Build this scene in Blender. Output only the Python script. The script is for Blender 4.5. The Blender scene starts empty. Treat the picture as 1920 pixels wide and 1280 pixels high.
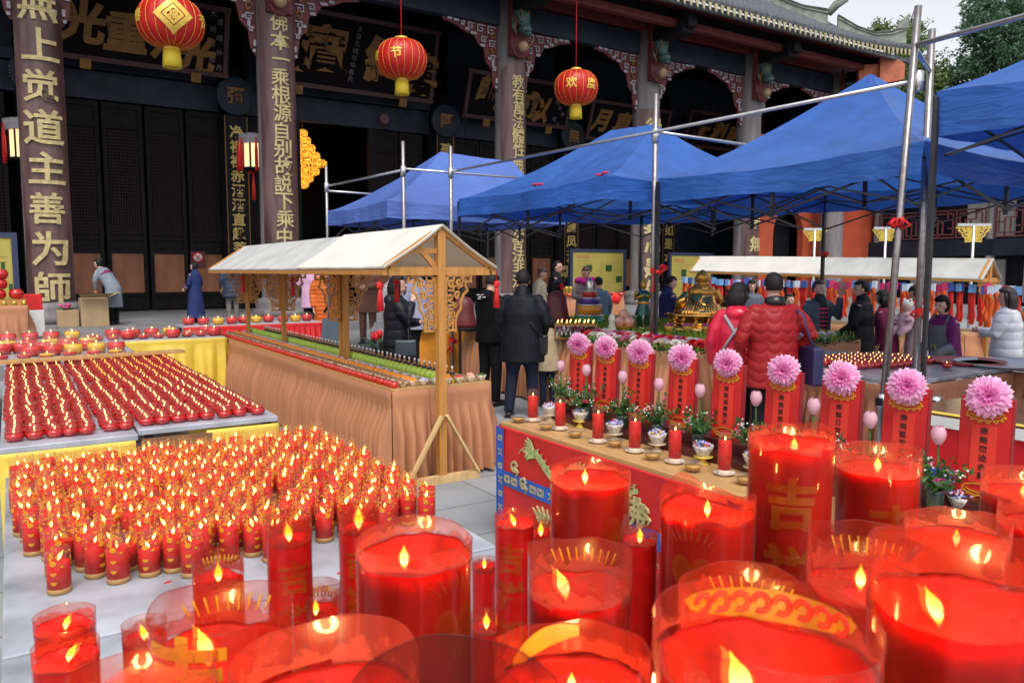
import bpy, bmesh, math, random
from mathutils import Vector, Matrix, Quaternion, noise
from math import sin, cos, pi, radians, sqrt, atan2
SC = bpy.context.scene
COL = SC.collection
rnd = random.Random(11)
# ---------------------------------------------------------------- camera
FPX = 1450.0; YAW = radians(32.9); PITCH = math.atan(133 / FPX); EYE = 1.7
cam_d = bpy.data.cameras.new('camera'); cam = bpy.data.objects.new('camera', cam_d); COL.objects.link(cam)
cam.location = (0, 0, EYE); cam.rotation_euler = (pi / 2 - PITCH, 0, -YAW)
cam_d.sensor_width = 36; cam_d.lens = FPX / 1920 * 36; cam_d.clip_start = 0.02; cam_d.clip_end = 800
cam_d.dof.use_dof = True; cam_d.dof.focus_distance = 4.0; cam_d.dof.aperture_fstop = 9.0
SC.camera = cam
# ---------------------------------------------------------------- sky, sun, exposure
SUN_EL = radians(58); SUN_ROT = radians(205)
w = bpy.data.worlds.new('World'); SC.world = w; w.use_nodes = True
nt = w.node_tree; bg = nt.nodes['Background']
sky = nt.nodes.new('ShaderNodeTexSky'); sky.sky_type = 'NISHITA'; sky.sun_disc = False
sky.sun_elevation = SUN_EL; sky.sun_rotation = SUN_ROT; sky.air_density = 1.0; sky.dust_density = 3.0; sky.ozone_density = 1.0
hs = nt.nodes.new('ShaderNodeHueSaturation'); hs.inputs['Saturation'].default_value = 0.22
nt.links.new(sky.outputs[0], hs.inputs['Color']); nt.links.new(hs.outputs[0], bg.inputs[0]); bg.inputs[1].default_value = 0.15
sl = bpy.data.lights.new('sun', 'SUN'); sl.energy = 0.8; sl.angle = radians(25); sl.color = (1, .97, .93)
so = bpy.data.objects.new('sun', sl); COL.objects.link(so); so.location = (0, 0, 40)
sd = Vector((sin(SUN_ROT) * cos(SUN_EL), cos(SUN_ROT) * cos(SUN_EL), sin(SUN_EL)))
so.rotation_euler = sd.to_track_quat('Z', 'Y').to_euler()
SC.view_settings.view_transform = 'Standard'; SC.view_settings.look = 'None'; SC.view_settings.gamma = 1
SC.view_settings.exposure = 0.72
SC.cycles.transparent_max_bounces = 40; SC.cycles.max_bounces = 8; SC.cycles.diffuse_bounces = 3; SC.cycles.glossy_bounces = 3
SC.cycles.transmission_bounces = 6; SC.cycles.sample_clamp_indirect = 4; SC.cycles.caustics_reflective = False; SC.cycles.caustics_refractive = False
SC.cycles.use_denoising = True
# ---------------------------------------------------------------- where a sight line meets a real plane of the place
_h = Vector((sin(YAW), cos(YAW), 0)); _r = Vector((cos(YAW), -sin(YAW), 0)); _z = Vector((0, 0, 1))
_f = _h * cos(PITCH) - _z * sin(PITCH); _u = _h * sin(PITCH) + _z * cos(PITCH); _c = Vector((0, 0, EYE))
def ray(x, y): return _f + _r * ((x - 960) / FPX) + _u * ((640 - y) / FPX)
def atz(x, y, z): d = ray(x, y); return _c + d * ((z - EYE) / d.z)
def aty(x, y, Y): d = ray(x, y); return _c + d * (Y / d.y)
def atx(x, y, X): d = ray(x, y); return _c + d * (X / d.x)
def atd(x, y, t): return _c + ray(x, y) * t
# ---------------------------------------------------------------- materials
def M(name, col, rough=.6, metal=0., var=.12, scale=6., bump=0., bscale=30., sss=0., sssr=(1, .3, .15), ssss=.02, coat=0., trans=0., alpha=None, spec=.5, stretch=(1, 1, 1), tint=None, detail=5):
    m = bpy.data.materials.new(name); m.use_nodes = True
    t = m.node_tree; n = t.nodes; L = t.links
    p = n['Principled BSDF']
    p.inputs['Roughness'].default_value = rough; p.inputs['Metallic'].default_value = metal
    p.inputs['Specular IOR Level'].default_value = spec
    tc = n.new('ShaderNodeTexCoord'); mp = n.new('ShaderNodeMapping'); mp.inputs['Scale'].default_value = stretch
    L.new(tc.outputs['Object'], mp.inputs[0])
    c = Vector(col)
    if var > 0:
        nz = n.new('ShaderNodeTexNoise'); nz.inputs['Scale'].default_value = scale; nz.inputs['Detail'].default_value = detail
        L.new(mp.outputs[0], nz.inputs['Vector'])
        rp = n.new('ShaderNodeValToRGB'); rp.color_ramp.elements[0].position = .3; rp.color_ramp.elements[1].position = .7
        a = c * (1 - var); b = Vector(tint) if tint else c * (1 + var)
        rp.color_ramp.elements[0].color = (*a, 1); rp.color_ramp.elements[1].color = (min(b[0], 1), min(b[1], 1), min(b[2], 1), 1)
        L.new(nz.outputs[0], rp.inputs[0]); L.new(rp.outputs[0], p.inputs['Base Color'])
    else: p.inputs['Base Color'].default_value = (*c, 1)
    if bump > 0:
        n2 = n.new('ShaderNodeTexNoise'); n2.inputs['Scale'].default_value = bscale; n2.inputs['Detail'].default_value = 4
        L.new(mp.outputs[0], n2.inputs['Vector'])
        bp = n.new('ShaderNodeBump'); bp.inputs['Strength'].default_value = bump; bp.inputs['Distance'].default_value = .02
        L.new(n2.outputs[0], bp.inputs['Height']); L.new(bp.outputs[0], p.inputs['Normal'])
    if sss > 0:
        p.inputs['Subsurface Weight'].default_value = sss; p.inputs['Subsurface Radius'].default_value = sssr; p.inputs['Subsurface Scale'].default_value = ssss
    if coat > 0: p.inputs['Coat Weight'].default_value = coat; p.inputs['Coat Roughness'].default_value = .1
    if trans > 0: p.inputs['Transmission Weight'].default_value = trans
    if alpha is not None: p.inputs['Alpha'].default_value = alpha
    return m
def leafy(name, col, tr=.35, rough=.5, var=.25, scale=9.):
    """thin cloth, petal or leaf: some of the light goes through it"""
    m = M(name, col, rough, var=var, scale=scale); t = m.node_tree; n = t.nodes; L = t.links
    p = n['Principled BSDF']; out = n['Material Output']
    tb = n.new('ShaderNodeBsdfTranslucent'); mx = n.new('ShaderNodeMixShader'); mx.inputs[0].default_value = tr
    src = p.inputs['Base Color'].links[0].from_socket if p.inputs['Base Color'].links else None
    if src: L.new(src, tb.inputs[0])
    else: tb.inputs[0].default_value = (*col, 1)
    L.new(p.outputs[0], mx.inputs[1]); L.new(tb.outputs[0], mx.inputs[2]); L.new(mx.outputs[0], out.inputs[0])
    return m
def film(name, tint, haze, hmin, hmax, scale=18., rough=.25, stretch=(1, 1, 1), zlev=None):
    """clear plastic or glass sheet: see-through with patches of wax haze and a gloss"""
    m = bpy.data.materials.new(name); m.use_nodes = True; t = m.node_tree; n = t.nodes; L = t.links
    out = n['Material Output']; p = n['Principled BSDF']
    tr = n.new('ShaderNodeBsdfTransparent'); tr.inputs[0].default_value = (*tint, 1)
    p.inputs['Base Color'].default_value = (*haze, 1); p.inputs['Roughness'].default_value = rough
    tl = n.new('ShaderNodeBsdfTranslucent'); tl.inputs[0].default_value = (*haze, 1)
    mh = n.new('ShaderNodeMixShader'); mh.inputs[0].default_value = .5
    L.new(p.outputs[0], mh.inputs[1]); L.new(tl.outputs[0], mh.inputs[2])
    tc = n.new('ShaderNodeTexCoord'); mp = n.new('ShaderNodeMapping'); mp.inputs['Scale'].default_value = stretch
    nz = n.new('ShaderNodeTexNoise'); nz.inputs['Scale'].default_value = scale; nz.inputs['Detail'].default_value = 6
    L.new(tc.outputs['Object'], mp.inputs[0]); L.new(mp.outputs[0], nz.inputs['Vector'])
    mr = n.new('ShaderNodeMapRange'); mr.inputs[1].default_value = .4; mr.inputs[2].default_value = .68; mr.inputs[3].default_value = hmin; mr.inputs[4].default_value = hmax
    L.new(nz.outputs[0], mr.inputs[0])
    fac = mr.outputs[0]
    if zlev:   # wax smeared up the inside of the sleeve from the wax line
        sp = n.new('ShaderNodeSeparateXYZ'); L.new(tc.outputs['Object'], sp.inputs[0])
        n3 = n.new('ShaderNodeTexNoise'); n3.inputs['Scale'].default_value = 38; n3.inputs['Detail'].default_value = 6; L.new(tc.outputs['Object'], n3.inputs['Vector'])
        ad = n.new('ShaderNodeMath'); ad.operation = 'MULTIPLY_ADD'; ad.inputs[1].default_value = -zlev[1] * 2.6; L.new(n3.outputs[0], ad.inputs[0]); L.new(sp.outputs[2], ad.inputs[2])
        mz = n.new('ShaderNodeMapRange'); mz.inputs[1].default_value = zlev[0] - zlev[1] * 1.05; mz.inputs[2].default_value = zlev[0] - zlev[1] * .55; mz.inputs[3].default_value = .78; mz.inputs[4].default_value = 0; L.new(ad.outputs[0], mz.inputs[0])
        mxx = n.new('ShaderNodeMath'); mxx.operation = 'MAXIMUM'; L.new(fac, mxx.inputs[0]); L.new(mz.outputs[0], mxx.inputs[1]); fac = mxx.outputs[0]
    m1 = n.new('ShaderNodeMixShader'); L.new(fac, m1.inputs[0]); L.new(tr.outputs[0], m1.inputs[1]); L.new(mh.outputs[0], m1.inputs[2])
    gl = n.new('ShaderNodeBsdfGlossy'); gl.inputs['Roughness'].default_value = .06
    fr = n.new('ShaderNodeFresnel'); ge = n.new('ShaderNodeNewGeometry'); mi = n.new('ShaderNodeMapRange'); mi.inputs[3].default_value = 1.4; mi.inputs[4].default_value = 1 / 1.4; L.new(ge.outputs['Backfacing'], mi.inputs[0]); L.new(mi.outputs[0], fr.inputs[0])
    m2 = n.new('ShaderNodeMixShader'); fm_ = n.new('ShaderNodeMath'); fm_.operation = 'MULTIPLY'; fm_.inputs[1].default_value = .55; L.new(fr.outputs[0], fm_.inputs[0]); L.new(fm_.outputs[0], m2.inputs[0]); L.new(m1.outputs[0], m2.inputs[1]); L.new(gl.outputs[0], m2.inputs[2])
    L.new(m2.outputs[0], out.inputs[0])
    return m
def flame_mat(name, strength, h0, h1, sample='AUTO'):
    m = bpy.data.materials.new(name); m.use_nodes = True; t = m.node_tree; n = t.nodes; L = t.links
    n.remove(n['Principled BSDF']); e = n.new('ShaderNodeEmission'); e.inputs[1].default_value = strength
    tc = n.new('ShaderNodeTexCoord'); sp = n.new('ShaderNodeSeparateXYZ'); mr = n.new('ShaderNodeMapRange'); rp = n.new('ShaderNodeValToRGB')
    mr.inputs[1].default_value = h0; mr.inputs[2].default_value = h1
    L.new(tc.outputs['Object'], sp.inputs[0]); L.new(sp.outputs[2], mr.inputs[0]); L.new(mr.outputs[0], rp.inputs[0])
    E = rp.color_ramp.elements; E[0].color = (.8, .15, .01, 1); E[1].color = (1, .22, .01, 1)
    for pos, cc in ((.16, (1, .45, .06, 1)), (.36, (1, .80, .30, 1)), (.58, (1, .62, .12, 1)), (.8, (1, .38, .03, 1))):
        q = E.new(pos); q.color = cc
    L.new(rp.outputs[0], e.inputs[0]); L.new(e.outputs[0], n['Material Output'].inputs[0])
    m.cycles.emission_sampling = sample
    return m
def glow(name, col, s, sample='AUTO'):
    m = bpy.data.materials.new(name); m.use_nodes = True; p = m.node_tree.nodes['Principled BSDF']
    p.inputs['Base Color'].default_value = (*col, 1); p.inputs['Emission Color'].default_value = (*col, 1); p.inputs['Emission Strength'].default_value = s
    m.cycles.emission_sampling = sample
    return m
def quilt(name, col, kind='h', step=.07, rough=.45, var=.12, strength=.32):
    """padded cloth: rows of stitching"""
    m = M(name, col, rough, var=var, scale=14, spec=.25); t = m.node_tree; n = t.nodes; L = t.links; p = n['Principled BSDF']
    tc = n.new('ShaderNodeTexCoord'); mp = n.new('ShaderNodeMapping'); L.new(tc.outputs['Object'], mp.inputs[0])
    wv = n.new('ShaderNodeTexWave'); wv.bands_direction = 'Z'; wv.wave_profile = 'SIN'
    wv.inputs['Scale'].default_value = .314 / step; wv.inputs['Distortion'].default_value = .6; wv.inputs['Detail'].default_value = 2; wv.inputs['Detail Scale'].default_value = 6
    src = mp.outputs[0]
    if kind == 'wavy':
        sx = n.new('ShaderNodeSeparateXYZ'); L.new(src, sx.inputs[0]); mu = n.new('ShaderNodeMath'); mu.operation = 'MULTIPLY'; mu.inputs[1].default_value = 28
        L.new(sx.outputs[0], mu.inputs[0]); si = n.new('ShaderNodeMath'); si.operation = 'SINE'; L.new(mu.outputs[0], si.inputs[0]); s2_ = n.new('ShaderNodeMath'); s2_.operation = 'ABSOLUTE'; L.new(si.outputs[0], s2_.inputs[0]); si = s2_
        ab = n.new('ShaderNodeMath'); ab.operation = 'MULTIPLY_ADD'; ab.inputs[1].default_value = .03; L.new(si.outputs[0], ab.inputs[0]); L.new(sx.outputs[2], ab.inputs[2])
        cx = n.new('ShaderNodeCombineXYZ'); L.new(sx.outputs[0], cx.inputs[0]); L.new(sx.outputs[1], cx.inputs[1]); L.new(ab.outputs[0], cx.inputs[2]); src = cx.outputs[0]
        wv.inputs['Distortion'].default_value = 0
    L.new(src, wv.inputs['Vector'])
    pw = n.new('ShaderNodeMath'); pw.operation = 'POWER'; pw.inputs[1].default_value = .35; L.new(wv.outputs['Fac'], pw.inputs[0])
    bp = n.new('ShaderNodeBump'); bp.inputs['Strength'].default_value = strength; bp.inputs['Distance'].default_value = .03
    L.new(pw.outputs[0], bp.inputs['Height']); L.new(bp.outputs[0], p.inputs['Normal'])
    return m
# ---------------------------------------------------------------- mesh builder
_gl = {}
def glyph(ch, bold=.0, ext=.03):
    k = (ch, bold, ext)
    if k not in _gl:
        cu = bpy.data.curves.new('glyph', 'FONT'); cu.body = ch; cu.size = 1; cu.extrude = ext; cu.offset = bold; cu.resolution_u = 2
        o = bpy.data.objects.new('glyph', cu); me = o.to_mesh()
        vs = [v.co.copy() for v in me.vertices]; fs = [tuple(p.vertices) for p in me.polygons]
        if vs:
            cx = (min(v.x for v in vs) + max(v.x for v in vs)) / 2; cy = (min(v.y for v in vs) + max(v.y for v in vs)) / 2
            vs = [Vector((v.x - cx, v.y - cy, v.z)) for v in vs]
        o.to_mesh_clear(); bpy.data.objects.remove(o); bpy.data.curves.remove(cu); _gl[k] = (vs, fs)
    return _gl[k]
class MB:
    def __init__(s): s.v = []; s.f = []; s.mi = []; s.sm = []; s.m = 0
    def add(s, vs, fs, smooth=False):
        b = len(s.v); s.v += [Vector(v) for v in vs]
        for f in fs: s.f.append(tuple(i + b for i in f)); s.mi.append(s.m); s.sm.append(smooth)
        return s
    def box(s, x0, y0, z0, x1, y1, z1):
        return s.add([(x0, y0, z0), (x1, y0, z0), (x1, y1, z0), (x0, y1, z0), (x0, y0, z1), (x1, y0, z1), (x1, y1, z1), (x0, y1, z1)],
                     [(3, 2, 1, 0), (4, 5, 6, 7), (0, 1, 5, 4), (1, 2, 6, 5), (2, 3, 7, 6), (3, 0, 4, 7)])
    def bar(s, a, b, wd, ht=None, up=(0, 0, 1)):
        """square bar from a to b"""
        a = Vector(a); b = Vector(b); ht = ht or wd; d = (b - a).normalized(); up = Vector(up)
        if abs(d.dot(up)) > .98: up = Vector((1, 0, 0)) if abs(d.x) < .9 else Vector((0, 1, 0))
        x = d.cross(up).normalized() * (wd / 2); y = x.cross(d).normalized() * (ht / 2)
        vs = [p + i * x + j * y for p in (a, b) for i, j in ((-1, -1), (1, -1), (1, 1), (-1, 1))]
        return s.add(vs, [(3, 2, 1, 0), (4, 5, 6, 7), (0, 1, 5, 4), (1, 2, 6, 5), (2, 3, 7, 6), (3, 0, 4, 7)])
    def tube(s, pts, rad, n=10, caps=True, flat=1.0, up=None):
        pts = [Vector(p) for p in pts]; k = len(pts)
        if not hasattr(rad, '__len__'): rad = [rad] * k
        vs = []; x = None
        for i, p in enumerate(pts):
            d = (pts[min(i + 1, k - 1)] - pts[max(i - 1, 0)]).normalized()
            if x is None:
                q = Vector(up) if up else (Vector((1, 0, 0)) if abs(d.x) < .8 else Vector((0, 1, 0)))
                x = (q - d * q.dot(d)).normalized()
            else: x = (x - d * x.dot(d)).normalized()
            y = d.cross(x)
            for j in range(n):
                a = 2 * pi * j / n; vs.append(p + (x * cos(a) + y * sin(a) * flat) * rad[i])
        fs = [(i * n + j, i * n + (j + 1) % n, (i + 1) * n + (j + 1) % n, (i + 1) * n + j) for i in range(k - 1) for j in range(n)]
        if caps:
            vs.append(pts[0] - (pts[1] - pts[0]).normalized() * rad[0] * .3); vs.append(pts[-1] + (pts[-1] - pts[-2]).normalized() * rad[-1] * .3)
            c0 = n * k; fs += [(c0, (j + 1) % n, j) for j in range(n)]; e = (k - 1) * n; fs += [(c0 + 1, e + j, e + (j + 1) % n) for j in range(n)]
        return s.add(vs, fs, True)
    def lathe(s, prof, n=24, c=(0, 0, 0), smooth=True, a0=0., a1=2 * pi, wob=None):
        c = Vector(c); full = abs(a1 - a0 - 2 * pi) < 1e-6; m = n if full else n + 1; vs = []
        for r, z in prof:
            for j in range(m):
                a = a0 + (a1 - a0) * j / n; rr = r * (wob(a, z) if wob else 1); vs.append(c + Vector((rr * cos(a), rr * sin(a), z)))
        fs = []
        for i in range(len(prof) - 1):
            for j in range(n): fs.append((i * m + j, i * m + (j + 1) % m, (i + 1) * m + (j + 1) % m, (i + 1) * m + j))
        return s.add(vs, fs, smooth)
    def ball(s, c, r, n=12, k=8, rot=None):
        c = Vector(c); r = Vector(r) if hasattr(r, '__len__') else Vector((r, r, r)); vs = []
        for i in range(k + 1):
            t = pi * i / k
            for j in range(n):
                a = 2 * pi * j / n; q = Vector((r.x * sin(t) * cos(a), r.y * sin(t) * sin(a), -r.z * cos(t)))
                if rot: q = rot @ q
                vs.append(c + q)
        return s.add(vs, [(i * n + j, i * n + (j + 1) % n, (i + 1) * n + (j + 1) % n, (i + 1) * n + j) for i in range(k) for j in range(n)], True)
    def grid(s, fn, nu, nv, smooth=True):
        vs = [fn(i / nu, j / nv) for j in range(nv + 1) for i in range(nu + 1)]
        return s.add(vs, [(j * (nu + 1) + i, j * (nu + 1) + i + 1, (j + 1) * (nu + 1) + i + 1, (j + 1) * (nu + 1) + i) for j in range(nv) for i in range(nu)], smooth)
    def prism(s, poly, o, ux, uy, depth):
        """flat outline given real thickness"""
        o = Vector(o); ux = Vector(ux); uy = Vector(uy); un = ux.cross(uy).normalized() * depth; n = len(poly)
        vs = [o + ux * p[0] + uy * p[1] for p in poly]; vs += [v + un for v in vs]
        fs = [tuple(range(n - 1, -1, -1)), tuple(range(n, 2 * n))] + [(i, (i + 1) % n, n + (i + 1) % n, n + i) for i in range(n)]
        return s.add(vs, fs)
    def strip(s, pts, wd, o, ux, uy, depth):
        """a carved bar of even width along a 2-D line, with thickness"""
        o = Vector(o); ux = Vector(ux); uy = Vector(uy); un = ux.cross(uy).normalized()
        k = len(pts); P = [Vector((p[0], p[1], 0)) for p in pts]; W = wd if hasattr(wd, '__len__') else [wd] * k; vs = []
        for i in range(k):
            d = P[min(i + 1, k - 1)] - P[max(i - 1, 0)]; d = d.normalized() if d.length > 0 else Vector((1, 0, 0)); nn = Vector((-d.y, d.x, 0)) * W[i] / 2
            if 0 < i < k - 1:
                a = (P[i] - P[i - 1]).normalized(); b = (P[i + 1] - P[i]).normalized(); cs = max(.5, sqrt(max(0, (1 + a.dot(b)) / 2))); nn = nn / cs
            for q, dz in ((P[i] + nn, 0), (P[i] - nn, 0), (P[i] - nn, 1), (P[i] + nn, 1)): vs.append(o + ux * q.x + uy * q.y + un * depth * dz)
        fs = [(i * 4 + j, i * 4 + (j + 1) % 4, i * 4 + 4 + (j + 1) % 4, i * 4 + 4 + j) for i in range(k - 1) for j in range(4)]
        fs += [(0, 1, 2, 3), (k * 4 - 1, k * 4 - 2, k * 4 - 3, k * 4 - 4)]
        return s.add(vs, fs)
    def text(s, chars, fn, bold=.02, ext=.03, cut=0):
        """chars: list of (char, x, y, size); fn maps flat x, y, height to the surface"""
        for ch, x, y, sz in chars:
            vs, fs = glyph(ch, bold, ext)
            if not vs: continue
            if cut:
                bm = bmesh.new(); bv = [bm.verts.new(v) for v in vs]
                for f in fs:
                    try: bm.faces.new([bv[i] for i in f])
                    except ValueError: pass
                for _ in range(2):
                    es = [e for e in bm.edges if e.calc_length() > cut]
                    if es: bmesh.ops.subdivide_edges(bm, edges=es, cuts=1)
                bmesh.ops.triangulate(bm, faces=bm.faces[:]); bm.verts.index_update()
                vs = [v.co.copy() for v in bm.verts]; fs = [tuple(v.index for v in f.verts) for f in bm.faces]; bm.free()
            s.add([fn(x + v.x * sz, y + v.y * sz, v.z * sz) for v in vs], fs)
        return s
    def shift(s, T):
        s.v = [T @ v for v in s.v]; return s
    def build(s, name, mats, parent=None, local=False, bevel=0, remesh=0, smooth_it=0, autosmooth=False):
        me = bpy.data.meshes.new(name)
        off = Vector((0, 0, 0)) if (parent is None or local) else wloc(parent)
        me.from_pydata([v - off for v in s.v], [], s.f)
        mats = mats if isinstance(mats, (list, tuple)) else [mats]
        for m in mats: me.materials.append(m)
        me.polygons.foreach_set('material_index', s.mi); me.polygons.foreach_set('use_smooth', s.sm); me.update()
        o = bpy.data.objects.new(name, me); COL.objects.link(o)
        if remesh:
            md = o.modifiers.new('r', 'REMESH'); md.mode = 'VOXEL'; md.voxel_size = remesh; md.use_smooth_shade = True
            if smooth_it: sm = o.modifiers.new('s', 'SMOOTH'); sm.factor = .5; sm.iterations = smooth_it
            dg = bpy.context.evaluated_depsgraph_get(); me2 = bpy.data.meshes.new_from_object(o.evaluated_get(dg)); o.modifiers.clear(); o.data = me2; bpy.data.meshes.remove(me); me2.name = name
            me = me2
            if not me.materials: me.materials.append(mats[0])
        if bevel:
            b = o.modifiers.new('bevel', 'BEVEL'); b.width = bevel; b.segments = 2; b.limit_method = 'ANGLE'
        if parent: o.parent = parent
        return o
def wloc(o):
    p = Vector(o.location)
    while o.parent: o = o.parent; p = p + Vector(o.location)
    return p
def tag(o, label, cat, group=None, kind=None):
    if label: o['label'] = label
    if cat: o['category'] = cat
    if group: o['group'] = group
    if kind: o['kind'] = kind
    return o
def thing(name, label, cat, loc=(0, 0, 0), rz=0., group=None):
    o = bpy.data.objects.new(name, None); COL.objects.link(o); o.location = loc; o.rotation_euler = (0, 0, rz); o.empty_display_size = .05
    return tag(o, label, cat, group)
def rebase(o):
    """put a single-mesh thing's origin at the middle of its base"""
    me = o.data; vs = [v.co for v in me.vertices]
    c = Vector(((min(v.x for v in vs) + max(v.x for v in vs)) / 2, (min(v.y for v in vs) + max(v.y for v in vs)) / 2, min(v.z for v in vs)))
    me.transform(Matrix.Translation(-c)); o.location = Vector(o.location) + c; return o
def dup(root, loc, rz=0., label=None, scale=None):
    r = root.copy(); COL.objects.link(r); r.location = loc; r.rotation_euler = (0, 0, rz)
    if scale: r.scale = scale
    if label: r['label'] = label
    for ch in list(root.children):
        c = ch.copy(); COL.objects.link(c); c.parent = r
        for g in list(ch.children):
            k = g.copy(); COL.objects.link(k); k.parent = c
    return r
def single(mb, name, mats, label, cat, group=None, **kw):
    return tag(rebase(mb.build(name, mats, **kw)), label, cat, group)
ORD = ['first', 'second', 'third', 'fourth', 'fifth', 'sixth', 'seventh', 'eighth', 'ninth', 'tenth', 'eleventh', 'twelfth']
# ---------------------------------------------------------------- shared materials
mBlack = M('black_lacquer_timber', (.009, .009, .012), .6, var=.35, scale=3, bump=.1, spec=.15)
mBlue = M('blue_black_beam', (.016, .022, .036), .55, var=.4, scale=2, bump=.1, spec=.25)
mDoor = M('dark_door_timber', (.011, .009, .010), .6, var=.45, scale=5, spec=.12)
mLat = M('door_lattice', (.022, .016, .017), .6, var=.3, scale=8, spec=.15)
mPanel = M('brown_door_panel', (.27, .098, .042), .55, var=.35, scale=3, stretch=(1, 1, .25), bump=.1)
mStone = M('grey_column_stone', (.19, .17, .175), .75, var=.3, scale=2.5, stretch=(2, 2, .3), bump=.25)
mBoard = M('maroon_couplet_board', (.085, .033, .030), .45, var=.45, scale=2.2, stretch=(2, 2, .25), tint=(.17, .095, .09), bump=.15)
mGold = M('gold_leaf_letter', (.60, .42, .13), .5, metal=.25, var=.2, scale=12)
mGoldOld = M('dull_gold_letter', (.23, .105, .022), .6, metal=.1, var=.2, scale=5)
mGoldPale = M('pale_gold_letter', (.50, .40, .19), .55, metal=.1, var=.2, scale=9)
mBracket = M('maroon_fretwork', (.13, .022, .025), .6, var=.3, scale=9)
mWhiteOld = M('old_white_paint', (.36, .34, .38), .7, var=.25, scale=14)
mTile = M('grey_roof_tile', (.085, .092, .105), .8, var=.45, scale=9, bump=.4)
mRidge = M('lichen_ridge_plaster', (.22, .235, .20), .85, var=.35, scale=3, bump=.4)
mRedPaint = M('dull_red_timber', (.12, .018, .015), .55, var=.35, scale=4)
mOrange = M('orange_red_wall', (.46, .075, .030), .75, var=.16, scale=1.2, bump=.1)
mWhite = M('white_plaster', (.72, .72, .70), .8, var=.08, scale=3)
mSlab = M('terrace_stone', (.22, .22, .23), .8, var=.25, scale=3, bump=.3)
mSteel = M('bare_steel_tube', (.55, .55, .57), .28, metal=.9, var=.12, scale=20)
mGalv = M('galvanised_table_sheet', (.52, .55, .62), .38, metal=.35, var=.22, scale=5, stretch=(1, .3, 1), bump=.05)
mDarkSteel = M('dark_steel_leg', (.05, .05, .055), .35, metal=.6, var=.2)
mWood = M('varnished_pine', (.50, .23, .055), .42, var=.22, scale=5, stretch=(6, 6, .6), bump=.08)
mWoodL = M('pale_raw_pine', (.62, .42, .19), .6, var=.18, scale=6, stretch=(4, 4, 1))
mBoardTop = M('beech_table_top', (.50, .29, .115), .4, var=.16, scale=4, stretch=(5, .6, 3))
mTerra = M('terracotta_cloth', (.44, .19, .092), .75, var=.07, scale=3, bump=.06, bscale=120)
mYellow = M('yellow_satin_cloth', (.78, .56, .07), .5, var=.14, scale=2, bump=.05)
mCanvas = leafy('white_canvas_roof', (.82, .80, .73), .25, .7, .06, 3.)
mRed = M('red_cloth', (.62, .012, .012), .6, var=.15, scale=10)
mRedGloss = M('red_lacquer', (.50, .012, .008), .35, var=.15, scale=10)
mWax = M('red_wax', (.25, .0045, .0015), .55, var=.3, scale=9, stretch=(2, 2, .5), tint=(.42, .012, .004), bump=.15, bscale=14, sss=1., sssr=(1, .10, .04), ssss=.05, spec=.12)
mWaxS = M('red_candle_wax', (.54, .007, .005), .5, var=.2, scale=30, spec=.2)
mWick = M('burnt_wick', (.01, .008, .006), .9, var=0)
mFilm = film('plastic_candle_sleeve', (1., .94, .93), (.45, .02, .012), .02, .16, 22., stretch=(1, 1, .35))
FH = ((.08, .38, (.56, .08, .05)), (.16, .52, (.48, .04, .02)), (.26, .58, (.48, .085, .06)))
mFrost = [None, None, None, film('sooty_sleeve', (.62, .36, .34), (.20, .05, .04), .25, .55, 10.)]
mPool = M('melted_wax_pool', (.34, .004, .003), .06, var=.3, scale=25, coat=.5, sss=.6, sssr=(1, .08, .03), ssss=.02)
mFilmS = film('clear_candle_sleeve', (1., .97, .96), (.95, .55, .45), .03, .12, 40.)
mGoldPrint = leafy('gold_print', (.85, .47, .03), .5, .4, .12, 20.)
mGoldBand = leafy('dull_gold_band', (.55, .27, .018), .5, .4, .25, 30.)
mGoldFaint = film('faint_gold_print', (.97, .8, .6), (.7, .26, .04), .12, .34, 20.)
mBase = leafy('amber_candle_foot', (.72, .47, .16), .5, .3, .1)
mHalo = bpy.data.materials.new('flame_halo'); mHalo.use_nodes = True; _t = mHalo.node_tree; _t.nodes.remove(_t.nodes['Principled BSDF']); _e = _t.nodes.new('ShaderNodeEmission'); _e.inputs[0].default_value = (1, .30, .03, 1); _e.inputs[1].default_value = .22; _tr = _t.nodes.new('ShaderNodeBsdfTransparent'); _ad = _t.nodes.new('ShaderNodeAddShader'); _t.links.new(_e.outputs[0], _ad.inputs[0]); _t.links.new(_tr.outputs[0], _ad.inputs[1]); _t.links.new(_ad.outputs[0], _t.nodes['Material Output'].inputs[0]); mHalo.cycles.emission_sampling = 'NONE'
mFlame = flame_mat('flame', 3.2, .0, .05)
mFlameS = flame_mat('small_flame', 3.6, .0, .03, 'NONE')
mGlassRed = M('red_glass', (.46, .006, .006), .10, var=.1, scale=30, coat=.6)
mGlassPink = film('pink_glass_rim', (1., .78, .76), (.66, .16, .14), .22, .42, 30.)
mSkin = M('skin', (.64, .37, .27), .5, var=.06, scale=20, sss=.15, ssss=.01)
mHair = M('black_hair', (.010, .008, .008), .55, spec=.25, var=.4, scale=50, stretch=(3, 3, .5), bump=.3, bscale=90)
mGrass = leafy('green_leaf', (.075, .19, .03), .35, .5, .4, 30.)
mGrassD = leafy('dark_green_leaf', (.03, .10, .03), .3, .45, .4, 30.)
mPorc = M('white_porcelain', (.78, .76, .72), .15, var=.05, coat=.5)
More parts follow.
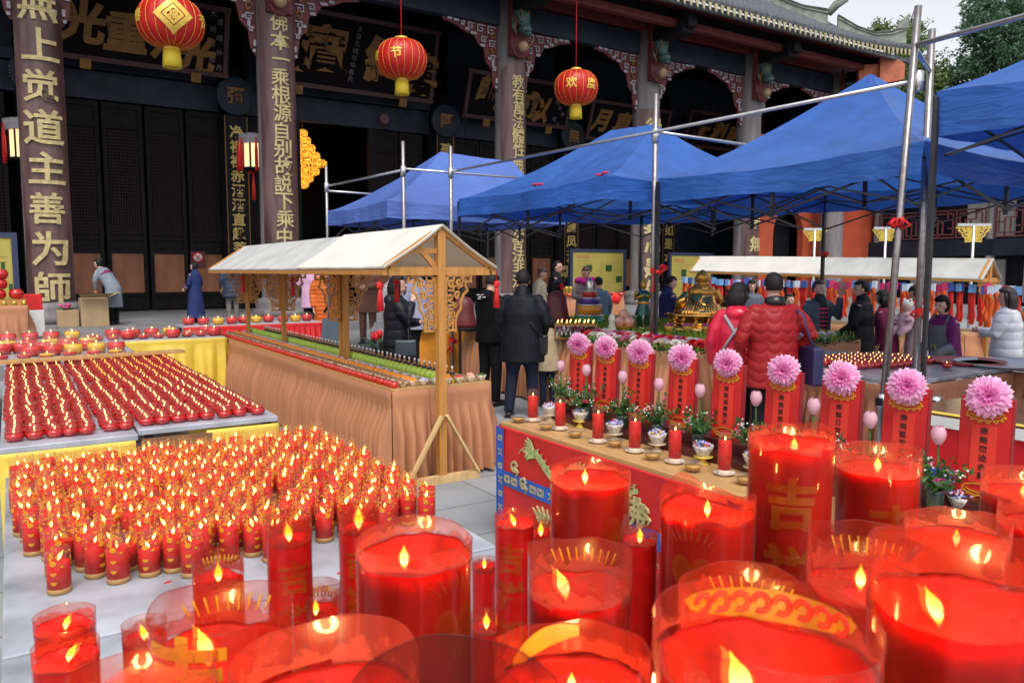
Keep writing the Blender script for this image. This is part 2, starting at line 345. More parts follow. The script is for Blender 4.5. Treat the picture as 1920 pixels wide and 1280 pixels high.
# ================================================================ ground and terrace
def slab_mat(name, col, sx, sy):
    m = M(name, col, .78, var=.2, scale=1.5, bump=.12, bscale=25); t = m.node_tree; n = t.nodes; L = t.links; p = n['Principled BSDF']
    tc = n.new('ShaderNodeTexCoord'); bk = n.new('ShaderNodeTexBrick'); bk.inputs['Scale'].default_value = 1
    bk.inputs['Brick Width'].default_value = sx; bk.inputs['Row Height'].default_value = sy; bk.inputs['Mortar Size'].default_value = .008
    bk.inputs['Color1'].default_value = (.92, .92, .92, 1); bk.inputs['Color2'].default_value = (1.08, 1.08, 1.08, 1); bk.inputs['Mortar'].default_value = (.45, .45, .45, 1)
    L.new(tc.outputs['Object'], bk.inputs[0]); mx = n.new('ShaderNodeMix'); mx.data_type = 'RGBA'; mx.blend_type = 'MULTIPLY'; mx.inputs[0].default_value = 1
    src = p.inputs['Base Color'].links[0].from_socket; L.new(src, mx.inputs[6]); L.new(bk.outputs[0], mx.inputs[7]); L.new(mx.outputs[2], p.inputs['Base Color'])
    return m
g = MB(); g.add([(-300, -200, 0), (400, -200, 0), (400, 500, 0), (-300, 500, 0)], [(0, 1, 2, 3)])
tag(g.build('ground', slab_mat('courtyard_slabs', (.27, .28, .29), 1.2, .6)), None, None, kind='structure')
g = MB(); g.box(-14, 14.2, -.1, 34.5, 40, .25); g.box(-14, 17.9, .2, 34.5, 40, .45)
tag(g.build('terrace', slab_mat('terrace_slabs', (.20, .20, .205), 1.6, .8)), None, None, kind='structure')
# ================================================================ the hall
YC = 21.55; CX = [-6.2, .82, 6.3, 13.85, 19.75, 25.3, 30.95]; YI = 26.5; ZB = 9.4
hall = thing('temple_hall', 'dark timber temple hall with gold-lettered stone columns and a grey tiled roof', 'temple', (12.8, 21.5, .45))
def arc_fn(cx, cy, R, z0):
    """flat (x along, y up, height out) wrapped on the front of a column"""
    def fn(x, y, h): a = x / R; return (cx + (R + h) * sin(a), cy - (R + h) * cos(a), z0 + y)
    return fn
cols_txt = [('', 0, 0, 0), ('真無上觉道主善为師', 8.65, .92, .80), ('佛本一乘根源自别故説下乘中乘', 8.2, .465, .50), ('教有萬法體性無殊不可取法舍法非法', 7.65, .42, .47),
            ('微妙圆明真心是佛', 6.75, .83, .84), ('向上一更無人去', 6.2, .86, .62), ('', 0, 0, 0)]
for i, x in enumerate(CX):
    b = MB(); b.lathe([(.60, .45), (.74, .45), (.74, .62), (.66, .68), (.70, .8), (.66, .92), (.52, .95), (.5, 1.0), (.485, 5), (.47, 10.2), (0, 10.2)], 28, (x, YC, 0))
    col = b.build('column', mStone, hall)
    txt, zt, step, sz = cols_txt[i]
    if not txt: continue
    R = .50; bm_ = MB(); ang = 1.12; ztop = zt + sz * .85; zbot = 1.0
    top = lambda q: ztop + .35 * (1 - abs(2 * q - 1)) if i in (2, 3) else ztop
    bm_.grid(lambda u, v: (x + (R + .03) * sin((u - .5) * 2 * ang), YC - (R + .03) * cos((u - .5) * 2 * ang), zbot + v * (top(u) - zbot)), 18, 12)
    bm_.grid(lambda u, v: (x + (R + .03 - .05 * v) * sin((u - .5) * 2 * ang), YC - (R + .03 - .05 * v) * cos((u - .5) * 2 * ang), top(u)), 18, 1)
    for sg in (-1, 1): bm_.grid(lambda u, v: (x + (R + .03 - .05 * u) * sin(sg * ang), YC - (R + .03 - .05 * u) * cos(sg * ang), zbot + v * (top(0) - zbot)), 1, 12)
    bd = bm_.build('couplet_board', mBoard, col)
    t = MB(); t.text([(c, .02 * ((k * 7) % 3 - 1), -k * step, sz * (.94 + .1 * ((k * 5) % 3) / 2)) for k, c in enumerate(txt)], arc_fn(x, YC, R + .034, zt), .018 if sz > .6 else .012, .06, cut=.25)
    t.build('inscription', mGoldPale, hall if False else col)
# lintel beam, upper beam, soffit
b = MB()
for k in range(len(CX) - 1): b.box(CX[k] + .46, YC - .16, ZB, CX[k + 1] - .46, YC + .16, ZB + .72)
b.build('lintel_beam', mBlue, hall)
b = MB(); b.box(-12, 19.8, 9.98, 32.2, 20.05, 10.22); b.box(-12, YC - .3, 10.2, 33, YC + .3, 10.6); b.build('red_purlin', mRedPaint, hall)
b = MB()
for x in CX:
    b.box(x - .28, 19.5, 9.75, x + .28, YC, 10.15); b.box(x - .2, 19.3, 9.9, x + .2, 19.6, 10.25)
b.build('bracket_arm', mBlack, hall)
b = MB(); b.grid(lambda u, v: (-14 + 46.2 * u, 18.95 + v * 3, 10.42 + v * .9), 30, 3, False)
for k in range(150): xx = -12 + k * .295; b.bar((xx, 18.95, 10.36), (xx, 21.9, 11.2), .09, .09)
b.build('rafters', mRedPaint, hall)
b = MB(); b.box(-14, 21.9, 10.6, 33, 34, 10.8); b.build('veranda_ceiling', mBlack, hall)
b = MB(); b.box(-14, 21.7, 10.12, 32.2, 21.85, 11.5); b.box(-14, 20.1, 10.24, 32.2, 20.2, 10.86); b.build('eave_board', mBlack, hall)
b = MB(); b.box(-14.2, 22, .45, -14, 34, 11); b.box(-14, 33.8, .45, 33, 34, 11); b.box(32.9, 26.5, .45, 33.1, 34, 11); b.box(32.2, 22.6, .45, 32.4, 26.45, 10.58); b.build('rear_wall', mBlack, hall)
# fretwork brackets under the beam, both sides of every column
def fret(b, x, sg):
    o = (x + sg * .48, YC - .03, ZB); ux = (sg, 0, 0); uz = (0, 0, 1); dp = .08 if sg < 0 else -.08
    out = [(0, 0), (1.95, 0), (1.95, -.10), (1.5, -.18), (1.2, -.33), (.85, -.42), (.72, -.62), (.5, -.75), (.42, -1.15), (.22, -1.35), (.16, -1.8), (.05, -2.0), (0, -2.0)]
    b.m = 0; b.prism(out, o, ux, uz, dp * .6)
    b.m = 1; r2 = random.Random(int(x * 10) + sg)
    o2 = Vector(o) + Vector((0, -.035, 0)); d2 = dp * .5
    def key(px, py, s_, fl=1): b.strip([(px, py), (px + s_, py), (px + s_, py - s_ * .7 * fl), (px + s_ * .35, py - s_ * .7 * fl), (px + s_ * .35, py - s_ * .35 * fl), (px + s_ * .7, py - s_ * .35 * fl)], .030, o2, ux, uz, -.03 * sg * -1)
    for px, py, s_ in ((.10, -.08, .28), (.5, -.08, .26), (.88, -.07, .2), (1.2, -.06, .14), (.08, -.5, .24), (.42, -.42, .2), (.07, -.95, .2), (.06, -1.3, .13)): key(px, py, s_)
    for px, py, qx, qy in ((1.42, -.06, 1.6, -.06), (1.66, -.05, 1.82, -.05), (.8, -.36, 1.0, -.36), (1.05, -.27, 1.2, -.27), (.5, -.68, .66, -.68), (.06, -1.62, .06, -1.78), (.3, -1.05, .38, -1.05), (.2, -1.28, .2, -1.1), (.08, -1.86, .08, -1.93)):
        b.strip([(px, py), (qx, qy)], .075, o2, ux, uz, -.03 * sg * -1)
    b.m = 2
    for px, py in ((.22, -.3), (.2, -.75)): b.strip([(px - .1, py), (px, py + .1), (px + .08, py - .02), (px + .02, py - .12), (px - .05, py - .05)], .035, o2 + Vector((0, -.01, 0)), ux, uz, .03 * sg)
for i, x in enumerate(CX):
    for sg in (-1, 1):
        if (i == 6 and sg > 0): continue
        b = MB(); fret(b, x, sg); b.build('fretwork_bracket', [mBracket, mWhiteOld, mGoldOld], hall)
# carved dragon heads on the column fronts
mDragon = M('green_painted_carving', (.055, .11, .10), .5, var=.6, scale=14, bump=.3); mTan = M('tan_ball', (.33, .22, .12), .5)
for i, x in list(enumerate(CX))[2:]:
    b = MB(); y = YC - .62; z = ZB - .25
    b.tube([(x, YC - .4, z + 1.0), (x, y + .05, z + .75), (x + .05, y - .1, z + .4), (x, y - .2, z + .12)], [.24, .26, .24, .16], 10)
    b.ball((x, y - .28, z + .0), (.2, .26, .15)); b.ball((x - .12, y - .3, z + .15), .07); b.ball((x + .12, y - .3, z + .15), .07); b.ball((x, y - .42, z - .16), (.13, .16, .06))
    for sg in (-1, 1): b.tube([(x + sg * .2, y - .1, z - .1), (x + sg * .34, y - .1, z + .1), (x + sg * .3, y - .05, z + .35)], [.05, .05, .02], 6)
    b.m = 1
    for sg in (-1, 1): b.tube([(x + sg * .07, y - .2, z + .15), (x + sg * .12, y - .3, z + .5), (x + sg * .26, y - .2, z + .85), (x + sg * .2, y - .18, z + 1.1)], [.03, .03, .025, .01], 6)
    b.tube([(x - .2, y - .1, z - .2), (x - .34, y - .2, z), (x - .28, y - .2, z + .3)], .02, 6); b.tube([(x + .15, y - .25, z - .2), (x + .25, y - .3, z - .35), (x + .12, y - .3, z - .5)], .03, 6)
    b.m = 2; b.ball((x - .08, y - .3, z - .52), .17)
    b.m = 3; b.box(x - .33, y + .02, z - .72, x + .33, y + .2, z + 1.2); b.tube([(x - .3, y, z - .5), (x - .2, y - .06, z - .72), (x, y - .08, z - .78), (x + .2, y - .06, z - .7)], .06, 6)
    b.build('dragon_bracket', [mDragon, mGoldOld, mTan, mBracket], hall)
# inner row: pillars, medallions, lintels, doors
med = {6.3: '彌', 13.85: '阿', 19.75: '無', .82: '陀', 25.3: '南'}
inner_txt = {6.3: ('净裸裸赤洒洒直趣菩提', 6.1, .46, .5), 13.85: ('孤峰獨耀照大千', 6.2, .5, .5), 19.75: ('大威慈颜應凤洲阁', 6.0, .62, .6), 25.3: ('明珠源真如是本', 6.0, .62, .6)}
for x, ch in med.items():
    b = MB(); b.lathe([(.46, .45), (.46, 8.2), (0, 8.2)], 20, (x, YI, 0)); ip = b.build('inner_column', mBlack, hall)
    b = MB(); T = Matrix.Translation((x, YI - .5, 7.2)) @ Matrix.Rotation(pi / 2, 4, 'X')
    b.lathe([(0, .17), (.52, .17), (.6, .12), (.6, 0), (0, 0)], 28); b.m = 1
    for k in range(40): a = k * pi / 20; b.ball((.55 * cos(a), .55 * sin(a), .13), (.03, .03, .03), 6, 4)
    b.m = 2; b.text([(ch, 0, 0, .55)], lambda p, q, h: (p, q, .175 + h), .02); b.shift(T); b.build('medallion', [mBlue, mDragon, mGoldOld], ip)
    if x in inner_txt:
        t, zt, st, sz = inner_txt[x]; b = MB(); b.box(x - .36, YI - .53, 1.2, x + .36, YI - .47, zt + .5); b.m = 1
        b.text([(c, 0, zt - k * st, sz * .86) for k, c in enumerate(t)], lambda p, q, h: (x + p, YI - .535 - h, q), .02); b.m = 2
        b.box(x - .36, YI - .535, 1.2, x - .33, YI - .53, zt + .5); b.box(x + .33, YI - .535, 1.2, x + .36, YI - .53, zt + .5); b.build('inner_couplet_board', [mBlack, mGold, mGoldOld], ip)
b = MB(); XS = [-6.2, .82, 6.3, 13.85, 19.75, 25.3]
for k in range(5):
    b.box(XS[k] + .44, YI - .1, 6.75, XS[k + 1] - .44, YI + .1, 7.55); b.box(XS[k] + .44, YI + .05, 7.55, XS[k + 1] - .44, YI + .15, 10.6); b.box(XS[k] + .44, YI - .2, 7.6, XS[k + 1] - .44, YI + .04, 7.9)
b.box(25.7, YI, .45, 33, YI + .1, 10.6)
b.build('door_lintel', mBlue, hall)
b = MB()
for x in (8.2, 11.55): T = MB().lathe([(0, .16), (.17, .16), (.19, .1), (.19, 0)], 16).shift(Matrix.Translation((x, YI - .1, 7.1)) @ Matrix.Rotation(pi / 2, 4, 'X')); b.add(T.v, T.f)
b.build('door_stud', M('faded_pink_stud', (.12, .06, .065), .6), hall)
# door leaves
def leaf_meshes(wd):
    f = MB(); y0, y1 = -.05, .05; s = .11
    f.box(0, y0, 0, s, y1, 6.2); f.box(wd - s, y0, 0, wd, y1, 6.2)
    for z0, z1 in ((0, .28), (.42, .52), (1.72, 1.84), (2.12, 2.24), (5.45, 5.55), (6.05, 6.2)): f.box(s, y0 + .005, z0, wd - s, y1 - .005, z1)
    f.box(s, .01, .28, wd - s, .03, .42); f.box(s, .01, 1.84, wd - s, .03, 2.12); f.box(s, .01, 5.55, wd - s, .03, 6.05)
    l = MB(); nx = max(6, int(wd / .09)); nz = 34
    for k in range(1, nx): xx = s + (wd - 2 * s) * k / nx; l.box(xx - .012, -.03, 2.24, xx + .012, 0, 5.45)
    for k in range(1, nz): zz = 2.24 + 3.21 * k / nz; l.box(s, -.034, zz - .014, wd - s, -.004, zz + .014)
    l.m = 1; l.box(s, .015, 2.24, wd - s, .03, 5.45)
    p = MB(); p.box(s, .0, .52, wd - s, .02, 1.72); p.box(s + .08, -.02, .62, wd - s - .08, 0, 1.62)
    return f, l, p
mBack = M('dark_paper_backing', (.012, .008, .009), .9, spec=.1)
_lf = {}
def door(x, wd, pm=None):
    wd = round(wd, 2); r = bpy.data.objects.new('door_leaf', None); COL.objects.link(r); r.empty_display_size = .05
    if wd not in _lf:
        f, l, p = leaf_meshes(wd); _lf[wd] = [f.build('leaf_frame', mDoor, None), l.build('lattice', [mLat, mBack], None), p.build('lower_panel', mPanel, None)]; parts = _lf[wd]
    else:
        parts = []
        for q in _lf[wd]: c = q.copy(); COL.objects.link(c); parts.append(c)
    r.parent = hall; r.location = Vector((x, YI - .02, .5)) - wloc(hall)
    for q in parts: q.parent = r
for x in (1.34, 2.52, 3.70, 4.88): door(x, 1.1)
for x in (-4.6, -3.4, -2.2, -1.0): door(x, 1.1)
for x in (6.8, 7.5): door(x, .66)
for x in (11.2, 12.2): door(x, .92)
for x in (14.4, 15.6, 16.8, 18.0): door(x, 1.15)
for x in (20.3, 21.5, 22.7, 23.9): door(x, 1.1)
b = MB(); b.box(8.25, YI - .12, .45, 8.5, YI + .12, 6.75); b.box(11.0, YI - .12, .45, 11.18, YI + .12, 6.75); b.box(5.98, YI - .12, .45, 6.2, YI + .1, 6.75); b.build('door_jamb', mBlack, hall)
# roof with rows of tiles
mDrip = M('pale_drip_tile', (.42, .36, .20), .6, var=.3, scale=20)
def roofz(s): return 10.5 + .52 * s + .022 * s * s
def corner(x): return max(0, (x - 26.5) / 5.2) ** 2 * .28
b = MB(); b.grid(lambda u, v: (-14 + 46.2 * u, 18.75 + 13 * v, roofz(13 * v) + corner(-14 + 46.2 * u) * max(0, 1 - v * 4)), 60, 14)
b.m = 1
for k in range(64):
    x = 13.3 + k * .293; c = corner(x); L = min(5.5, 32.4 - x + .4) if x > 27 else 4.0
    b.tube([(x, 18.72 + s_, roofz(s_) + .07 + c * max(0, 1 - s_ / 3.2)) for s_ in [j * L / 10 for j in range(11)]], [.085 + .012 * (j % 2) for j in range(11)], 8)
    b.tube([(x, 18.69, roofz(0) + .07 + c), (x, 18.74, roofz(0) + .07 + c)], .105, 10)
    for s_ in (0.0, .28, .56, .84, 1.12): b.tube([(x, 18.70 + s_, roofz(s_) + .075 + c * max(0, 1 - s_ / 3.2)), (x, 18.83 + s_, roofz(s_ + .1) + .085 + c * max(0, 1 - s_ / 3.2))], .112, 8)
    b.m = 2; zz = roofz(0) + c; b.prism([(-.085, .03), (-.06, -.1), (-.035, -.2), (0, -.23), (.035, -.2), (.06, -.1), (.085, .03)], (x + .146, 18.70, zz - .01), (1, 0, 0), (0, 0, 1), .03)
    b.m = 3; b.prism([(-.09, .03), (-.08, -.08), (0, -.15), (.08, -.08), (.09, .03)], (x + .146, 18.74, zz + .06), (1, 0, 0), (0, 0, 1), .03); b.m = 1
b.m = 0; b.box(-14, 18.8, 10.28, 32.0, 18.95, 10.44)
roof = b.build('roof', [mTile, mTile, mDrip, mTile], hall)
def hip(pts, hts, th, name):
    b = MB(); n = len(pts); d = Vector((pts[-1][0] - pts[0][0], pts[-1][1] - pts[0][1], 0)).normalized(); sd_ = Vector((-d.y, d.x, 0)) * th
    prof = [(0, 1.0), (.25, 1.0), (.3, 1.25), (.36, 1.0), (.72, 1.0), (.78, 1.35), (.86, 1.0), (.95, 1.5), (1, .9)]
    vs = []
    for p, hh in zip(pts, hts):
        for t_, w_ in prof: vs.append(Vector(p) + Vector((0, 0, hh * t_)) + sd_ * w_)
        for t_, w_ in reversed(prof): vs.append(Vector(p) + Vector((0, 0, hh * t_)) - sd_ * w_)
    m = len(prof) * 2
    b.add(vs, [(i * m + j, i * m + (j + 1) % m, (i + 1) * m + (j + 1) % m, (i + 1) * m + j) for i in range(n - 1) for j in range(m)] + [tuple(range(m)), tuple(range(m * n - 1, m * n - m - 1, -1))])
    return b
hp = [(31.6 - s_, 19.35 + s_, roofz(s_ + .5) - .1) for s_ in (1.9, 2.6, 3.4, 4.4, 5.6, 7.0, 9.0)]
b = hip(hp, [.95, .72, .68, .72, .8, .9, 1.0], .16, 'ridge')
b.tube([(29.72, 21.2, 12.55), (29.95, 21.0, 12.9), (30.15, 20.75, 13.05), (30.05, 20.85, 13.35), (30.3, 20.6, 13.6)], [.15, .18, .16, .22, .05], 8); b.ball((30.05, 20.85, 13.2), (.26, .2, .22)); b.tube([(30.2, 20.7, 13.2), (30.45, 20.45, 13.05)], [.1, .02], 6)
b.build('hip_ridge', mRidge, roof)
hp = [(31.95 - s_, 19.0 + s_, roofz(s_) + .02 + .25 * max(0, 1 - s_)) for s_ in (.05, .45, .9, 1.4, 1.95)]
b = hip(hp, [1.15, .78, .62, .66, .85], .14, 'ridge'); b.prism([(0, 0), (.5, 0), (.42, .25), (.5, .62), (.18, .3)], (31.55, 19.28, roofz(.3) + 1.05), (.707, -.707, 0), (0, 0, 1), .12)
b.build('hip_ridge', mRidge, roof)
b = MB(); b.prism([(0, 0), (.95, .15), (.95, .75), (.7, .95), (0, 1.05)], (31.0, 19.75, 9.35), (.707, -.707, 0), (0, 0, 1), .7); b.prism([(-.9, -.35), (.1, 0), (.1, .9), (-.9, .9)], (31.1, 19.65, 9.3), (.707, -.707, 0), (0, 0, 1), .5)
b.build('eave_corner_block', M('orange_timber_end', (.45, .12, .055), .6, var=.25, scale=4), hall)
# orange end wall with an arched opening
po = aty(1410, 400, 22.5); ox0 = po.x
ow = thing('orange_wall', 'orange-red end wall with a dark arched opening beside the hall', 'wall', (30.5, 22.6, .45))
xa0, xa1 = aty(1450, 430, 22.5).x, aty(1506, 430, 22.5).x; xe = aty(1640, 430, 22.5).x
b = MB(); arch = [(xa1, .45), (xa1, 3.3)] + [((xa0 + xa1) / 2 + (xa1 - xa0) / 2 * cos(a), 3.3 + 1.2 * sin(a)) for a in [pi * k / 12 for k in range(1, 12)]] + [(xa0, 3.3), (xa0, .45)]
b.prism([(ox0 - .6, .45)] + [(xa0, .45)] + arch[::-1][1:-1] + [(xa1, .45), (xe, .45), (xe, 7.5), (ox0 - .6, 7.5)], (0, 22.5, 0), (1, 0, 0), (0, 0, 1), -.3); b.build('wall_face', mOrange, ow)
b = MB(); b.box(xa0 - .1, 23.3, .45, xa1 + .1, 23.4, 5); b.box((xa0 + xa1) / 2 - .04, 23.24, .45, (xa0 + xa1) / 2 + .04, 23.3, 5); b.build('dark_door', mBlack, ow)
# ================================================================ the wing on the right
wing = thing('side_wing', 'two-storey dark timber wing with red fretwork railing and a grey tiled roof', 'building', (36.5, 10, 0)); XW = 35.5
b = MB(); b.box(XW + 2.2, -8, 0, XW + 2.4, 24, 8); b.box(XW - .2, -8, 2.35, XW + 2.2, 24, 3.05); b.box(XW - .1, -8, 5.9, XW + .2, 24, 6.4); b.box(XW - .1, 22.1, 0, XW + 2.2, 22.3, 8); b.build('timber_frame', mBlue, wing)
def fret_panel(L, H):
    b = MB(); u = .0
    o = (0, 0, 0); ux = (0, -1, 0); uz = (0, 0, 1)
    def st(p): b.strip(p, .055, o, ux, uz, .05)
    for z in (0, H): st([(0, z), (L, z)])
    n = int(L / 1.15)
    for k in range(n + 1):
        x = L * k / n; st([(x, 0), (x, H)])
        if k < n:
            q = L / n
            st([(x + .12 * q, H * .88), (x + .88 * q, H * .88), (x + .88 * q, H * .12), (x + .12 * q, H * .12), (x + .12 * q, H * .88)])
            st([(x + .32 * q, 0), (x + .32 * q, H * .65), (x + .68 * q, H * .65), (x + .68 * q, H)]); st([(x, H * .5), (x + .32 * q, H * .5)]); st([(x + .68 * q, H * .35), (x + q, H * .35)]); st([(x + .5 * q, H * .12), (x + .5 * q, H * .65)])
    return b
for y0, y1 in ((22.0, 17.15), (16.75, 11.9), (11.5, 6.6), (6.2, 1)):
    b = fret_panel(y0 - y1, 1.2); b.shift(Matrix.Translation((XW - .12, y0, 3.15))); b.build('railing', M('dusty_red_railing', (.17, .045, .045), .65, var=.2), wing)
for y in (16.95, 11.7, 6.4, 22.15): b = MB(); b.lathe([(.24, 0), (.2, .1), (.19, 6), (0, 6)], 16, (XW, y, 0)); b.build('gallery_post', mStone, wing)
for y0, y1 in ((21.6, 19.6), (18.2, 17.3), (16.5, 14.4), (13, 10)): b = MB(); b.box(XW + 2.05, y1, .3, XW + 2.2, y0, 2.2); b.build('white_panel', mWhite, wing)
for y0, y1 in ((19, 17), (14.5, 12.6)): b = MB(); b.box(XW + 2.0, y1, 3.2, XW + 2.2, y0, 5.4); b.build('white_panel', mWhite, wing)
b = MB(); b.grid(lambda u, v: (XW - 1.2 + 5 * v, 24 - 34 * u, 6.35 + 2.6 * v), 40, 6, False); b.m = 1
for k in range(105):
    y = 23.9 - k * .3; b.tube([(XW - 1.25 + 5 * v, y, 6.42 + 2.6 * v) for v in (0, .25, .5, .75, 1)], .08, 6)
b.box(XW + 3.6, -10, 8.8, XW + 4.2, 24, 9.5); b.build('roof', [mTile, M('tile_row', (.17, .17, .17), .8, var=.35, scale=8)], wing)
# ================================================================ trees behind the roofs
def tree(name, label, base, hgt, blobs, seed, mat, nleaf, ls=.22):
    r2 = random.Random(seed); t = thing(name, label, 'tree', base)
    b = MB(); B = Vector(base); top = B + Vector((0, 0, hgt * .7))
    b.tube([B, B + Vector((.2, .1, hgt * .3)), top], [.45, .34, .14], 10)
    for c, r in blobs:
        c = Vector(c); mid = (B + Vector((0, 0, hgt * .35))).lerp(c, .5) + Vector((0, 0, -.4)); b.tube([B + Vector((.15, .05, hgt * .32)), mid, c], [.2, .13, .04], 7)
        for _ in range(5): q = c + Vector((r2.gauss(0, .5), r2.gauss(0, .5), r2.gauss(0, .4))) * r; b.tube([mid.lerp(c, .6), c.lerp(q, .5) + Vector((0, 0, .2)), q], [.07, .05, .015], 5)
    b.build('trunk', M('bark', (.06, .045, .035), .9, var=.3, bump=.4), t)
    b = MB()
    for c, r in blobs:
        c = Vector(c)
        for _ in range(int(nleaf * r * r)):
            d = Vector((r2.gauss(0, 1), r2.gauss(0, 1), r2.gauss(0, .8))).normalized(); rr = r * (r2.random() ** .45) * (.72 + .5 * noise.noise(d * 2.2 + c))
            p = c + d * rr
            for _k in range(3):
                q = p + Vector((r2.gauss(0, .16), r2.gauss(0, .16), r2.gauss(0, .12))); n_ = Vector((r2.gauss(0, 1), r2.gauss(0, 1), r2.gauss(.6, 1))).normalized(); x_ = n_.orthogonal().normalized(); x_ = Quaternion(n_, r2.random() * 6.28) @ x_; y_ = n_.cross(x_); s_ = ls * r2.uniform(.5, 1.1)
                b.m = 0 if r2.random() < .7 else 1
                b.add([q - x_ * s_, q - y_ * s_ * .38 + x_ * s_ * .1, q + x_ * s_, q + y_ * s_ * .38 + x_ * s_ * .1], [(0, 1, 2, 3)])
    b.build('crown', [mat, mGrassD], t); return t
mLeafA = leafy('bluish_green_leaf', (.11, .19, .11), .3, .5, .35, 4.); mLeafB = leafy('yellow_green_leaf', (.20, .27, .08), .35, .5, .35, 4.)
def pt(x, y, d): return tuple(atd(x, y, d))
tree('broadleaf_tree', 'tall bluish green tree reaching over the top right behind the blue awning', (*atd(1900, 500, 55).to_2d(), 0), 20, [(pt(1850, 60, 54), 2.4), (pt(1905, 30, 54), 2.6), (pt(1840, 20, 55), 1.8), (pt(1890, 110, 54), 2.4), (pt(1820, 130, 55), 1.9), (pt(1960, 70, 55), 3.0), (pt(1930, -20, 55), 2.2), (pt(1835, -20, 56), 1.3)], 3, mLeafA, 190, .20)
tree('broadleaf_tree', 'yellow green tree rising just beyond the curled roof corner', (*atd(1720, 500, 58).to_2d(), 0), 17, [(pt(1695, 85, 58), 1.9), (pt(1720, 140, 57), 2.6), (pt(1690, 170, 57), 2.2), (pt(1760, 175, 57), 2.6), (pt(1650, 60, 60), 1.1), (pt(1705, 60, 60), 1.5), (pt(1800, 200, 57), 2.4)], 5, mLeafB, 190, .2)
tree('broadleaf_tree', 'low green tree showing over the grey wing roof under the awning', (*atd(1880, 500, 50).to_2d(), 0), 12, [(pt(1850, 250, 50), 2.0), (pt(1900, 215, 50), 2.6), (pt(1800, 215, 51), 2.2), (pt(1950, 260, 50), 2.4), (pt(1840, 190, 52), 2.0)], 8, mLeafB, 170, .2)
# ================================================================ lanterns and signboards
mLan = leafy('red_lantern_silk', (.62, .016, .013), .25, .4, .1, 3.); mTas = M('yellow_fringe', (.68, .5, .03), .6, var=.2, scale=20, stretch=(9, 9, .3)); mLanGold = M('lantern_gold', (.75, .5, .08), .4, metal=.2)
def lantern(px, py, wpx, chars, label, top):
    p = aty(px, py, 19.4); d = (p - _c).dot(_f); R = wpx * d / FPX / 2; t = thing('red_lantern', label, 'lantern', (p.x, p.y, p.z - R * 1.35), group='red lanterns along the eaves')
    H = R * .74; b = MB(); prof = [(R * .22, -H)] + [(R * (.22 + .78 * sin(pi * k / 20) ** .75), -H * cos(pi * k / 20)) for k in range(1, 20)] + [(R * .22, H)]
    b.lathe(prof, 80, p, wob=lambda a, z: 1 + .018 * abs(sin(a * 10)) ** .5)
    b.build('lantern_body', mLan, t)
    b = MB()
    for k in range(20):
        a = k * pi / 10; b.tube([(p.x + (r_ * 1.002) * cos(a), p.y + r_ * 1.002 * sin(a), p.z + z_) for r_, z_ in prof], R * .008, 5)
    b.build('rib', mLanGold, t)
    b = MB()
    for sg in (-1, 1): b.lathe([(0, sg * H * .97), (R * .25, sg * H * .97), (R * .25, sg * H * 1.16), (0, sg * H * 1.16)], 20, p)
    b.build('cap', mLanGold, t)
    b = MB(); b.lathe([(0, -H * 1.1), (R * .26, -H * 1.14), (R * .29, -H * 1.85), (R * .25, -H * 1.86), (0, -H * 1.8)], 40, p, wob=lambda a, z: 1 + .05 * sin(a * 20)); b.build('tassel', mTas, t)
    b = MB(); b.tube([(p.x, p.y, p.z + H), (p.x, p.y, top)], .012, 5); b.build('cord', mRed, t)
    b = MB()
    for ch, az, sz in chars:
        a0 = atan2(-p.y, -p.x) + az
        def fn(x, y, h):
            a = a0 + x / R; zz = max(-.95, min(.95, y / H)); rr = R * (.22 + .78 * sin(math.acos(-zz)) ** .75) * 1.02 + h + .01
            return (p.x + rr * cos(a), p.y + rr * sin(a), p.z + y)
        if ch == '#':
            for q in (0, 1): b.text([('◇', 0, 0, R * (1.1 - .5 * q))], fn, .03, .02, .2)
            b.text([('福', 0, 0, R * .3)], fn, .02, .02, .2)
        else: b.text([(ch, 0, .02, R * sz)], fn, .02, .02, .15)
    b.build('inscription', mLanGold, t)
lantern(320, 44, 118, [('春', -1.15, .42), ('#', .08, .5), ('节', 1.15, .45)], 'largest red silk lantern, at the left, with a gold diamond emblem', 11)
lantern(753, 112, 94, [('节', -.2, .45), ('春', -1.25, .4)], 'red silk lantern reading 节 in front of the middle signboard', 11)
lantern(1080, 165, 82, [('欢', -.2, .5), ('度', .75, .5)], 'red silk lantern reading 欢度, the rightmost of the three', 11)
def signboard(x0, x1, zc, hgt, Y, chars, sz, label, shear=0., small=None, tilt=.32):
    t = thing('signboard', label, 'signboard', ((x0 + x1) / 2, Y, zc - hgt / 2)); cx = (x0 + x1) / 2; T = Matrix.Translation((cx, Y, zc)) @ Matrix.Rotation(tilt, 4, 'X'); W = x1 - x0
    b = MB(); b.box(-W / 2, 0, -hgt / 2, W / 2, .08, hgt / 2); b.shift(T).build('board', M('near_black_board', (.006, .004, .006), .7, spec=.1), t)
    b = MB()
    for z in (-1, 1): b.box(-W / 2 - .1, -.05, z * hgt / 2 - .07, W / 2 + .1, .12, z * hgt / 2 + .07)
    for z in (-1, 1): b.box(z * W / 2 - .07, -.045, -hgt / 2, z * W / 2 + .07, .115, hgt / 2)
    b.shift(T).build('frame', M('maroon_frame', (.06, .014, .016), .5), t)
    b = MB(); b.text([(c, x, y, sz) for c, x, y in chars], lambda p, q, h: (p + shear * q, -.005 - h, q), .045, .03); b.shift(T).build('inscription', mGoldOld, t)
    if small:
        b = MB(); b.text([(c, x, y, .2) for c, x, y in small], lambda p, q, h: (p, -.005 - h, q), .0, .02); b.shift(T).build('small_inscription', M('faint_letters', (.16, .15, .18), .7), t)
    b = MB()
    for x in (-W * .3, W * .32): b.box(x - .14, -.1, -hgt / 2 - .3, x + .14, -.04, -hgt / 2 - .02)
    b.shift(T).build('clasp', mGoldOld, t)
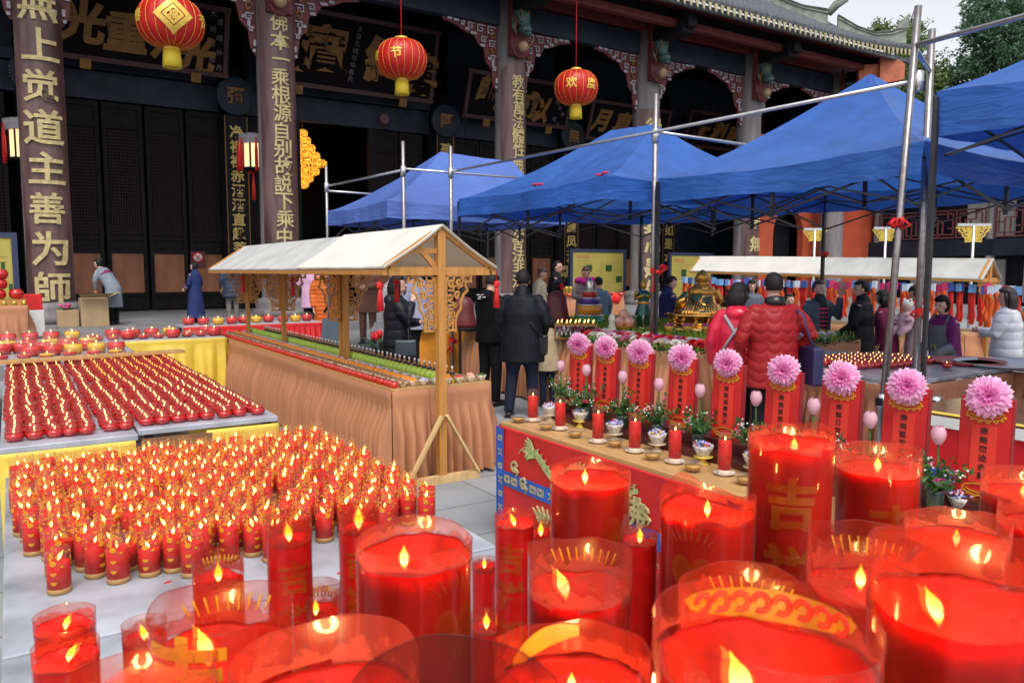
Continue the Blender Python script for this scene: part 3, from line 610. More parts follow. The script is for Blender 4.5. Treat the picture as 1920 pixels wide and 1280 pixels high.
sm = [(c, 0, .8 - k * .22) for k, c in enumerate('大清光緒年仲春月')]
signboard(1.15, 5.95, 8.65, 1.9, 25.4, [('光', -1.5, 0), ('重', -.35, -.1), ('法', .85, -.15), ('光', 1.55, -.45)], 1.15, 'black signboard with gold 光重 behind the leftmost lantern', .1, [(c, 2.0 + k % 2 * .2, y) for k, (c, x, y) in enumerate(sm)])
signboard(7.0, 13.0, 8.85, 2.3, 25.2, [('藏', -2.2, 0), ('寶', -.95, .05), ('經', 1.15, -.0), ('樓', 2.4, -.3)], 1.5, 'black signboard with large gold 寶經 characters over the open doorway', .0, [(c, .15 - k * .03, y * 1.05) for k, (c, x, y) in enumerate(sm)], .28)
signboard(14.6, 19.3, 8.25, 1.6, 25.6, [('師', -1.5, .3), ('爲', -.6, 0), ('戒', .35, -.1), ('以', 1.05, -.25)], 1.0, 'black signboard with slanted gold 師以 beside the third column', .25, [(c, 1.75 + k % 3 * .18, y) for k, (c, x, y) in enumerate(sm)])
signboard(20.4, 24.7, 7.9, 1.5, 25.6, [('月', -1.6, 0), ('真', -.4, .0), ('教', .7, -.1)], .95, 'black signboard with slanted gold 真教, second from the right', .3)
signboard(26.0, 30.8, 8.1, 1.5, 25.6, [('行', -1.5, 0), ('利', -.4, .0), ('明', .7, -.1)], .9, 'black signboard with slanted gold 利明 above the middle awning', .3)
# palace lanterns hung from the veranda
mGlowW = glow('lit_lantern_pane', (1, .66, .34), .75)
def palace(px, label, dy=0):
    p = aty(px, 290 + dy, 23.3); t = thing('palace_lantern', label, 'lantern', (p.x, p.y, p.z - .9), group='six-sided hanging lanterns')
    b = MB(); b.lathe([(.26, -.38), (.26, .3)], 6, p, False); b.build('pane', mGlowW, t)
    b = MB()
    for k in range(6): a = k * pi / 3; b.bar(p + Vector((.27 * cos(a), .27 * sin(a), -.42)), p + Vector((.27 * cos(a), .27 * sin(a), .34)), .045)
    b.lathe([(0, -.44), (.34, -.44), (.34, -.38), (.26, -.38)], 6, p, False); b.build('lantern_frame', mBlack, t)
    b = MB(); b.lathe([(.26, .3), (.38, .3), (.38, .56), (.3, .56), (.1, .62), (0, .62)], 6, p, False); b.build('crown_board', mWhiteOld, t)
    b = MB(); b.tube([p + Vector((0, 0, .6)), p + Vector((0, 0, 4.2))], .012, 5); b.build('cord', mBlack, t)
    for k in range(6):
        a = k * pi / 3 + .5; q = p + Vector((.42 * cos(a), .42 * sin(a), 0)); b = MB(); b.tube([q + Vector((0, 0, .45)), q + Vector((0, 0, .1)), q + Vector((0, 0, -.5))], [.012, .045, .05], 6); b.build('tassel', mRed, t)
    b = MB(); b.tube([p + Vector((0, 0, -.44)), p + Vector((0, 0, -.9)), p + Vector((0, 0, -1.3))], [.012, .05, .06], 6); b.build('tassel', mRed, t)
palace(474, 'lit six-sided lantern with red tassels beside the second column'); palace(40, 'six-sided lantern with red tassels half hidden behind the leftmost column', -22); palace(872, 'six-sided lantern with red tassels just above the far blue awning', 45)
# chandelier inside the open doorway
p = aty(567, 258, 30.5); crystal = glow('lit_gold_crystal', (1, .52, .06), .9); _n = crystal.node_tree.nodes; _z = _n.new('ShaderNodeTexVoronoi'); _z.inputs['Scale'].default_value = 9; _mr = _n.new('ShaderNodeMapRange'); _mr.inputs[1].default_value = .1; _mr.inputs[2].default_value = .6; _mr.inputs[3].default_value = 1.5; _mr.inputs[4].default_value = .1; crystal.node_tree.links.new(_z.outputs[0], _mr.inputs[0]); crystal.node_tree.links.new(_mr.outputs[0], _n['Principled BSDF'].inputs['Emission Strength'])
t = thing('chandelier', 'glowing gold tiered chandelier inside the open doorway', 'chandelier', (p.x, p.y, p.z - 2.2)); mCh = crystal
for k, (r, z) in enumerate(((.18, .25), (.30, -.02), (.46, -.3), (.64, -.6), (.9, -.9), (.6, -1.22), (.36, -1.5), (.18, -1.72))):
    b = MB(); b.lathe([(r * .6, z + .06), (r * .97, z + .02), (r * .97, z - .02)], 30, p); nn = int(r * 26) + 8
    for q_ in range(nn): a = 6.283 * q_ / nn; b.ball(p + Vector((r * cos(a), r * sin(a), z - .10)), (.035, .035, .10), 6, 4); b.ball(p + Vector((r * .75 * cos(a + .1), r * .75 * sin(a + .1), z - .15)), (.035, .035, .11), 6, 4)
    b.build('crystal_tier', mCh, t)
b = MB(); b.tube([p + Vector((0, 0, .4)), p + Vector((0, 0, 3.2))], .03, 6); b.build('chain', mGoldOld, t)
# no-smoking sign, notice boards
p = aty(371, 486, YI - .1); t = thing('no_smoking_sign', 'small dark square sign with a no-smoking roundel on the door', 'sign', (p.x, p.y, p.z - .2))
b = MB(); b.box(p.x - .22, p.y - .03, p.z - .25, p.x + .22, p.y, p.z + .25); b.build('sign_plate', M('sign_maroon', (.10, .012, .016), .5), t)
b = MB(); T = Matrix.Translation(p + Vector((0, -.035, .06))) @ Matrix.Rotation(pi / 2, 4, 'X'); b.lathe([(0, .01), (.13, .01), (.13, 0)], 20); b.m = 1; b.lathe([(.13, .018), (.165, .018), (.165, 0)], 24); b.box(-.018, -.13, .011, .018, .13, .018); b.m = 2; b.box(-.08, -.015, .01, .08, .015, .013); b.shift(T @ Matrix.Rotation(.8, 4, 'Z')).build('roundel', [mWhite, mRed, mBlack], t)
mNote = M('mustard_notice_paper', (.42, .34, .07), .7, var=.1, scale=2); mNavy = M('navy_frame', (.025, .035, .085), .5)
def notice(px0, px1, py0, py1, Y, label, seed):
    a = aty(px0, py1, Y); c = aty(px1, py0, Y); t = thing('notice_board', label, 'notice board', ((a.x + c.x) / 2, Y, a.z))
    b = MB(); b.box(a.x, Y - .04, a.z, c.x, Y + .04, c.z); b.build('notice_sheet', mNote, t)
    b = MB(); f = .12
    b.box(a.x - f, Y - .07, a.z - f, a.x, Y + .05, c.z + f); b.box(c.x, Y - .07, a.z - f, c.x + f, Y + .05, c.z + f); b.box(a.x, Y - .068, c.z, c.x, Y + .05, c.z + f); b.box(a.x, Y - .068, a.z - f, c.x, Y + .05, a.z)
    for x in (a.x, c.x): b.box(x - .05, Y - .03, .45, x + .05, Y + .03, a.z - f)
    b.build('frame', mNavy, t)
    r2 = random.Random(seed); W = c.x - a.x; H = c.z - a.z; b = MB(); y = Y - .046
    b.box(a.x + .08 * W, y, c.z - .16 * H, a.x + .33 * W, y + .003, c.z - .07 * H); b.m = 1
    for qx, qz in ((.25, .62), (.64, .62), (.85, .34)): b.box(a.x + qx * W, y - .002, a.z + qz * H - .1 * H, a.x + (qx + .12) * W, y + .003, a.z + qz * H + .06 * H)
    b.m = 2
    for k in range(22):
        zz = c.z - (.22 + .033 * k) * H; x0 = a.x + (.08 + .44 * (k % 2)) * W
        b.box(x0, y + .001, zz, x0 + W * r2.uniform(.2, .4), y + .003, zz + .008 * H)
    b.build('print', [M('tan_headline', (.40, .22, .06), .7), mGrassD, M('grey_print', (.25, .21, .08), .7)], t)
notice(1072, 1168, 474, 548, 22.9, 'mustard notice board in a navy frame left of the 心 column', 1); notice(1256, 1332, 480, 560, 22.9, 'mustard notice board behind the golden Buddha', 2); notice(-30, 20, 446, 590, 21.2, 'mustard notice board at the left edge of the photo', 3)
# ================================================================ cloth skirts, tables
def skirt(pts, ztop, zbot, seed, band=.13, amp=.075, freq=33., n_per=110):
    """pleated cloth hanging along a line of corners (outside on the left-hand side going along)"""
    b = MB(); P = [Vector((p[0], p[1], 0)) for p in pts]; segs = []; tot = 0
    for i in range(len(P) - 1): L = (P[i + 1] - P[i]).length; segs.append((P[i], P[i + 1], tot, L)); tot += L
    for A, B, s0, L in segs:
        d = (B - A).normalized(); nr = Vector((d.y, -d.x, 0)); nu = max(6, int(L * n_per)); zs = [ztop, ztop - .004, ztop - band * .5, ztop - band, ztop - band - .02, ztop - band - .1, (ztop + zbot) / 2, zbot + .15, zbot]
        vs = []
        for z in zs:
            k = 0 if z >= ztop - band else min(1, (ztop - band - z) / .22)
            for i in range(nu + 1):
                u = i / nu * L; s = s0 + u
                ph = s * freq + 3.0 * noise.noise((s * 1.7, seed, 0)) + .5 * noise.noise((s * 3, z * 2, seed))
                f = amp * k * (abs(sin(ph)) ** .7 + .6 * noise.noise((s * 9, seed, z * .6))) * (1 + .6 * (ztop - z)) + (.008 if 0 < k else .012) * (1 if z < ztop - .003 else 0)
                fe = min(1, min(u, L - u) / .03) if amp else 1
                vs.append(A + d * u + nr * (f * fe + .006) + Vector((0, 0, z + (.012 * noise.noise((s * 4, seed, 3)) if z == zbot else 0))))
        m = nu + 1; b.add(vs, [(j * m + i, j * m + i + 1, (j + 1) * m + i + 1, (j + 1) * m + i) for j in range(len(zs) - 1) for i in range(nu)], True)
    return b
def cloth(name, pts, ztop, zbot, seed, mat, label, cat='table skirt', group=None, **kw):
    return single(skirt(pts, ztop, zbot, seed, **kw), name, mat, label, cat, group)
def table(name, x0, y0, x1, y1, z, mat, label, lm=None, th=.035, seams=()):
    t = thing(name, label, 'table', ((x0 + x1) / 2, (y0 + y1) / 2, 0)); b = MB(); cuts = [y0] + list(seams) + [y1]
    for i in range(len(cuts) - 1): b.box(x0, cuts[i] + (.004 if i else 0), z - th, x1, cuts[i + 1] - (.004 if i < len(cuts) - 2 else 0), z)
    b.build('table_top', mat, t, bevel=.004)
    for x in (x0 + .06, x1 - .06):
        for y in (y0 + .06, y1 - .06): b = MB(); b.bar((x, y, 0), (x, y, z - th), .05); b.build('leg', lm or mDarkSteel, t)
    return t
# ================================================================ blue pop-up awnings
mTent = leafy('blue_awning_cloth', (.042, .155, .55), .34, .36, .16, 2.5); mTentL = leafy('faded_blue_awning_cloth', (.11, .20, .58), .30, .45, .12, 1.5)
for _m in (mTent, mTentL):
    _n = _m.node_tree.nodes; _l = _m.node_tree.links; _tc = _n.new('ShaderNodeTexCoord'); _mp = _n.new('ShaderNodeMapping'); _mp.inputs['Scale'].default_value = (1, 1, 5); _nz = _n.new('ShaderNodeTexNoise'); _nz.inputs['Scale'].default_value = 2.6; _nz.inputs['Detail'].default_value = 5; _nz.inputs['Distortion'].default_value = .8; _bp = _n.new('ShaderNodeBump'); _bp.inputs['Strength'].default_value = .26; _bp.inputs['Distance'].default_value = .12
    _l.new(_tc.outputs['Object'], _mp.inputs[0]); _l.new(_mp.outputs[0], _nz.inputs['Vector']); _l.new(_nz.outputs[0], _bp.inputs['Height']); _l.new(_bp.outputs[0], _n['Principled BSDF'].inputs['Normal'])
def awning(x0, y0, x1, y1, ze, ridge, label, mat, vh=.26, seed=0, legs=(1, 1, 1, 1), lw=.032, sag=.0):
    t = thing('blue_awning', label, 'awning', ((x0 + x1) / 2, (y0 + y1) / 2, 0), group='blue pop-up awnings')
    A = Vector(ridge[0]); B = Vector(ridge[1]); cs = [Vector((x0, y0, ze)), Vector((x1, y0, ze)), Vector((x1, y1, ze)), Vector((x0, y1, ze))]
    rp = [A, A if abs(A.y - B.y) > .01 else B, B, B if abs(A.y - B.y) > .01 else A]
    b = MB()
    for i in range(4):
        p, q = cs[i], cs[(i + 1) % 4]; e, f = rp[i], rp[(i + 1) % 4]; nrm = Vector(((q - p).y, -(q - p).x, 0)).normalized()
        def fn(u, v):
            lo = p.lerp(q, u); hi = e.lerp(f, u); r_ = lo.lerp(hi, v); z = ze + (hi.z - ze) * (v ** 1.28 if v > 0 else 0)
            z -= .05 * sin(pi * u) * (1 - v) + .03 * sin(pi * v) * (1 - abs(2 * u - 1)); z += .014 * noise.noise((lo.x * 2.3 + seed, lo.y * 2.3, v * 5)) + .010 * sin(u * 40 + v * 14 + seed) * (1 - v) ** 2 * abs(noise.noise((u * 3, v * 2, seed)))
            return Vector((r_.x, r_.y, z))
        b.grid(fn, 26, 14)
        def fv(u, v):
            r_ = fn(u, 0); wob = .03 * v * sin(u * 9 + seed * 2 + i) + .02 * v * noise.noise((u * 14, seed, i))
            return r_ + nrm * (wob + .01 * v) + Vector((0, 0, -vh * v * (1 - .12 * sin(pi * u)) + .012 * noise.noise((u * 6, v * 3, seed + i))))
        b.grid(fv, 40, 6)
    b.build('canopy', mat, t)
    names = list(zip(cs, legs))
    for c, on in names:
        if on: b = MB(); b.bar((c.x, c.y, 0), (c.x, c.y, ze - .05), lw); b.bar((c.x, c.y, ze * .5), (c.x, c.y, ze - .04), lw * 1.2); b.lathe([(0, 0), (.06, 0), (.06, .02), (0, .02)], 8, (c.x, c.y, 0)); b.build('leg', mDarkSteel, t)
    for i in range(4):
        cc_ = sum(cs, Vector()) / 4; p, q = (c_.lerp(cc_, .045) + Vector((0, 0, -.12)) for c_ in (cs[i], cs[(i + 1) % 4])); b = MB(); m = 2; dz = Vector((0, 0, -.36))
        for k in range(m):
            a_, c_ = p.lerp(q, k / m), p.lerp(q, (k + 1) / m); off = (q - p).normalized().cross(Vector((0, 0, 1))) * .015
            b.bar(a_ + off, c_ + dz + off, .026, .016); b.bar(a_ + dz - off, c_ - off, .026, .016)
            if k: b.bar(a_ + Vector((0, 0, .03)), a_ + dz * 1.1, .03)
        b.build('truss', mDarkSteel, t)
    mid = (A + B) / 2; b = MB()
    for i in range(4): h = (cs[i] + cs[(i + 1) % 4]) / 2; b.bar(h + Vector((0, 0, -.42)), Vector((mid.x, mid.y, ze + .05)), .026, .016); b.bar(h + Vector((0, 0, -.1)), Vector((mid.x, mid.y, ze - .3)), .026, .016)
    b.bar((mid.x, mid.y, ze - .35), (mid.x, mid.y, min(A.z, B.z) - .03), .035); b.build('centre_brace', mDarkSteel, t)
    return t
awning(6.12, 3.46, 9.12, 6.46, 2.72, ((7.74, 4.98, 3.76), (7.74, 5.02, 3.76)), 'pointed blue awning, the widest, with its peak below the curled roof corner', mTent, seed=1, legs=(0, 0, 1, 1))
awning(5.55, 6.66, 9.1, 10.0, 2.74, ((7.25, 7.75, 3.62), (7.35, 8.75, 3.70)), 'blue awning in the middle of the row with two red threads on its cloth', mTent, seed=2, legs=(0, 0, 1, 1))
awning(4.85, 10.98, 8.2, 13.6, 2.76, ((6.3, 12.0, 3.72), (7.8, 12.0, 3.66)), 'faded lilac blue awning with a flat ridge, the farthest of the row', mTentL, seed=3, legs=(0, 0, 1, 1))
awning(6.12, .35, 9.3, 3.38, 3.08, ((7.7, 1.8, 4.2), (7.7, 1.9, 4.2)), 'nearest blue awning cut off by the right edge of the photo', mTent, vh=.34, seed=4, legs=(1, 0, 0, 1))
# red threads lie on the cloth of the middle awning
def thread(x, y, n, lab):
    b = MB(); r2 = random.Random(n); pts = []
    for k in range(7): pts.append((x + .04 * r2.uniform(-1, 1), y - .03 * k + .02 * r2.uniform(-1, 1), 2.77 + .02 * r2.uniform(0, 1)))
    b.tube(pts, .014, 5); single(b, 'red_thread', M('magenta_red_thread', (.65, .01, .06), .6), lab, 'thread')
thread(5.66, atx(1010, 350, 5.66).y + .1, 2, 'short red thread lying on the blue cloth, the left of two'); thread(5.66, atx(1130, 332, 5.66).y + .1, 7, 'short red thread lying on the blue cloth, the right of two')
# ================================================================ tube frame
fr = thing('scaffold_frame', 'bare steel tube frame of tall poles and rails standing between the awnings', 'frame', (6, 7, 0))
P1 = (4.84, 13.6); P2 = (5.04, 10.8); P3 = (5.73, 10.58); P4 = (6.17, 6.57); P5 = (5.95, 3.52); P6 = (6.72, 3.78)
mPole = M('reflection_darkened_pole', (.30, .27, .27), .3, metal=.85, var=.2, scale=20)  # bare steel like the rails; its dark brownish reflections are put into the colour
def pole(p, zt, mat=mPole, lean=(0, 0), r=.028):
    b = MB(); b.tube([(p[0], p[1], 0), (p[0] + lean[0], p[1] + lean[1], zt)], r, 12); b.build('pole', mat, fr)
pole(P1, 3.55); pole(P2, 3.62); pole(P3, 3.58); pole(P4, 3.66, r=.03); pole((5.86, 3.58), 3.75, lean=(.19, -.06), r=.028); pole(P6, 3.75, r=.03)
def rail(a, c, z0, z1, r=.018):
    b = MB(); b.tube([(*a, z0), (*c, z1)], r, 10); b.build('rail', mSteel, fr)
rail(P1, P2, 3.2, 3.2); rail(P3, (P5[0] + .1, P5[1]), 3.2, 3.18); rail((P5[0] + .08, P5[1]), (6.0, .5), 3.45, 3.5, .02); rail(P4, (8.2, 6.57), 3.25, 3.23); rail(P2, (7.1, 10.7), 3.22, 3.20); rail(P1, (6.2, 13.6), 3.12, 3.1); rail((P5[0] + .1, P5[1]), P6, 3.42, 3.4)
for p, z in ((P2, 3.2), (P3, 3.2), (P4, 3.22), (P5, 3.2), (P1, 3.2)): b = MB(); b.tube([(p[0] + (.14 if p == P5 else 0), p[1], z - .09), (p[0] + (.14 if p == P5 else 0), p[1], z + .06)], .043, 10); b.build('clamp', mSteel, fr)
def bow(p, label, s=.1, seed=0, tails=2):
    r2 = random.Random(seed); b = MB(); p = Vector(p)
    for k in range(3): a = k * .02; b.lathe([(.045, -.012 + a), (.05, 0 + a), (.045, .012 + a)], 10, p)
    for k in range(4):
        a = r2.uniform(0, 6.28); d = Vector((cos(a), sin(a), r2.uniform(-.2, .5))) * s
        b.tube([p, p + d * .6 + Vector((0, 0, .03)), p + d, p + d * .5 - Vector((0, 0, .03)), p], [.012, .022, .02, .022, .012], 6, flat=.35)
    for k in range(tails): a = r2.uniform(0, 6.28); d = Vector((cos(a) * .5, sin(a) * .5, -1)) * s * 1.4; b.tube([p, p + d * .5 + Vector((.02, .01, 0)), p + d], [.014, .018, .015], 6, flat=.3)
    single(b, 'red_ribbon', mRed, label, 'ribbon', 'red ribbons tied to the poles')
bow((5.95, 3.55, 2.06), 'red ribbon knotted high on the leaning steel pole', .1, 1); bow((6.17, 6.55, 1.68), 'red ribbon bow on the tall steel pole left of the Buddha', .16, 2); bow((6.17, 6.55, .85), 'red ribbon tied low on the tall pole above the tablets', .12, 3); bow((6.72, 3.76, 1.32), 'red ribbon tied on the upright pole above the purple-sleeved woman', .09, 4)
bow((9.12, 6.44, 1.9), 'red ribbon tied round the dark awning leg in front of the woman with a phone', .06, 5, 0); bow((8.2, 13.6, 1.78), 'red ribbon tied round the thin awning leg left of the seated Buddha group', .07, 6); bow((5.73, 10.58, .6), 'red ribbon tied low on the steel pole beside the orange cloth', .12, 8)
# ================================================================ white-roofed stalls
def arc(cx, cy, r, a0, a1, n=8): return [(cx + r * cos(radians(a0 + (a1 - a0) * k / n)), cy + r * sin(radians(a0 + (a1 - a0) * k / n))) for k in range(n + 1)]
def carved(o, ux, W, H, mat, parent, name='carved_bracket', simple=False):
    """openwork corner piece: stepped border, key frets and scrolls; o is the inner top corner"""
    b = MB(); uz = (0, 0, 1); T = .016
    def st(p, w_=.045): b.strip([(x * W, y * H) for x, y in p], w_ * W * 1.6, o, ux, uz, T)
    st([(0, -.0), (1, 0)], .07); st([(.035, 0), (.035, -1)], .07); st([(1, 0), (1, -.12), (.8, -.12), (.8, -.2), (.88, -.28), (.72, -.36), (.6, -.5), (.62, -.6), (.46, -.72), (.4, -.84), (.42, -1), (0, -1)])
    if not simple:
        for cx, cy, r in ((.25, -.16, .1), (.55, -.14, .09), (.2, -.42, .1), (.48, -.36, .1), (.22, -.66, .09), (.18, -.86, .08), (.74, -.08, .06), (.4, -.55, .06)):
            st([(cx + dx, cy + dy * .6) for dx, dy in arc(0, 0, r, 20, 300)], .04); st([(cx + dx, cy + dy * .6) for dx, dy in arc(.02, 0, r * .45, 200, 480)], .035)
        for q in ([(.06, -.28), (.34, -.28), (.34, -.2), (.44, -.2)], [(.06, -.55), (.3, -.55), (.3, -.48)], [(.35, -.02), (.35, -.1)], [(.65, -.02), (.65, -.2), (.5, -.25)], [(.06, -.76), (.36, -.76), (.36, -.66)], [(.3, -.76), (.3, -.98)], [(.12, -.12), (.12, -.02)]): st(q, .035)
    return b.build(name, mat, parent)
def tassel(p, label, s=1., grp=None):
    p = Vector(p); t = MB(); t.tube([p, p - Vector((0, 0, .09 * s))], .003, 5); q = p - Vector((0, 0, .12 * s))
    t.ball(q, (.028 * s, .018 * s, .034 * s), 8, 6)
    for k in range(5): a = k * 1.256; t.ball(q + Vector((cos(a), .3 * sin(a), sin(a))) * .022 * s, .012 * s, 6, 4)
    t.tube([q - Vector((0, 0, .03 * s)), q - Vector((0, 0, .06 * s)), q - Vector((0, 0, .2 * s))], [.01 * s, .02 * s, .031 * s], 10)
    single(t, 'red_tassel', mRed, label, 'tassel', grp)
def stall(base, L, W, ze, zr, label, posts, brackets_at, sections, tas_lab, dz_far=0., hang=0.):
    """long gabled canvas roof on centre posts; runs along +Y from its near gable"""
    bx, by = base; t = thing('market_stall', label, 'stall', (bx, by, 0)); h = W / 2
    zf = lambda y: dz_far * (y - by) / L
    for k, (s0, s1, dz) in enumerate(sections):
        b = MB()
        for sg in (-1, 1):
            def fn(u, v):
                y = by + s0 + (s1 - s0) * u; x = bx + sg * h * (1 - v)
                return (x, y, ze + dz + zf(y) + (zr - ze) * v - .012 * sin(pi * v) + .006 * noise.noise((x * 4, y * 2, k)))
            b.grid(fn, 20, 6)
        for v in list(range(len(b.v))): pass
        n0 = len(b.v); b.v += [v + Vector((0, 0, -.012)) for v in b.v[:n0]]; nf = len(b.f)
        for f in b.f[:nf]: b.f.append(tuple(i + n0 for i in reversed(f))); b.mi.append(0); b.sm.append(True)
        b.build('canvas_roof', mCanvas if k else mCanvasD, t)
    for sg in (-1, 1): b = MB(); b.bar((bx + sg * (h - .02), by, ze - .03), (bx + sg * (h - .02), by + L, ze - .03 + dz_far), .035, .04); b.build('eave_rail', mWood, t)
    b = MB(); b.bar((bx, by, zr - .04), (bx, by + L, zr - .04 + dz_far), .04); b.build('ridge_pole', mWood, t)
    for yy in (by + .03, by + L - .03):
        z0 = zf(yy)
        b = MB(); b.bar((bx - h + .05, yy, ze - .02 + z0), (bx + h - .05, yy, ze - .02 + z0), .035, .065)
        for sg in (-1, 1): b.bar((bx + sg * (h - .02), yy, ze + z0), (bx, yy, zr - .02 + z0), .035, .045)
        b.bar((bx - h * .55, yy + .01, ze + (zr - ze) * .42 + z0), (bx, yy + .01, ze + (zr - ze) * .42 + z0), .03, .04); b.bar((bx - h * .42, yy + .012, ze + (zr - ze) * .58 + z0), (bx - h * .05, yy + .012, ze + z0), .03, .04); b.build('gable_truss', mWood, t)
    for y, z0, th in posts: b = MB(); b.bar((bx, y, z0), (bx, y, zr - .05 + zf(y)), th, th, (0, 1, 0)); b.build('post', mWood, t)
    for y, ax, sz, hh in brackets_at:
        for sg in (-1, 1): carved((bx + (sg * .035 if ax == 'x' else -.02), y + (0 if ax == 'x' else sg * .035), ze - .05 + zf(y)), (sg, 0, 0) if ax == 'x' else (0, sg, 0), sz, hh, mWood, t)
    return t
mCanvasD = leafy('grey_stained_canvas', (.60, .60, .58), .25, .7, .14, 3.)
BX, BY = 2.85, 5.42
st1 = stall((BX, BY), 6.1, 1.0, 1.715, 2.045, 'wooden offering stall with a white gabled roof and carved brackets, beside the candles', [(BY + .03, .0, .065), (7.52, .757, .05), (7.64, .757, .05), (9.67, .757, .05), (11.4, .757, .05)],
            [(BY + .03, 'x', .235, .44), (7.58, 'x', .25, .47), (9.67, 'x', .25, .46), (11.4, 'x', .24, .42)], [(2.05, 6.12, .0), (-.03, 2.1, .012)], None)
b = MB(); yy = BY - .02
b.bar((BX - .33, yy + .03, .03), (BX + .33, yy + .03, .03), .07, .06); b.build('foot_beam', mWoodL, st1)
b = MB(); b.bar((BX - .31, yy, .06), (BX - .02, yy, .55), .045, .02); b.build('brace', mWoodL, st1); b = MB(); b.bar((BX + .31, yy, .06), (BX + .02, yy, .55), .045, .02); b.build('brace', mWoodL, st1)
for k, (px, py, Y, lb) in enumerate(((712, 522, 5.5, 'red tassel at the left eave corner, nearest gable of the stall'), (743, 522, 7.0, 'red tassel in front of the face of the woman in black'), (931, 528, 5.45, 'red tassel hanging from the right eave end of the gable'), (455, 522, 11.3, 'red tassel at the farthest stall post'), (548, 526, 9.5, 'red tassel at the third stall post from the gable'))):
    p = aty(px, 507, Y); tassel((p.x, p.y, 1.70), lb, .95, 'red tassels under the stall roof')
table('offering_table', 2.5, 5.62, 3.42, 12.1, .757, mBoardTop, 'long offering table under the white roof carrying rows of bowls', mWoodL, seams=(7.7, 9.9))
cloth('table_skirt', [(2.5, 12.1), (2.5, 9.9)], .745, .03, 4, mTerra, 'far length of terracotta skirt on the long offering table'); cloth('table_skirt', [(2.5, 9.9), (2.5, 7.7)], .745, .03, 5, mTerra, 'middle length of terracotta skirt on the long offering table'); cloth('table_skirt', [(2.5, 7.7), (2.5, 5.62), (2.84, 5.62)], .745, .03, 6, mTerra, 'near length of terracotta skirt wrapping the table corner left of the post'); cloth('table_skirt', [(2.84, 5.62), (3.42, 5.62), (3.42, 7.5)], .745, .03, 7, mTerra, 'terracotta skirt on the table end right of the stall post')
# second stall far right
SX, SY = 13.05, 6.2
st2 = stall((SX, SY), 6.2, .62, 1.57, 1.89, 'far white-roofed stall on the right hung with red ribbons', [(SY + .03, .0, .06), (SY + 2.1, 0, .05), (SY + 4.1, 0, .05), (SY + 6.1, 0, .05)], [(SY + .03, 'x', .26, .5), (SY + 2.1, 'x', .26, .5), (SY + 4.1, 'x', .26, .5)], [(-.03, 3.0, 0), (2.95, 6.2, .012)], None, .12)
table('offering_table', 12.55, 6.3, 13.55, 12.2, .72, mBoardTop, 'far offering table under the right-hand white roof', mWoodL)
cloth('table_skirt', [(12.55, 12.2), (12.55, 6.3), (13.55, 6.3)], .71, .03, 9, mTerra, 'terracotta skirt on the far right offering table', n_per=40)
# ribbons hung on the far stall and on a rope past it
mRib = [M('scarlet_ribbon', (.62, .02, .012), .5), M('orange_ribbon', (.72, .10, .015), .5)]; mKnot = [M('sky_blue_card', (.16, .35, .66), .5), M('pale_card', (.60, .68, .80), .5), M('navy_card', (.05, .10, .35), .5), M('magenta_card', (.55, .03, .13), .5)]
ropeA = Vector((12.3, 12.1, 1.52)); ropeB = Vector((12.95, 5.0, 1.44)); ropeC = Vector((14.6, 4.1, 1.4)); b = MB(); b.tube([ropeA, ropeB, ropeC], .008, 5); single(b, 'rope', mRed, 'thin red rope carrying the wish ribbons under the far roof', 'rope')
protos = []
for k in range(4):
    t = thing('wish_ribbon', ('scarlet wish ribbon with a sky blue card', 'orange wish ribbon with a pale card', 'scarlet wish ribbon with a navy card', 'orange wish ribbon with a magenta card')[k] + ' hanging on the far stall rope', 'ribbon', (0, 0, 0), 0, 'wish ribbons hung on the far stall'); r2 = random.Random(k)
    b = MB(); pts = [(0, 0, 0)] + [(r2.uniform(-.03, .03), r2.uniform(-.02, .02), -.12 * j) for j in range(1, 6)]; b.tube(pts, [.022, .03, .034, .03, .034, .03], 6, flat=.25, up=(0, 1, 0)); b.tube([(p[0] + .02, p[1] + .045, p[2] * .88) for p in pts], .024, 6, flat=.25, up=(0, 1, 0)); b.build('streamer', mRib[k % 2], t, local=True)
    b = MB(); b.box(-.02, -.04, -.10, .01, .05, .03); b.build('card', mKnot[k], t, local=True); protos.append(t)
used = 0; N = 110
for i in range(N):
    q = ropeA.lerp(ropeB, i / 81) if i < 82 else ropeB.lerp(ropeC, (i - 81) / 28)
    if 34 < i < 38: continue
    q = q + Vector((rnd.uniform(-.05, .02), rnd.uniform(-.04, .04), rnd.uniform(-.03, .02)))
    if used < 4: protos[used].location = q
    else: dup(protos[rnd.randrange(4)], q, rnd.uniform(-.5, .5))
    used += 1
# ================================================================ candle tables
ZT = .80
mMarble = M('pale_metal_sheet', (.42, .45, .50), .32, metal=.15, var=.34, scale=5, bump=.06)
table('candle_table', -.06, 2.1, 1.30, 3.98, ZT, mMarble, 'pale metal-topped table crowded with small red candles'); table('candle_table', -.06, .15, 1.30, 2.085, ZT, mMarble, 'pale metal-topped table under the large foreground candles at left'); table('candle_table', 1.31, .15, 2.3, 1.12, ZT, mMarble, 'pale metal-topped table under the large foreground candles at right')
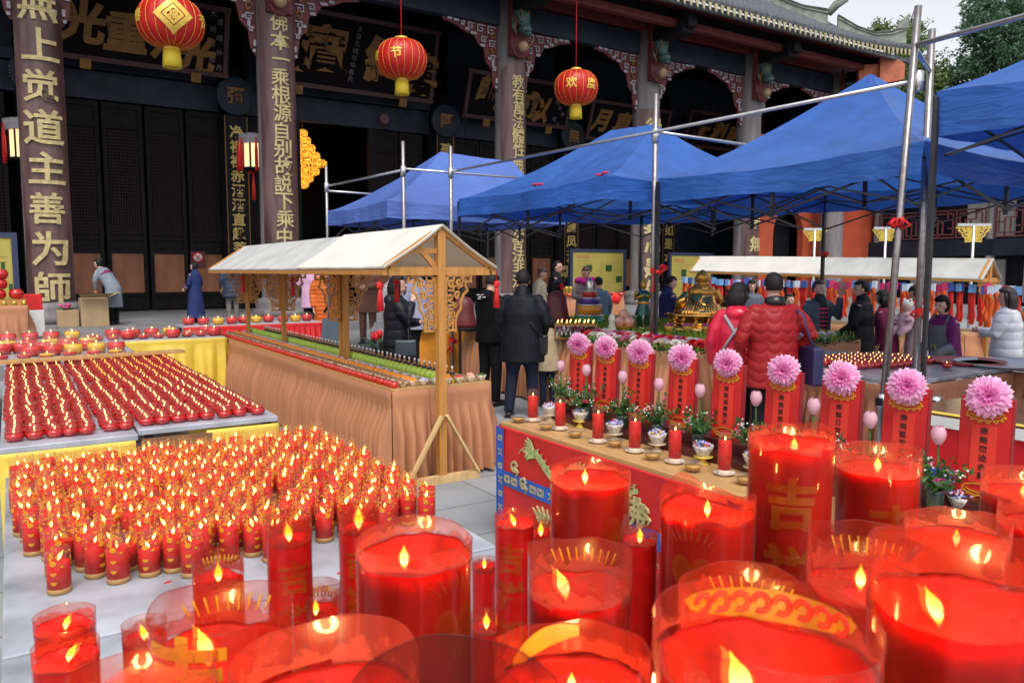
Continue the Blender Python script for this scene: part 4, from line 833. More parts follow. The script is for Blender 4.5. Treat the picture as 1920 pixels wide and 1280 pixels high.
# ---- large candles
def flame_mb(h, lean=(0, 0), n=10, k=9):
    b = MB(); prof = [0, .34, .6, .82, .95, 1.0, .92, .72, .42, .18, .02]; vs = []; m = len(prof)
    pts = [(lean[0] * (i / (m - 1)) ** 1.6 * h, lean[1] * (i / (m - 1)) ** 1.6 * h, h * i / (m - 1)) for i in range(m)]
    return b.tube(pts, [max(.0004, p * h * .17) for p in prof], n, caps=False)
HB = [('吉', 0), ('祥', 1), ('如', 2), ('意', 3)]
def big_candle(px, py, wpx, D, drop, label, fl=1, lean=(0, 0), wob=0., text=None, taz=0., deco=None, frost=None, fh=None, pool=.02, light=None, fdx=0, tgold=False):
    """sleeve rim centre at (px,py), wpx wide in the photo; D is the real diameter; drop = wax below rim"""
    d = D * FPX / wpx; p = atd(px, py, d); x, y, zr = p; R = D / 2; t = thing('large_candle' if D > .1 else 'tall_candle' if text else 'pillar_candle', label, 'candle', (x, y, ZT), group='red candles on the foreground table'); H = zr - ZT
    rr = random.Random(int(px * 7 + py)); ph = rr.random() * 6
    wf = lambda a: wob * (sin(a * 2 + ph) + .6 * sin(a * 3 + ph * 2) + .3 * sin(a * 7 + ph))
    b = MB(); nz = 14
    b.grid(lambda u, v: (R * (1 + .006 * sin(u * 12.56 + ph)) * cos(2 * pi * u), R * sin(2 * pi * u), .004 + (H + wf(2 * pi * u) - .004) * (v if v < .5 else v)), 64, 40)
    b.tube([(R * cos(2 * pi * k / 48), R * sin(2 * pi * k / 48), H + wf(2 * pi * k / 48)) for k in range(49)], R * .008, 5, caps=False)
    hw = H - drop; fi_ = (0, 1, 1, 2, 1, 0)[rr.randrange(6)] if frost is None else min(frost, 2)
    for i_ in range(len(b.f)):
        if sum(b.v[q_].z for q_ in b.f[i_]) / len(b.f[i_]) > hw - .004: b.mi[i_] = 1
    b.build('plastic_sleeve', [mFilm, (mFrost[frost] if frost == 3 else film('smeared_sleeve_top', (1., .80, .75), FH[fi_][2], FH[fi_][0], FH[fi_][1], 16., stretch=(1, 1, .5), zlev=(hw, drop)))], t, local=True); b = MB(); jag = lambda a, z: 1
    prof = [(0, .002), (.955 * R, .002), (.962 * R, .02), (.962 * R, hw * .5), (.962 * R, hw - .004), (.95 * R, hw), (.90 * R, hw - .003), (.86 * R, hw - pool * .45), (.72 * R, hw - pool * .8), (.5 * R, hw - pool * 1.15), (.2 * R, hw - pool * 1.3), (0, hw - pool * 1.3)]
    vs = []; b.lathe(prof, 48)
    for i, v in enumerate(b.v):
        if v.z > hw - .03: a = atan2(v.y, v.x); v.z += (.007 * noise.noise((cos(a) * 2.2, sin(a) * 2.2, ph)) + .003 * noise.noise((cos(a) * 7, sin(a) * 7, ph))) * (v.xy.length / R) ** 2 + (wf(a) * .5 if v.xy.length > .85 * R else 0)
    wax = b.build('wax', mWax if D > .1 else mWaxS, t, local=True)
    b = MB(); b.lathe([(0, hw - pool), (.45 * R, hw - pool + .0004), (.70 * R, hw - pool * .93)], 40, wob=lambda a, z: 1 + .06 * sin(a * 3 + ph) + .03 * sin(a * 7)); b.build('melted_pool', mPool, wax, local=True)
    fx = fdx * d / FPX; fo = _r * fx + _h * 0
    b = MB(); b.tube([(fo.x, fo.y, hw - pool), (fo.x + .001, fo.y, hw - pool + R * .10), (fo.x + .003, fo.y + .001, hw - pool + R * .16)], R * .02, 6); b.build('wick', mWick, wax, local=True)
    if fl:
        fh = fh or R * .62; f = flame_mb(fh, lean); f.shift(Matrix.Rotation(-YAW, 4, 'Z'))
        n_ = len(f.v); k_ = f.v[:]; f.m = 1; f.add([Vector((v.x * 1.5, v.y * 1.5, v.z * 1.12 - fh * .03)) for v in k_], f.f[:], True)
        o = f.build('flame', [mFlame if D > .1 else mFlameS, mHalo], t, local=True); o.location = (fo.x, fo.y, hw - pool + R * .12); 
        sc_ = fh / .05; o.scale = (1, 1, 1); o.data.transform(Matrix.Scale(1 / sc_, 4)); o.scale = (sc_,) * 3
        if D > .1 or light:
            l = bpy.data.lights.new('flame_light', 'POINT'); l.energy = light or .95 * (D / .16) ** 2; l.color = (1, .50, .16); l.shadow_soft_size = R * .12
            lo = bpy.data.objects.new('flame_light', l); COL.objects.link(lo); lo.parent = t; lo.location = (fo.x, fo.y, hw - pool + R * .12 + fh * .45)
    az = atan2(-y, -x)
    def wrap(q, z, h): a = az + taz + q / R; rr_ = R * 1.004 + h; return (rr_ * cos(a), rr_ * sin(a), z)
    if text:
        sz = R * 1.25 if D > .1 else R * 1.5; b = MB(); z0 = (H - .5 * sz if tgold else hw - sz * 1.0)
        b.text([(c, 0, z0 - k * sz * 1.25, sz) for k, c in enumerate(text) if z0 - k * sz * 1.25 > .05], wrap, .035, .004, cut=.25); b.build('inscription', mGoldPrint if tgold else mGoldFaint, t, local=True)
    if deco == 'heart':
        b = MB(); s_ = R * .75; zc = hw - s_ * 1.5
        def poly(pp):
            nn = len(pp); b.add([wrap(*q, .0006) for q in pp] + [wrap(sum(q[0] for q in pp) / nn, sum(q[1] for q in pp) / nn, .0006)], [(i, (i + 1) % nn, nn) for i in range(nn)])
        poly([(s_ * .05 * 16 * sin(a) ** 3 * .75, zc + s_ * .05 * (13 * cos(a) - 5 * cos(2 * a) - 2 * cos(3 * a) - cos(4 * a))) for a in [k * pi / 16 for k in range(32)]])
        for k in range(9): a = pi * (.12 + .76 * k / 8); c0, s0 = cos(a), sin(a); poly([(c0 * s_ * .55 - s0 * .002, zc + s_ * .75 + s0 * s_ * .3), (c0 * s_ * .55 + s0 * .002, zc + s_ * .75 + s0 * s_ * .3), (c0 * s_ * .95, zc + s_ * .75 + s0 * s_ * .8)])
        b.build('heart_print', mGoldFaint, t, local=True)
    if deco in ('band', 'rays', 'splash'):
        b = MB()
        def patch(a0, a1, z0, z1, n=14):
            b.grid(lambda u, v: ((R * .985) * cos(a0 + (a1 - a0) * u), (R * .985) * sin(a0 + (a1 - a0) * u), z0(u) + (z1(u) - z0(u)) * v), n, 1)
        ab = az + pi
        if deco == 'band':
            patch(ab - 1.0, ab + .9, lambda u: H - drop * .42 - .021 * sin(pi * u) ** .4, lambda u: H - drop * .42 + .006 * sin(pi * u) ** .4, 24); b.m = 1
            for k in range(8):
                a = ab - .8 + k * .21; z = H - drop * .42 - .006
                for q in range(2):
                    aa = arc(0, 0, .008 - .003 * q, 0, 300, 10); b.tube([(R * .975 * cos(a + u / R), R * .975 * sin(a + u / R), z + w_ * 1.1) for u, w_ in aa], .0011, 4)
            b.build('gold_band', [mGoldBand, mRed], t, local=True)
        elif deco == 'rays':
            for k in range(9): a = ab - .7 + k * .15; b.tube([(R * .98 * cos(a), R * .98 * sin(a), H - drop * .75), (R * .98 * cos(a + (k - 4) * .03), R * .98 * sin(a + (k - 4) * .03), H - drop * .35)], .0013, 4)
            b.build('ray_print', mGoldPrint, t, local=True)
        else:
            patch(ab - .1, ab + .95, lambda u: H - .02 - .03 * u, lambda u: H - .008 - .028 * u + .012 * sin(3 * u)); patch(az + .5, az + 1.1, lambda u: H - .035, lambda u: H - .012); b.build('gold_splash', mGoldBand, t, local=True)
    return t
big_candle(416, 1134, 257, .15, .050, 'foreground candle at left with a bright gold 吉 painted on its clear sleeve', text='吉祥', taz=-.55, tgold=True, deco='rays', wob=.003, lean=(-.25, 0), fh=.045, fdx=-28, pool=.03)
big_candle(777, 1006, 218, .16, .022, 'squat glowing candle with a faint heart print, left of the centre', frost=2, deco='heart', taz=.75, wob=.0035, fh=.034, fdx=-20, pool=.035)
big_candle(1087, 1036, 195, .16, .055, 'glowing candle with a buckled rim, right of the heart-printed candle', wob=.006, fh=.05, lean=(-.3, 0), fdx=-25, pool=.03, deco='rays')
big_candle(1107, 878, 150, .16, .022, 'large candle in front of the embroidered dragon cloth', wob=.003, fh=.03, deco='heart', taz=.8, fdx=-10)
big_candle(1327, 928, 175, .16, .028, 'large candle with a warped rim between the dragon cloth and the tallest candle', wob=.011, fh=.03, deco='heart', taz=-.3)
big_candle(1484, 808, 156, .16, .022, 'tallest red candle with a faint 吉 rising before the tablets', text='吉祥如意', taz=.05, wob=.005, fh=.035, fdx=6, pool=.035)
big_candle(1647, 842, 149, .16, .040, 'red candle with a frosted rim right of the tallest candle', text='吉祥', taz=.45, wob=.002, fh=.036)
big_candle(1433, 1160, 412, .16, .035, 'nearest candle with a gold cloud band inside its rim and a tall flame', deco='band', fh=.046, lean=(-.28, 0), pool=.045, wob=.0025, fdx=-30)
big_candle(1398, 1102, 246, .15, .045, 'candle whose rim shows just behind the nearest candle with the gold band', deco='rays', fh=.03, wob=.003, fdx=-10)
big_candle(1808, 1035, 326, .16, .050, 'wide foreground candle at right with a slanting orange wax line', fh=.038, lean=(-.4, 0), wob=.003, fdx=-40, pool=.03)
big_candle(1617, 1002, 192, .15, .075, 'candle with gold sun rays low on its clear sleeve, behind the wide right candle', deco='rays', fh=.04, wob=.003)
big_candle(1795, 975, 178, .16, .035, 'candle with a wax-smeared rim hidden behind the wide right candle', wob=.005, fh=.03)
big_candle(1921, 888, 140, .15, .040, 'frosted candle at the right edge below the last tablet', frost=2, wob=.002, fh=.03); big_candle(1942, 935, 122, .12, .045, 'narrower frosted candle cut by the right edge of the photo', wob=.002, fh=.03)
big_candle(612, 1232, 345, .16, .045, 'candle with a smeared red rim at the bottom edge, right of the gold 吉 candle', frost=2, wob=.003, fh=.03, pool=.02); big_candle(850, 1290, 400, .13, .050, 'blurred dark-rimmed candle nearest the lens at the bottom edge', fl=0, frost=3, fh=.03, wob=.002)
big_candle(1072, 1222, 293, .16, .040, 'candle with yellow paint splashes inside its rim at the bottom edge', deco='splash', fh=.02, wob=.006, pool=.012); big_candle(268, 1268, 260, .12, .040, 'candle cut by the bottom edge left of the gold 吉 candle', wob=.003, fh=.025)
big_candle(123, 1206, 113, .10, .026, 'left corner candle with a gold leaf print and a leaning flame, nearer of two', fh=.032, lean=(.5, 0), text='祥', taz=-.3, pool=.012, light=.3, fdx=3); big_candle(121, 1150, 104, .10, .024, 'left corner candle standing just behind the leaf-printed one', fh=.028, lean=(.3, 0), pool=.012, light=.3)
big_candle(270, 1165, 78, .075, .030, 'slim candle with two flames left of the gold 吉 candle', fh=.03, lean=(-.2, 0), pool=.01); big_candle(541, 966, 84, .08, .042, 'tall slim candle standing above the small candles, left of centre', fh=.036, lean=(-.1, 0), text='吉祥如意', taz=.2, pool=.012, light=.2)
big_candle(408, 1040, 93, .085, .042, 'slim candle with a streaked gold rim among the small candles', fh=.034, deco='rays', pool=.012, light=.2); big_candle(591, 1098, 92, .09, .050, 'clear-rimmed candle below the tall slim one', fh=.03, deco='rays', pool=.012, light=.2)
big_candle(672, 952, 76, .08, .038, 'tall slim candle half hidden behind the heart-printed candle', fh=.045, pool=.012, light=.2, text='吉祥'); big_candle(965, 962, 75, .08, .020, 'tall slim candle with faint 吉祥如意 beside the dragon cloth', fh=.026, lean=(-.3, 0), text='吉祥如意', taz=-.25, pool=.012, light=.2)
big_candle(1014, 982, 60, .07, .022, 'slim candle tucked behind the 吉祥如意 candle', fh=.03, pool=.01); big_candle(908, 1048, 46, .06, .018, 'thin candle right of the heart-printed candle, its upper part showing', fh=.026, pool=.01)
big_candle(912, 1152, 60, .065, .025, 'small candle with a tall flame low between two large candles', fh=.034, pool=.01); big_candle(962, 1150, 68, .075, .022, 'small clear-rimmed candle low beside the buckled-rim candle', fh=.026, pool=.01)
big_candle(1200, 993, 66, .065, .02, 'small candle glimpsed behind the buckled-rim candle', fh=.028, pool=.01); big_candle(1212, 1046, 58, .07, .034, 'slim candle with faint 吉祥 right of the buckled-rim candle', fh=.04, text='吉祥如意', pool=.01, light=.15)
# ---- 300 small candles
def small_candle(k, hw, sleeve, mk):
    t = thing('small_candle', 'small red candle in a clear gold-printed sleeve among the rows on the white table', 'candle', (0, 0, 0), 0, 'small red candles on the white table'); R = .0315
    b = MB(); b.lathe([(R, .003), (R, sleeve)], 20); b.build('plastic_sleeve', mFilmS, t, local=True)
    b = MB(); b.lathe([(0, .016), (R * .95, .016), (R * .95, hw), (R * .9, hw + .001), (R * .6, hw - .004), (0, hw - .005)], 18); wax = b.build('wax', mWaxS, t, local=True)
    b = MB(); b.lathe([(0, .001), (R * .985, .001), (R * .985, .016), (0, .0165)], 18); b.build('foot', mBase, t, local=True)
    f = flame_mb(.021 + .004 * (k % 3), ((-.4, .1, .5, 0)[k % 4], (.1, -.2, 0, .3)[k % 4]), 8); o = f.build('flame', mFlameS, t, local=True); o.location = (0, 0, hw + .002)
    b = MB(); r2 = random.Random(k)
    def poly(pp):
        nn = len(pp); q = [(R * 1.015 * cos(u / R), R * 1.015 * sin(u / R), z) for u, z in pp]; cu = sum(p_[0] for p_ in pp) / nn; cz = sum(p_[1] for p_ in pp) / nn
        b.add(q + [(R * 1.016 * cos(cu / R), R * 1.016 * sin(cu / R), cz)], [(i, (i + 1) % nn, nn) for i in range(nn)])
    C = 2 * pi * R
    for m_ in range(3):
        u0 = C * m_ / 3 + .002
        z = sleeve - .016; poly([(u0 + .0085 * cos(a), z - .02 + .0085 * sin(a)) for a in [j * .524 for j in range(12)]])
        for j in range(0, 6, 2): a = j * 1.047; poly([(u0 + cos(a) * .011 + dx * cos(a) - dy * sin(a), z - .001 + sin(a) * .008 + dx * sin(a) + dy * cos(a)) for dx, dy in ((-.006, 0), (-.002, .003), (.004, .0024), (.006, 0), (.004, -.0024), (-.002, -.003))])
        for zz in (hw * .72, hw * .42): poly([(u0 + .024 * (m_ % 2) + .009 * cos(a), zz + .006 * sin(a) + .002 * cos(2 * a)) for a in [pi + j * pi / 8 for j in range(9)]])
        for j in range(1): poly([(u0 + .022 + dx, z - .03 + j * .012 + dy) for dx, dy in ((-.005, -.003), (.004, -.004), (.005, .003), (-.003, .0035))])
    b.build('gold_print', mGoldPrint if mk else mGoldPrint, t, local=True)
    return t
sp = [small_candle(k, (.100, .106, .088, .098, .078, .108)[k], (.138, .136, .128, .140, .130, .140)[k], k) for k in range(6)]
spots = []; r2 = random.Random(5)
for j in range(20):
    for i in range(18):
        x = -.01 + i * .0775 + (j % 2) * .030 + r2.uniform(-.006, .006); y = 2.30 + j * .077 + r2.uniform(-.006, .006)
        if x > 1.27 or x < -.02: continue
        if y < 2.36 + .02 * r2.random() and x < .2: continue
        lim = 2.34 if x > .08 else 2.34 + (.08 - x) * 7
        if y < lim or y > 3.80: continue
        if r2.random() < (.30 if y < 2.5 else .06): continue
        spots.append((x, y))
spots.sort(key=lambda s_: s_[0] ** 2 + s_[1] ** 2)
for i, (x, y) in enumerate(spots[:300]):
    c = sp[i] if i < 6 else dup(sp[r2.randrange(6)], (x, y, ZT), r2.uniform(0, 6.28))
    if i < 6: c.location = (x, y, ZT)
for k in range(14): a_, q_ = r2.uniform(.02, 1.2), r2.uniform(2.12, 2.5); b = MB(); b.lathe([(0, .002), (.006, .0016), (.008 + .004 * r2.random(), 0)], 10, wob=lambda a, z: 1 + .25 * sin(a * 2 + k)); o = tag(b.build('wax_drip', mWaxS), 'small spilt drip of red wax on the white candle table', 'wax drip', 'wax drips on the table'); o.location = (a_, q_, ZT + .0005); o.scale = (1, r2.uniform(.6, 1.8), 1)
# ---- lotus lamps in rows
ZL = .76
table('lamp_table', -.09, 4.86, .575, 9.2, ZL, mGalv, 'left galvanised table carrying rows of red glass lamps', seams=(7.0,)); table('lamp_table', .585, 4.93, 1.40, 9.2, ZL + .012, mGalv, 'right galvanised table carrying rows of red glass lamps')
cloth('yellow_cloth', [(-.10, 4.85), (.56, 4.85)], ZL - .03, .02, 12, mYellow, 'yellow cloth hanging below the left lamp table', 'cloth', band=.05, freq=9); cloth('yellow_cloth', [(.96, 4.92), (1.40, 4.92), (1.40, 9.2)], ZL - .03, .02, 13, mYellow, 'yellow cloth round the corner of the right lamp table', 'cloth', band=.05, freq=9)
b = MB(); b.box(.60, 4.90, ZL - .12, .99, 4.94, ZL - .045); b.bar((.78, 4.92, 0), (.78, 4.92, ZL - .12), .05); single(b, 'trestle', M('brown_trestle', (.22, .10, .04), .6, var=.2), 'bare brown wooden trestle between the two yellow cloths', 'trestle')
def lamp_parts(seed, lo=False):
    wob = lambda a, z: 1 + .03 * cos(a * 8); n = 10 if lo else 20
    g_ = MB(); g_.lathe([(0, .0), (.026, .0), (.03, .004), (.0415, .016), (.0435, .026), (.040, .037), (.0345, .042)], n, wob=wob)
    rim = MB(); rim.lathe([(.0345, .042), (.034, .046), (.043, .054), (.0425, .056), (.032, .048), (.031, .040)], n, wob=wob)
    wx = MB(); wx.lathe([(.0325, .040), (.02, .0385), (0, .038)], n)
    fl = flame_mb(.022, (.3 * (seed % 3 - 1), .1), 7)
    return g_, rim, wx, fl
def lotus(seed):
    t = thing('lotus_lamp', 'red glass lamp with a lit wick in the rows on the galvanised tables', 'lamp', (0, 0, 0), 0, 'red glass lamps in rows'); t.scale = (1.07, 1.07, 1.05); g_, rim, wx, fl = lamp_parts(seed)
    g_.build('glass_cup', mGlassRed, t, local=True); rim.build('glass_rim', mGlassPink, t, local=True); wx.build('wax', mWaxP, t, local=True); o = fl.build('flame', mFlameS, t, local=True); o.location = (0, 0, .040); return t
mWaxP = M('rosy_lamp_wax', (.52, .05, .035), .25, var=.1)
lp = [lotus(k) for k in range(3)]; ls_ = []
for j in range(46):
    for i in range(15):
        x = -.03 + i * .0925 + (.02 if i > 4 else 0) + .006 * sin(j * .35 + i) + r2.uniform(-.011, .011); y = 5.03 + j * .0915 + (.06 if i > 4 else 0) * 0 + r2.uniform(-.004, .004)
        if i > 4: y += .02
        if x > 1.37: continue
        if j > 18 and r2.random() < .02: continue
        ls_.append((x + r2.uniform(-.004, .004), y + r2.uniform(-.012, .012) * (j > 0), ZL + (.012 if x > .58 else 0)))
for i, q in enumerate(ls_[:300]):
    if i < 3: lp[i].location = q
    else: dup(lp[r2.randrange(3)], q, r2.uniform(0, 6))
b = MB(); g_, rim, wx, fl = lamp_parts(1, True)
for q in ls_[300:]:
    for m_, part, dz in ((0, g_, 0), (1, rim, 0), (2, wx, 0), (3, fl, .04)):
        b.m = m_; b.add([v + Vector((q[0], q[1], q[2] + dz)) for v in part.v], part.f, True)
mFlameF = flame_mat('far_flame', 3.2, ZL + .04, ZL + .075, 'NONE')
tag(b.build('lotus_lamps', [mGlassRed, mGlassPink, mWaxP, mFlameF]), 'far mass of red glass lamps with lit wicks behind the nearer rows', 'lamps', None, 'stuff')
# ---- plank and glass jars behind the lamps
b = MB(); pa = atz(-40, 680, .86); pb = atz(343, 656, .86); b.bar((pa.x - .3, pa.y, .85), (pb.x, pb.y, .85), .16, .03); single(b, 'plank', mBoardTop, 'pale wooden plank laid across the far end of the lamp tables', 'plank', bevel=.003)
table('jar_table', -1.3, 9.05, 1.12, 10.9, .80, mGalv, 'grey table behind the plank crowded with glass lamp jars'); table('jar_table', -1.2, 11.0, 2.44, 11.9, .80, mGalv, 'long grey table at the back with a few glass lamp jars'); table('jar_table', 2.3, 13.3, 4.6, 14.0, .80, mGalv, 'short grey table of lamp jars beyond the stall')
cloth('yellow_cloth', [(1.13, 9.05), (1.13, 10.9)], .79, .02, 15, mYellow, 'yellow cloth at the end of the jar table', 'cloth', band=.06, freq=8); cloth('yellow_cloth', [(1.13, 10.99), (2.45, 10.99), (2.45, 11.9)], .79, .02, 16, mYellow, 'yellow cloth along the long back table', 'cloth', band=.06, freq=8); cloth('red_cloth', [(2.3, 13.29), (4.6, 13.29)], .79, .02, 17, mRed, 'red cloth on the short table beyond the stall', 'cloth', band=.06)
mJarR = film('red_jar_glass', (1, .35, .3), (.75, .03, .03), .55, .85, 10.); mJarY = film('yellow_jar_glass', (1, .85, .4), (.85, .55, .04), .5, .8, 10.); mJarC = film('clear_jar_glass', (.98, .96, .95), (.8, .7, .68), .04, .14, 10.)
mOilR = M('red_jar_oil', (.62, .02, .02), .2, var=.1); mOilY = M('yellow_jar_oil', (.75, .45, .03), .2, var=.1)
def jar(kind, label):
    t = thing('lamp_jar', label, 'lamp jar', (0, 0, 0), 0, 'glass lamp jars'); s_ = .75 if kind > 1 else 1.0
    b = MB(); b.lathe([(0, 0), (.06 * s_, 0), (.088 * s_, .03), (.098 * s_, .07 * s_), (.09 * s_, .115 * s_), (.065 * s_, .15 * s_), (.06 * s_, .155 * s_), (.066 * s_, .165 * s_)] if kind < 2 else [(0, 0), (.05, 0), (.085, .03), (.09, .05), (.07, .07), (.078, .085)], 24); b.build('glass', [mJarC, mJarC, mJarC, mJarC][kind], t, local=True)
    b = MB(); hz = .11 * s_ if kind < 2 else .05; b.lathe([(0, .004), (.058 * s_, .004), (.084 * s_, .03), (.092 * s_, .06 * s_), (.086 * s_, hz), (0, hz)], 20); b.build('oil', [mOilR, mOilY, mOilR, mOilY][kind], t, local=True)
    b = MB(); b.lathe([(0, 0), (.06 * s_, 0), (.09 * s_, .028), (.093 * s_, .032), (.0, .03)], 20); b.build('foot', [mGlassRed, mOilY, mGlassRed, mGlassRed][kind], t, local=True)
    o = flame_mb(.03, (.1, .2), 7).build('flame', mFlameS, t, local=True); o.location = (0, 0, hz); return t
JL = ['round glass lamp jar of red oil on the grey tables behind the plank', 'round glass lamp jar of yellow oil on the grey tables behind the plank', 'low red glass lamp on the grey tables behind the plank', 'low glass lamp of yellow oil with a red foot on the grey tables']
jp = [jar(k, JL[k]) for k in range(4)]; first = [1] * 4
def put_jar(k, q):
    if first[k]: jp[k].location = q; first[k] = 0
    else: dup(jp[k], q, r2.uniform(0, 6))
for row, (y, n, ks) in enumerate(((9.28, 11, (2, 2, 3, 2)), (9.55, 11, (0, 0, 1, 0, 1)), (9.95, 10, (0, 1, 0, 2)), (10.4, 10, (0, 1, 1, 0)))):
    for i in range(n):
        if r2.random() < .08: continue
        put_jar(ks[r2.randrange(len(ks))], (-1.15 + i * .205 + r2.uniform(-.02, .02) + .05 * (row % 2), y + r2.uniform(-.04, .04), .80))
for i in range(15): put_jar((0, 0, 1, 2, 0)[i % 5], (-1.0 + i * .235, 11.55 + r2.uniform(-.1, .1), .80))
for i in range(9): put_jar((2, 2, 0)[i % 3], (.9 + i * .18, 11.2 + r2.uniform(-.03, .03), .80))
for i in range(10): put_jar((0, 0, 1)[i % 3], (2.45 + i * .22, 13.6 + r2.uniform(-.1, .1), .80))
# ================================================================ rows of offerings on the long table
mBowl = M('patterned_bowl', (.62, .52, .38), .3, var=.55, scale=60, coat=.3); mJelly = M('red_jelly_cup', (.62, .02, .012), .15, var=.15, coat=.5); mWalnut = M('brown_walnut', (.26, .13, .06), .7, var=.35, scale=60, bump=.5, bscale=120)
mOrangeF = M('orange_fruit', (.78, .25, .02), .45, var=.1, bump=.2, bscale=200); mPear = M('yellow_green_pear', (.42, .60, .08), .4, var=.15, scale=20); mCandy = M('wrapped_sweets', (.80, .78, .80), .3, var=.25, scale=70, tint=(.5, .45, .75)); mPeach = M('pink_peach', (.75, .36, .26), .5, var=.25, scale=12); mRedF = M('red_fruit', (.60, .03, .02), .35, var=.2)
mBottle = M('amber_bottle_glass', (.30, .13, .02), .1, var=.2, coat=.6); mLabelB = M('dark_bottle_label', (.03, .02, .02), .5)
def bowl_mb(r=.042, h=.045): b = MB(); b.lathe([(0, 0), (r * .5, 0), (r * .52, .008), (r * .8, h * .55), (r, h), (r * .95, h), (r * .75, h * .6), (0, h * .5)], 16); return b
def row(proto, x, ys, z, jit=.004):
    for i, y in enumerate(ys):
        q = (x + r2.uniform(-jit, jit), y + r2.uniform(-jit, jit), z)
        if i == 0: proto.location = q
        else: c = dup(proto, q, r2.uniform(0, 6)) if proto.type == 'EMPTY' else proto.copy(); (COL.objects.link(c), setattr(c, 'location', q), setattr(c, 'rotation_euler', (0, 0, r2.uniform(0, 6)))) if proto.type != 'EMPTY' else None
def flat(name, mb, mats, label, cat, grp): return tag(mb.build(name, mats), label, cat, grp)
ZO = .758; ys = [5.72 + .092 * k for k in range(66)]
b = MB(); b.lathe([(0, 0), (.026, 0), (.034, .045), (0, .045)], 10); row(flat('jelly_cup', b, mJelly, 'red jelly cup in the outermost row along the long offering table', 'cup', 'red jelly cups in a row'), 2.555, [5.70 + .078 * k for k in range(78)], ZO)
def bowls(x, ys_, grp, lab, name, mk, mat, z2):
    row(flat('bowl', bowl_mb(), mBowl, 'small patterned bowl ' + lab, 'bowl', 'bowls of ' + grp), x, ys_, ZO); row(flat(name, mk, mat, name.replace('_', ' ') + ' in a patterned bowl on the long offering table', name.split('_')[-1], grp), x, ys_, ZO + z2)
def pile(n, r, R, seed, h=.012, sq=(1, 1, 1)):
    b = MB(); q = random.Random(seed)
    for k in range(n): a = k * 2.4; d = R * sqrt((k + .3) / n); b.ball((d * cos(a), d * sin(a), h * (1 - d / R) + r * .6), (r * sq[0], r * sq[1], r * sq[2]), 8, 6)
    return b
bowls(2.645, ys, 'walnuts', 'holding walnuts on the long offering table', 'walnut_heap', pile(8, .015, .032, 1), mWalnut, .030)
bowls(2.735, ys, 'mandarins', 'holding mandarins on the long offering table', 'mandarin_heap', pile(4, .021, .024, 2), mOrangeF, .030)
bowls(2.825, ys[::2], 'sweets', 'holding wrapped sweets on the long offering table', 'sweet_heap', pile(11, .011, .034, 3, .02, (1.6, .9, .7)), mCandy, .030)
b = MB(); b.lathe([(0, 0), (.025, .005), (.038, .03), (.034, .055), (.018, .078), (0, .082)], 12); bowls(2.925, ys, 'green pears', 'holding a green pear on the long offering table', 'green_pear', b, mPear, .030)
def bottle():
    t = thing('bottle', 'amber bottle with a dark label at the back of the long offering table', 'bottle', (0, 0, 0), 0, 'amber bottles in a row')
    b = MB(); b.lathe([(0, 0), (.02, 0), (.021, .01), (.021, .05), (.012, .068), (.009, .085), (0, .086)], 12); b.build('glass', mBottle, t, local=True); b = MB(); b.lathe([(.0215, .03), (.0215, .05)], 12); b.build('label', mLabelB, t, local=True); b = MB(); b.lathe([(.01, .082), (.01, .1), (0, .104)], 10); b.build('cap', mPorc, t, local=True); return t
b = MB(); b.grid(lambda u, v: (3.03 + .05 * u + .012 * sin(v * 300), 5.75 + 5.9 * v, ZO + .03 + .015 * noise.noise((v * 200, u * 5, 0))), 4, 300); single(b, 'leaf_garland', mGrassD, 'dark green leaf garland running between the pears and the bottles', 'garland')
row(bottle(), 3.13, [5.78 + .105 * k for k in range(56)], ZO + .03)
b = MB(); b.box(3.09, 5.7, ZO, 3.19, 11.8, ZO + .028); single(b, 'riser', mYellow, 'low yellow riser under the row of amber bottles', 'riser')
for k, (x, mk, mt, nm, lb) in enumerate(((2.93, pile(11, .011, .034, 6, .02, (1.6, .9, .7)), mCandy, 'sweet_heap', 'wrapped sweets'), (3.03, pile(5, .022, .026, 7, .02), mOrangeF, 'orange_heap', 'oranges'), (3.14, pile(9, .014, .03, 8), mRedF, 'red_date_heap', 'red dates'), (3.25, pile(4, .023, .026, 9), mPeach, 'peach_heap', 'peaches'), (3.36, pile(12, .012, .03, 10, .02, (1.5, .8, .7)), mGrass, 'leaf_bundle', 'green leaves'))):
    q = (x, 5.68, ZO); tag(bowl_mb(.046, .05).build('bowl', mBowl), f'patterned bowl of {lb} at the near end of the table right of the post', 'bowl').location = q; o = tag(mk.build(nm, mt), f'{lb} heaped in a bowl at the near table end right of the post', nm.split('_')[0]); o.location = (x, 5.68, ZO + .033)
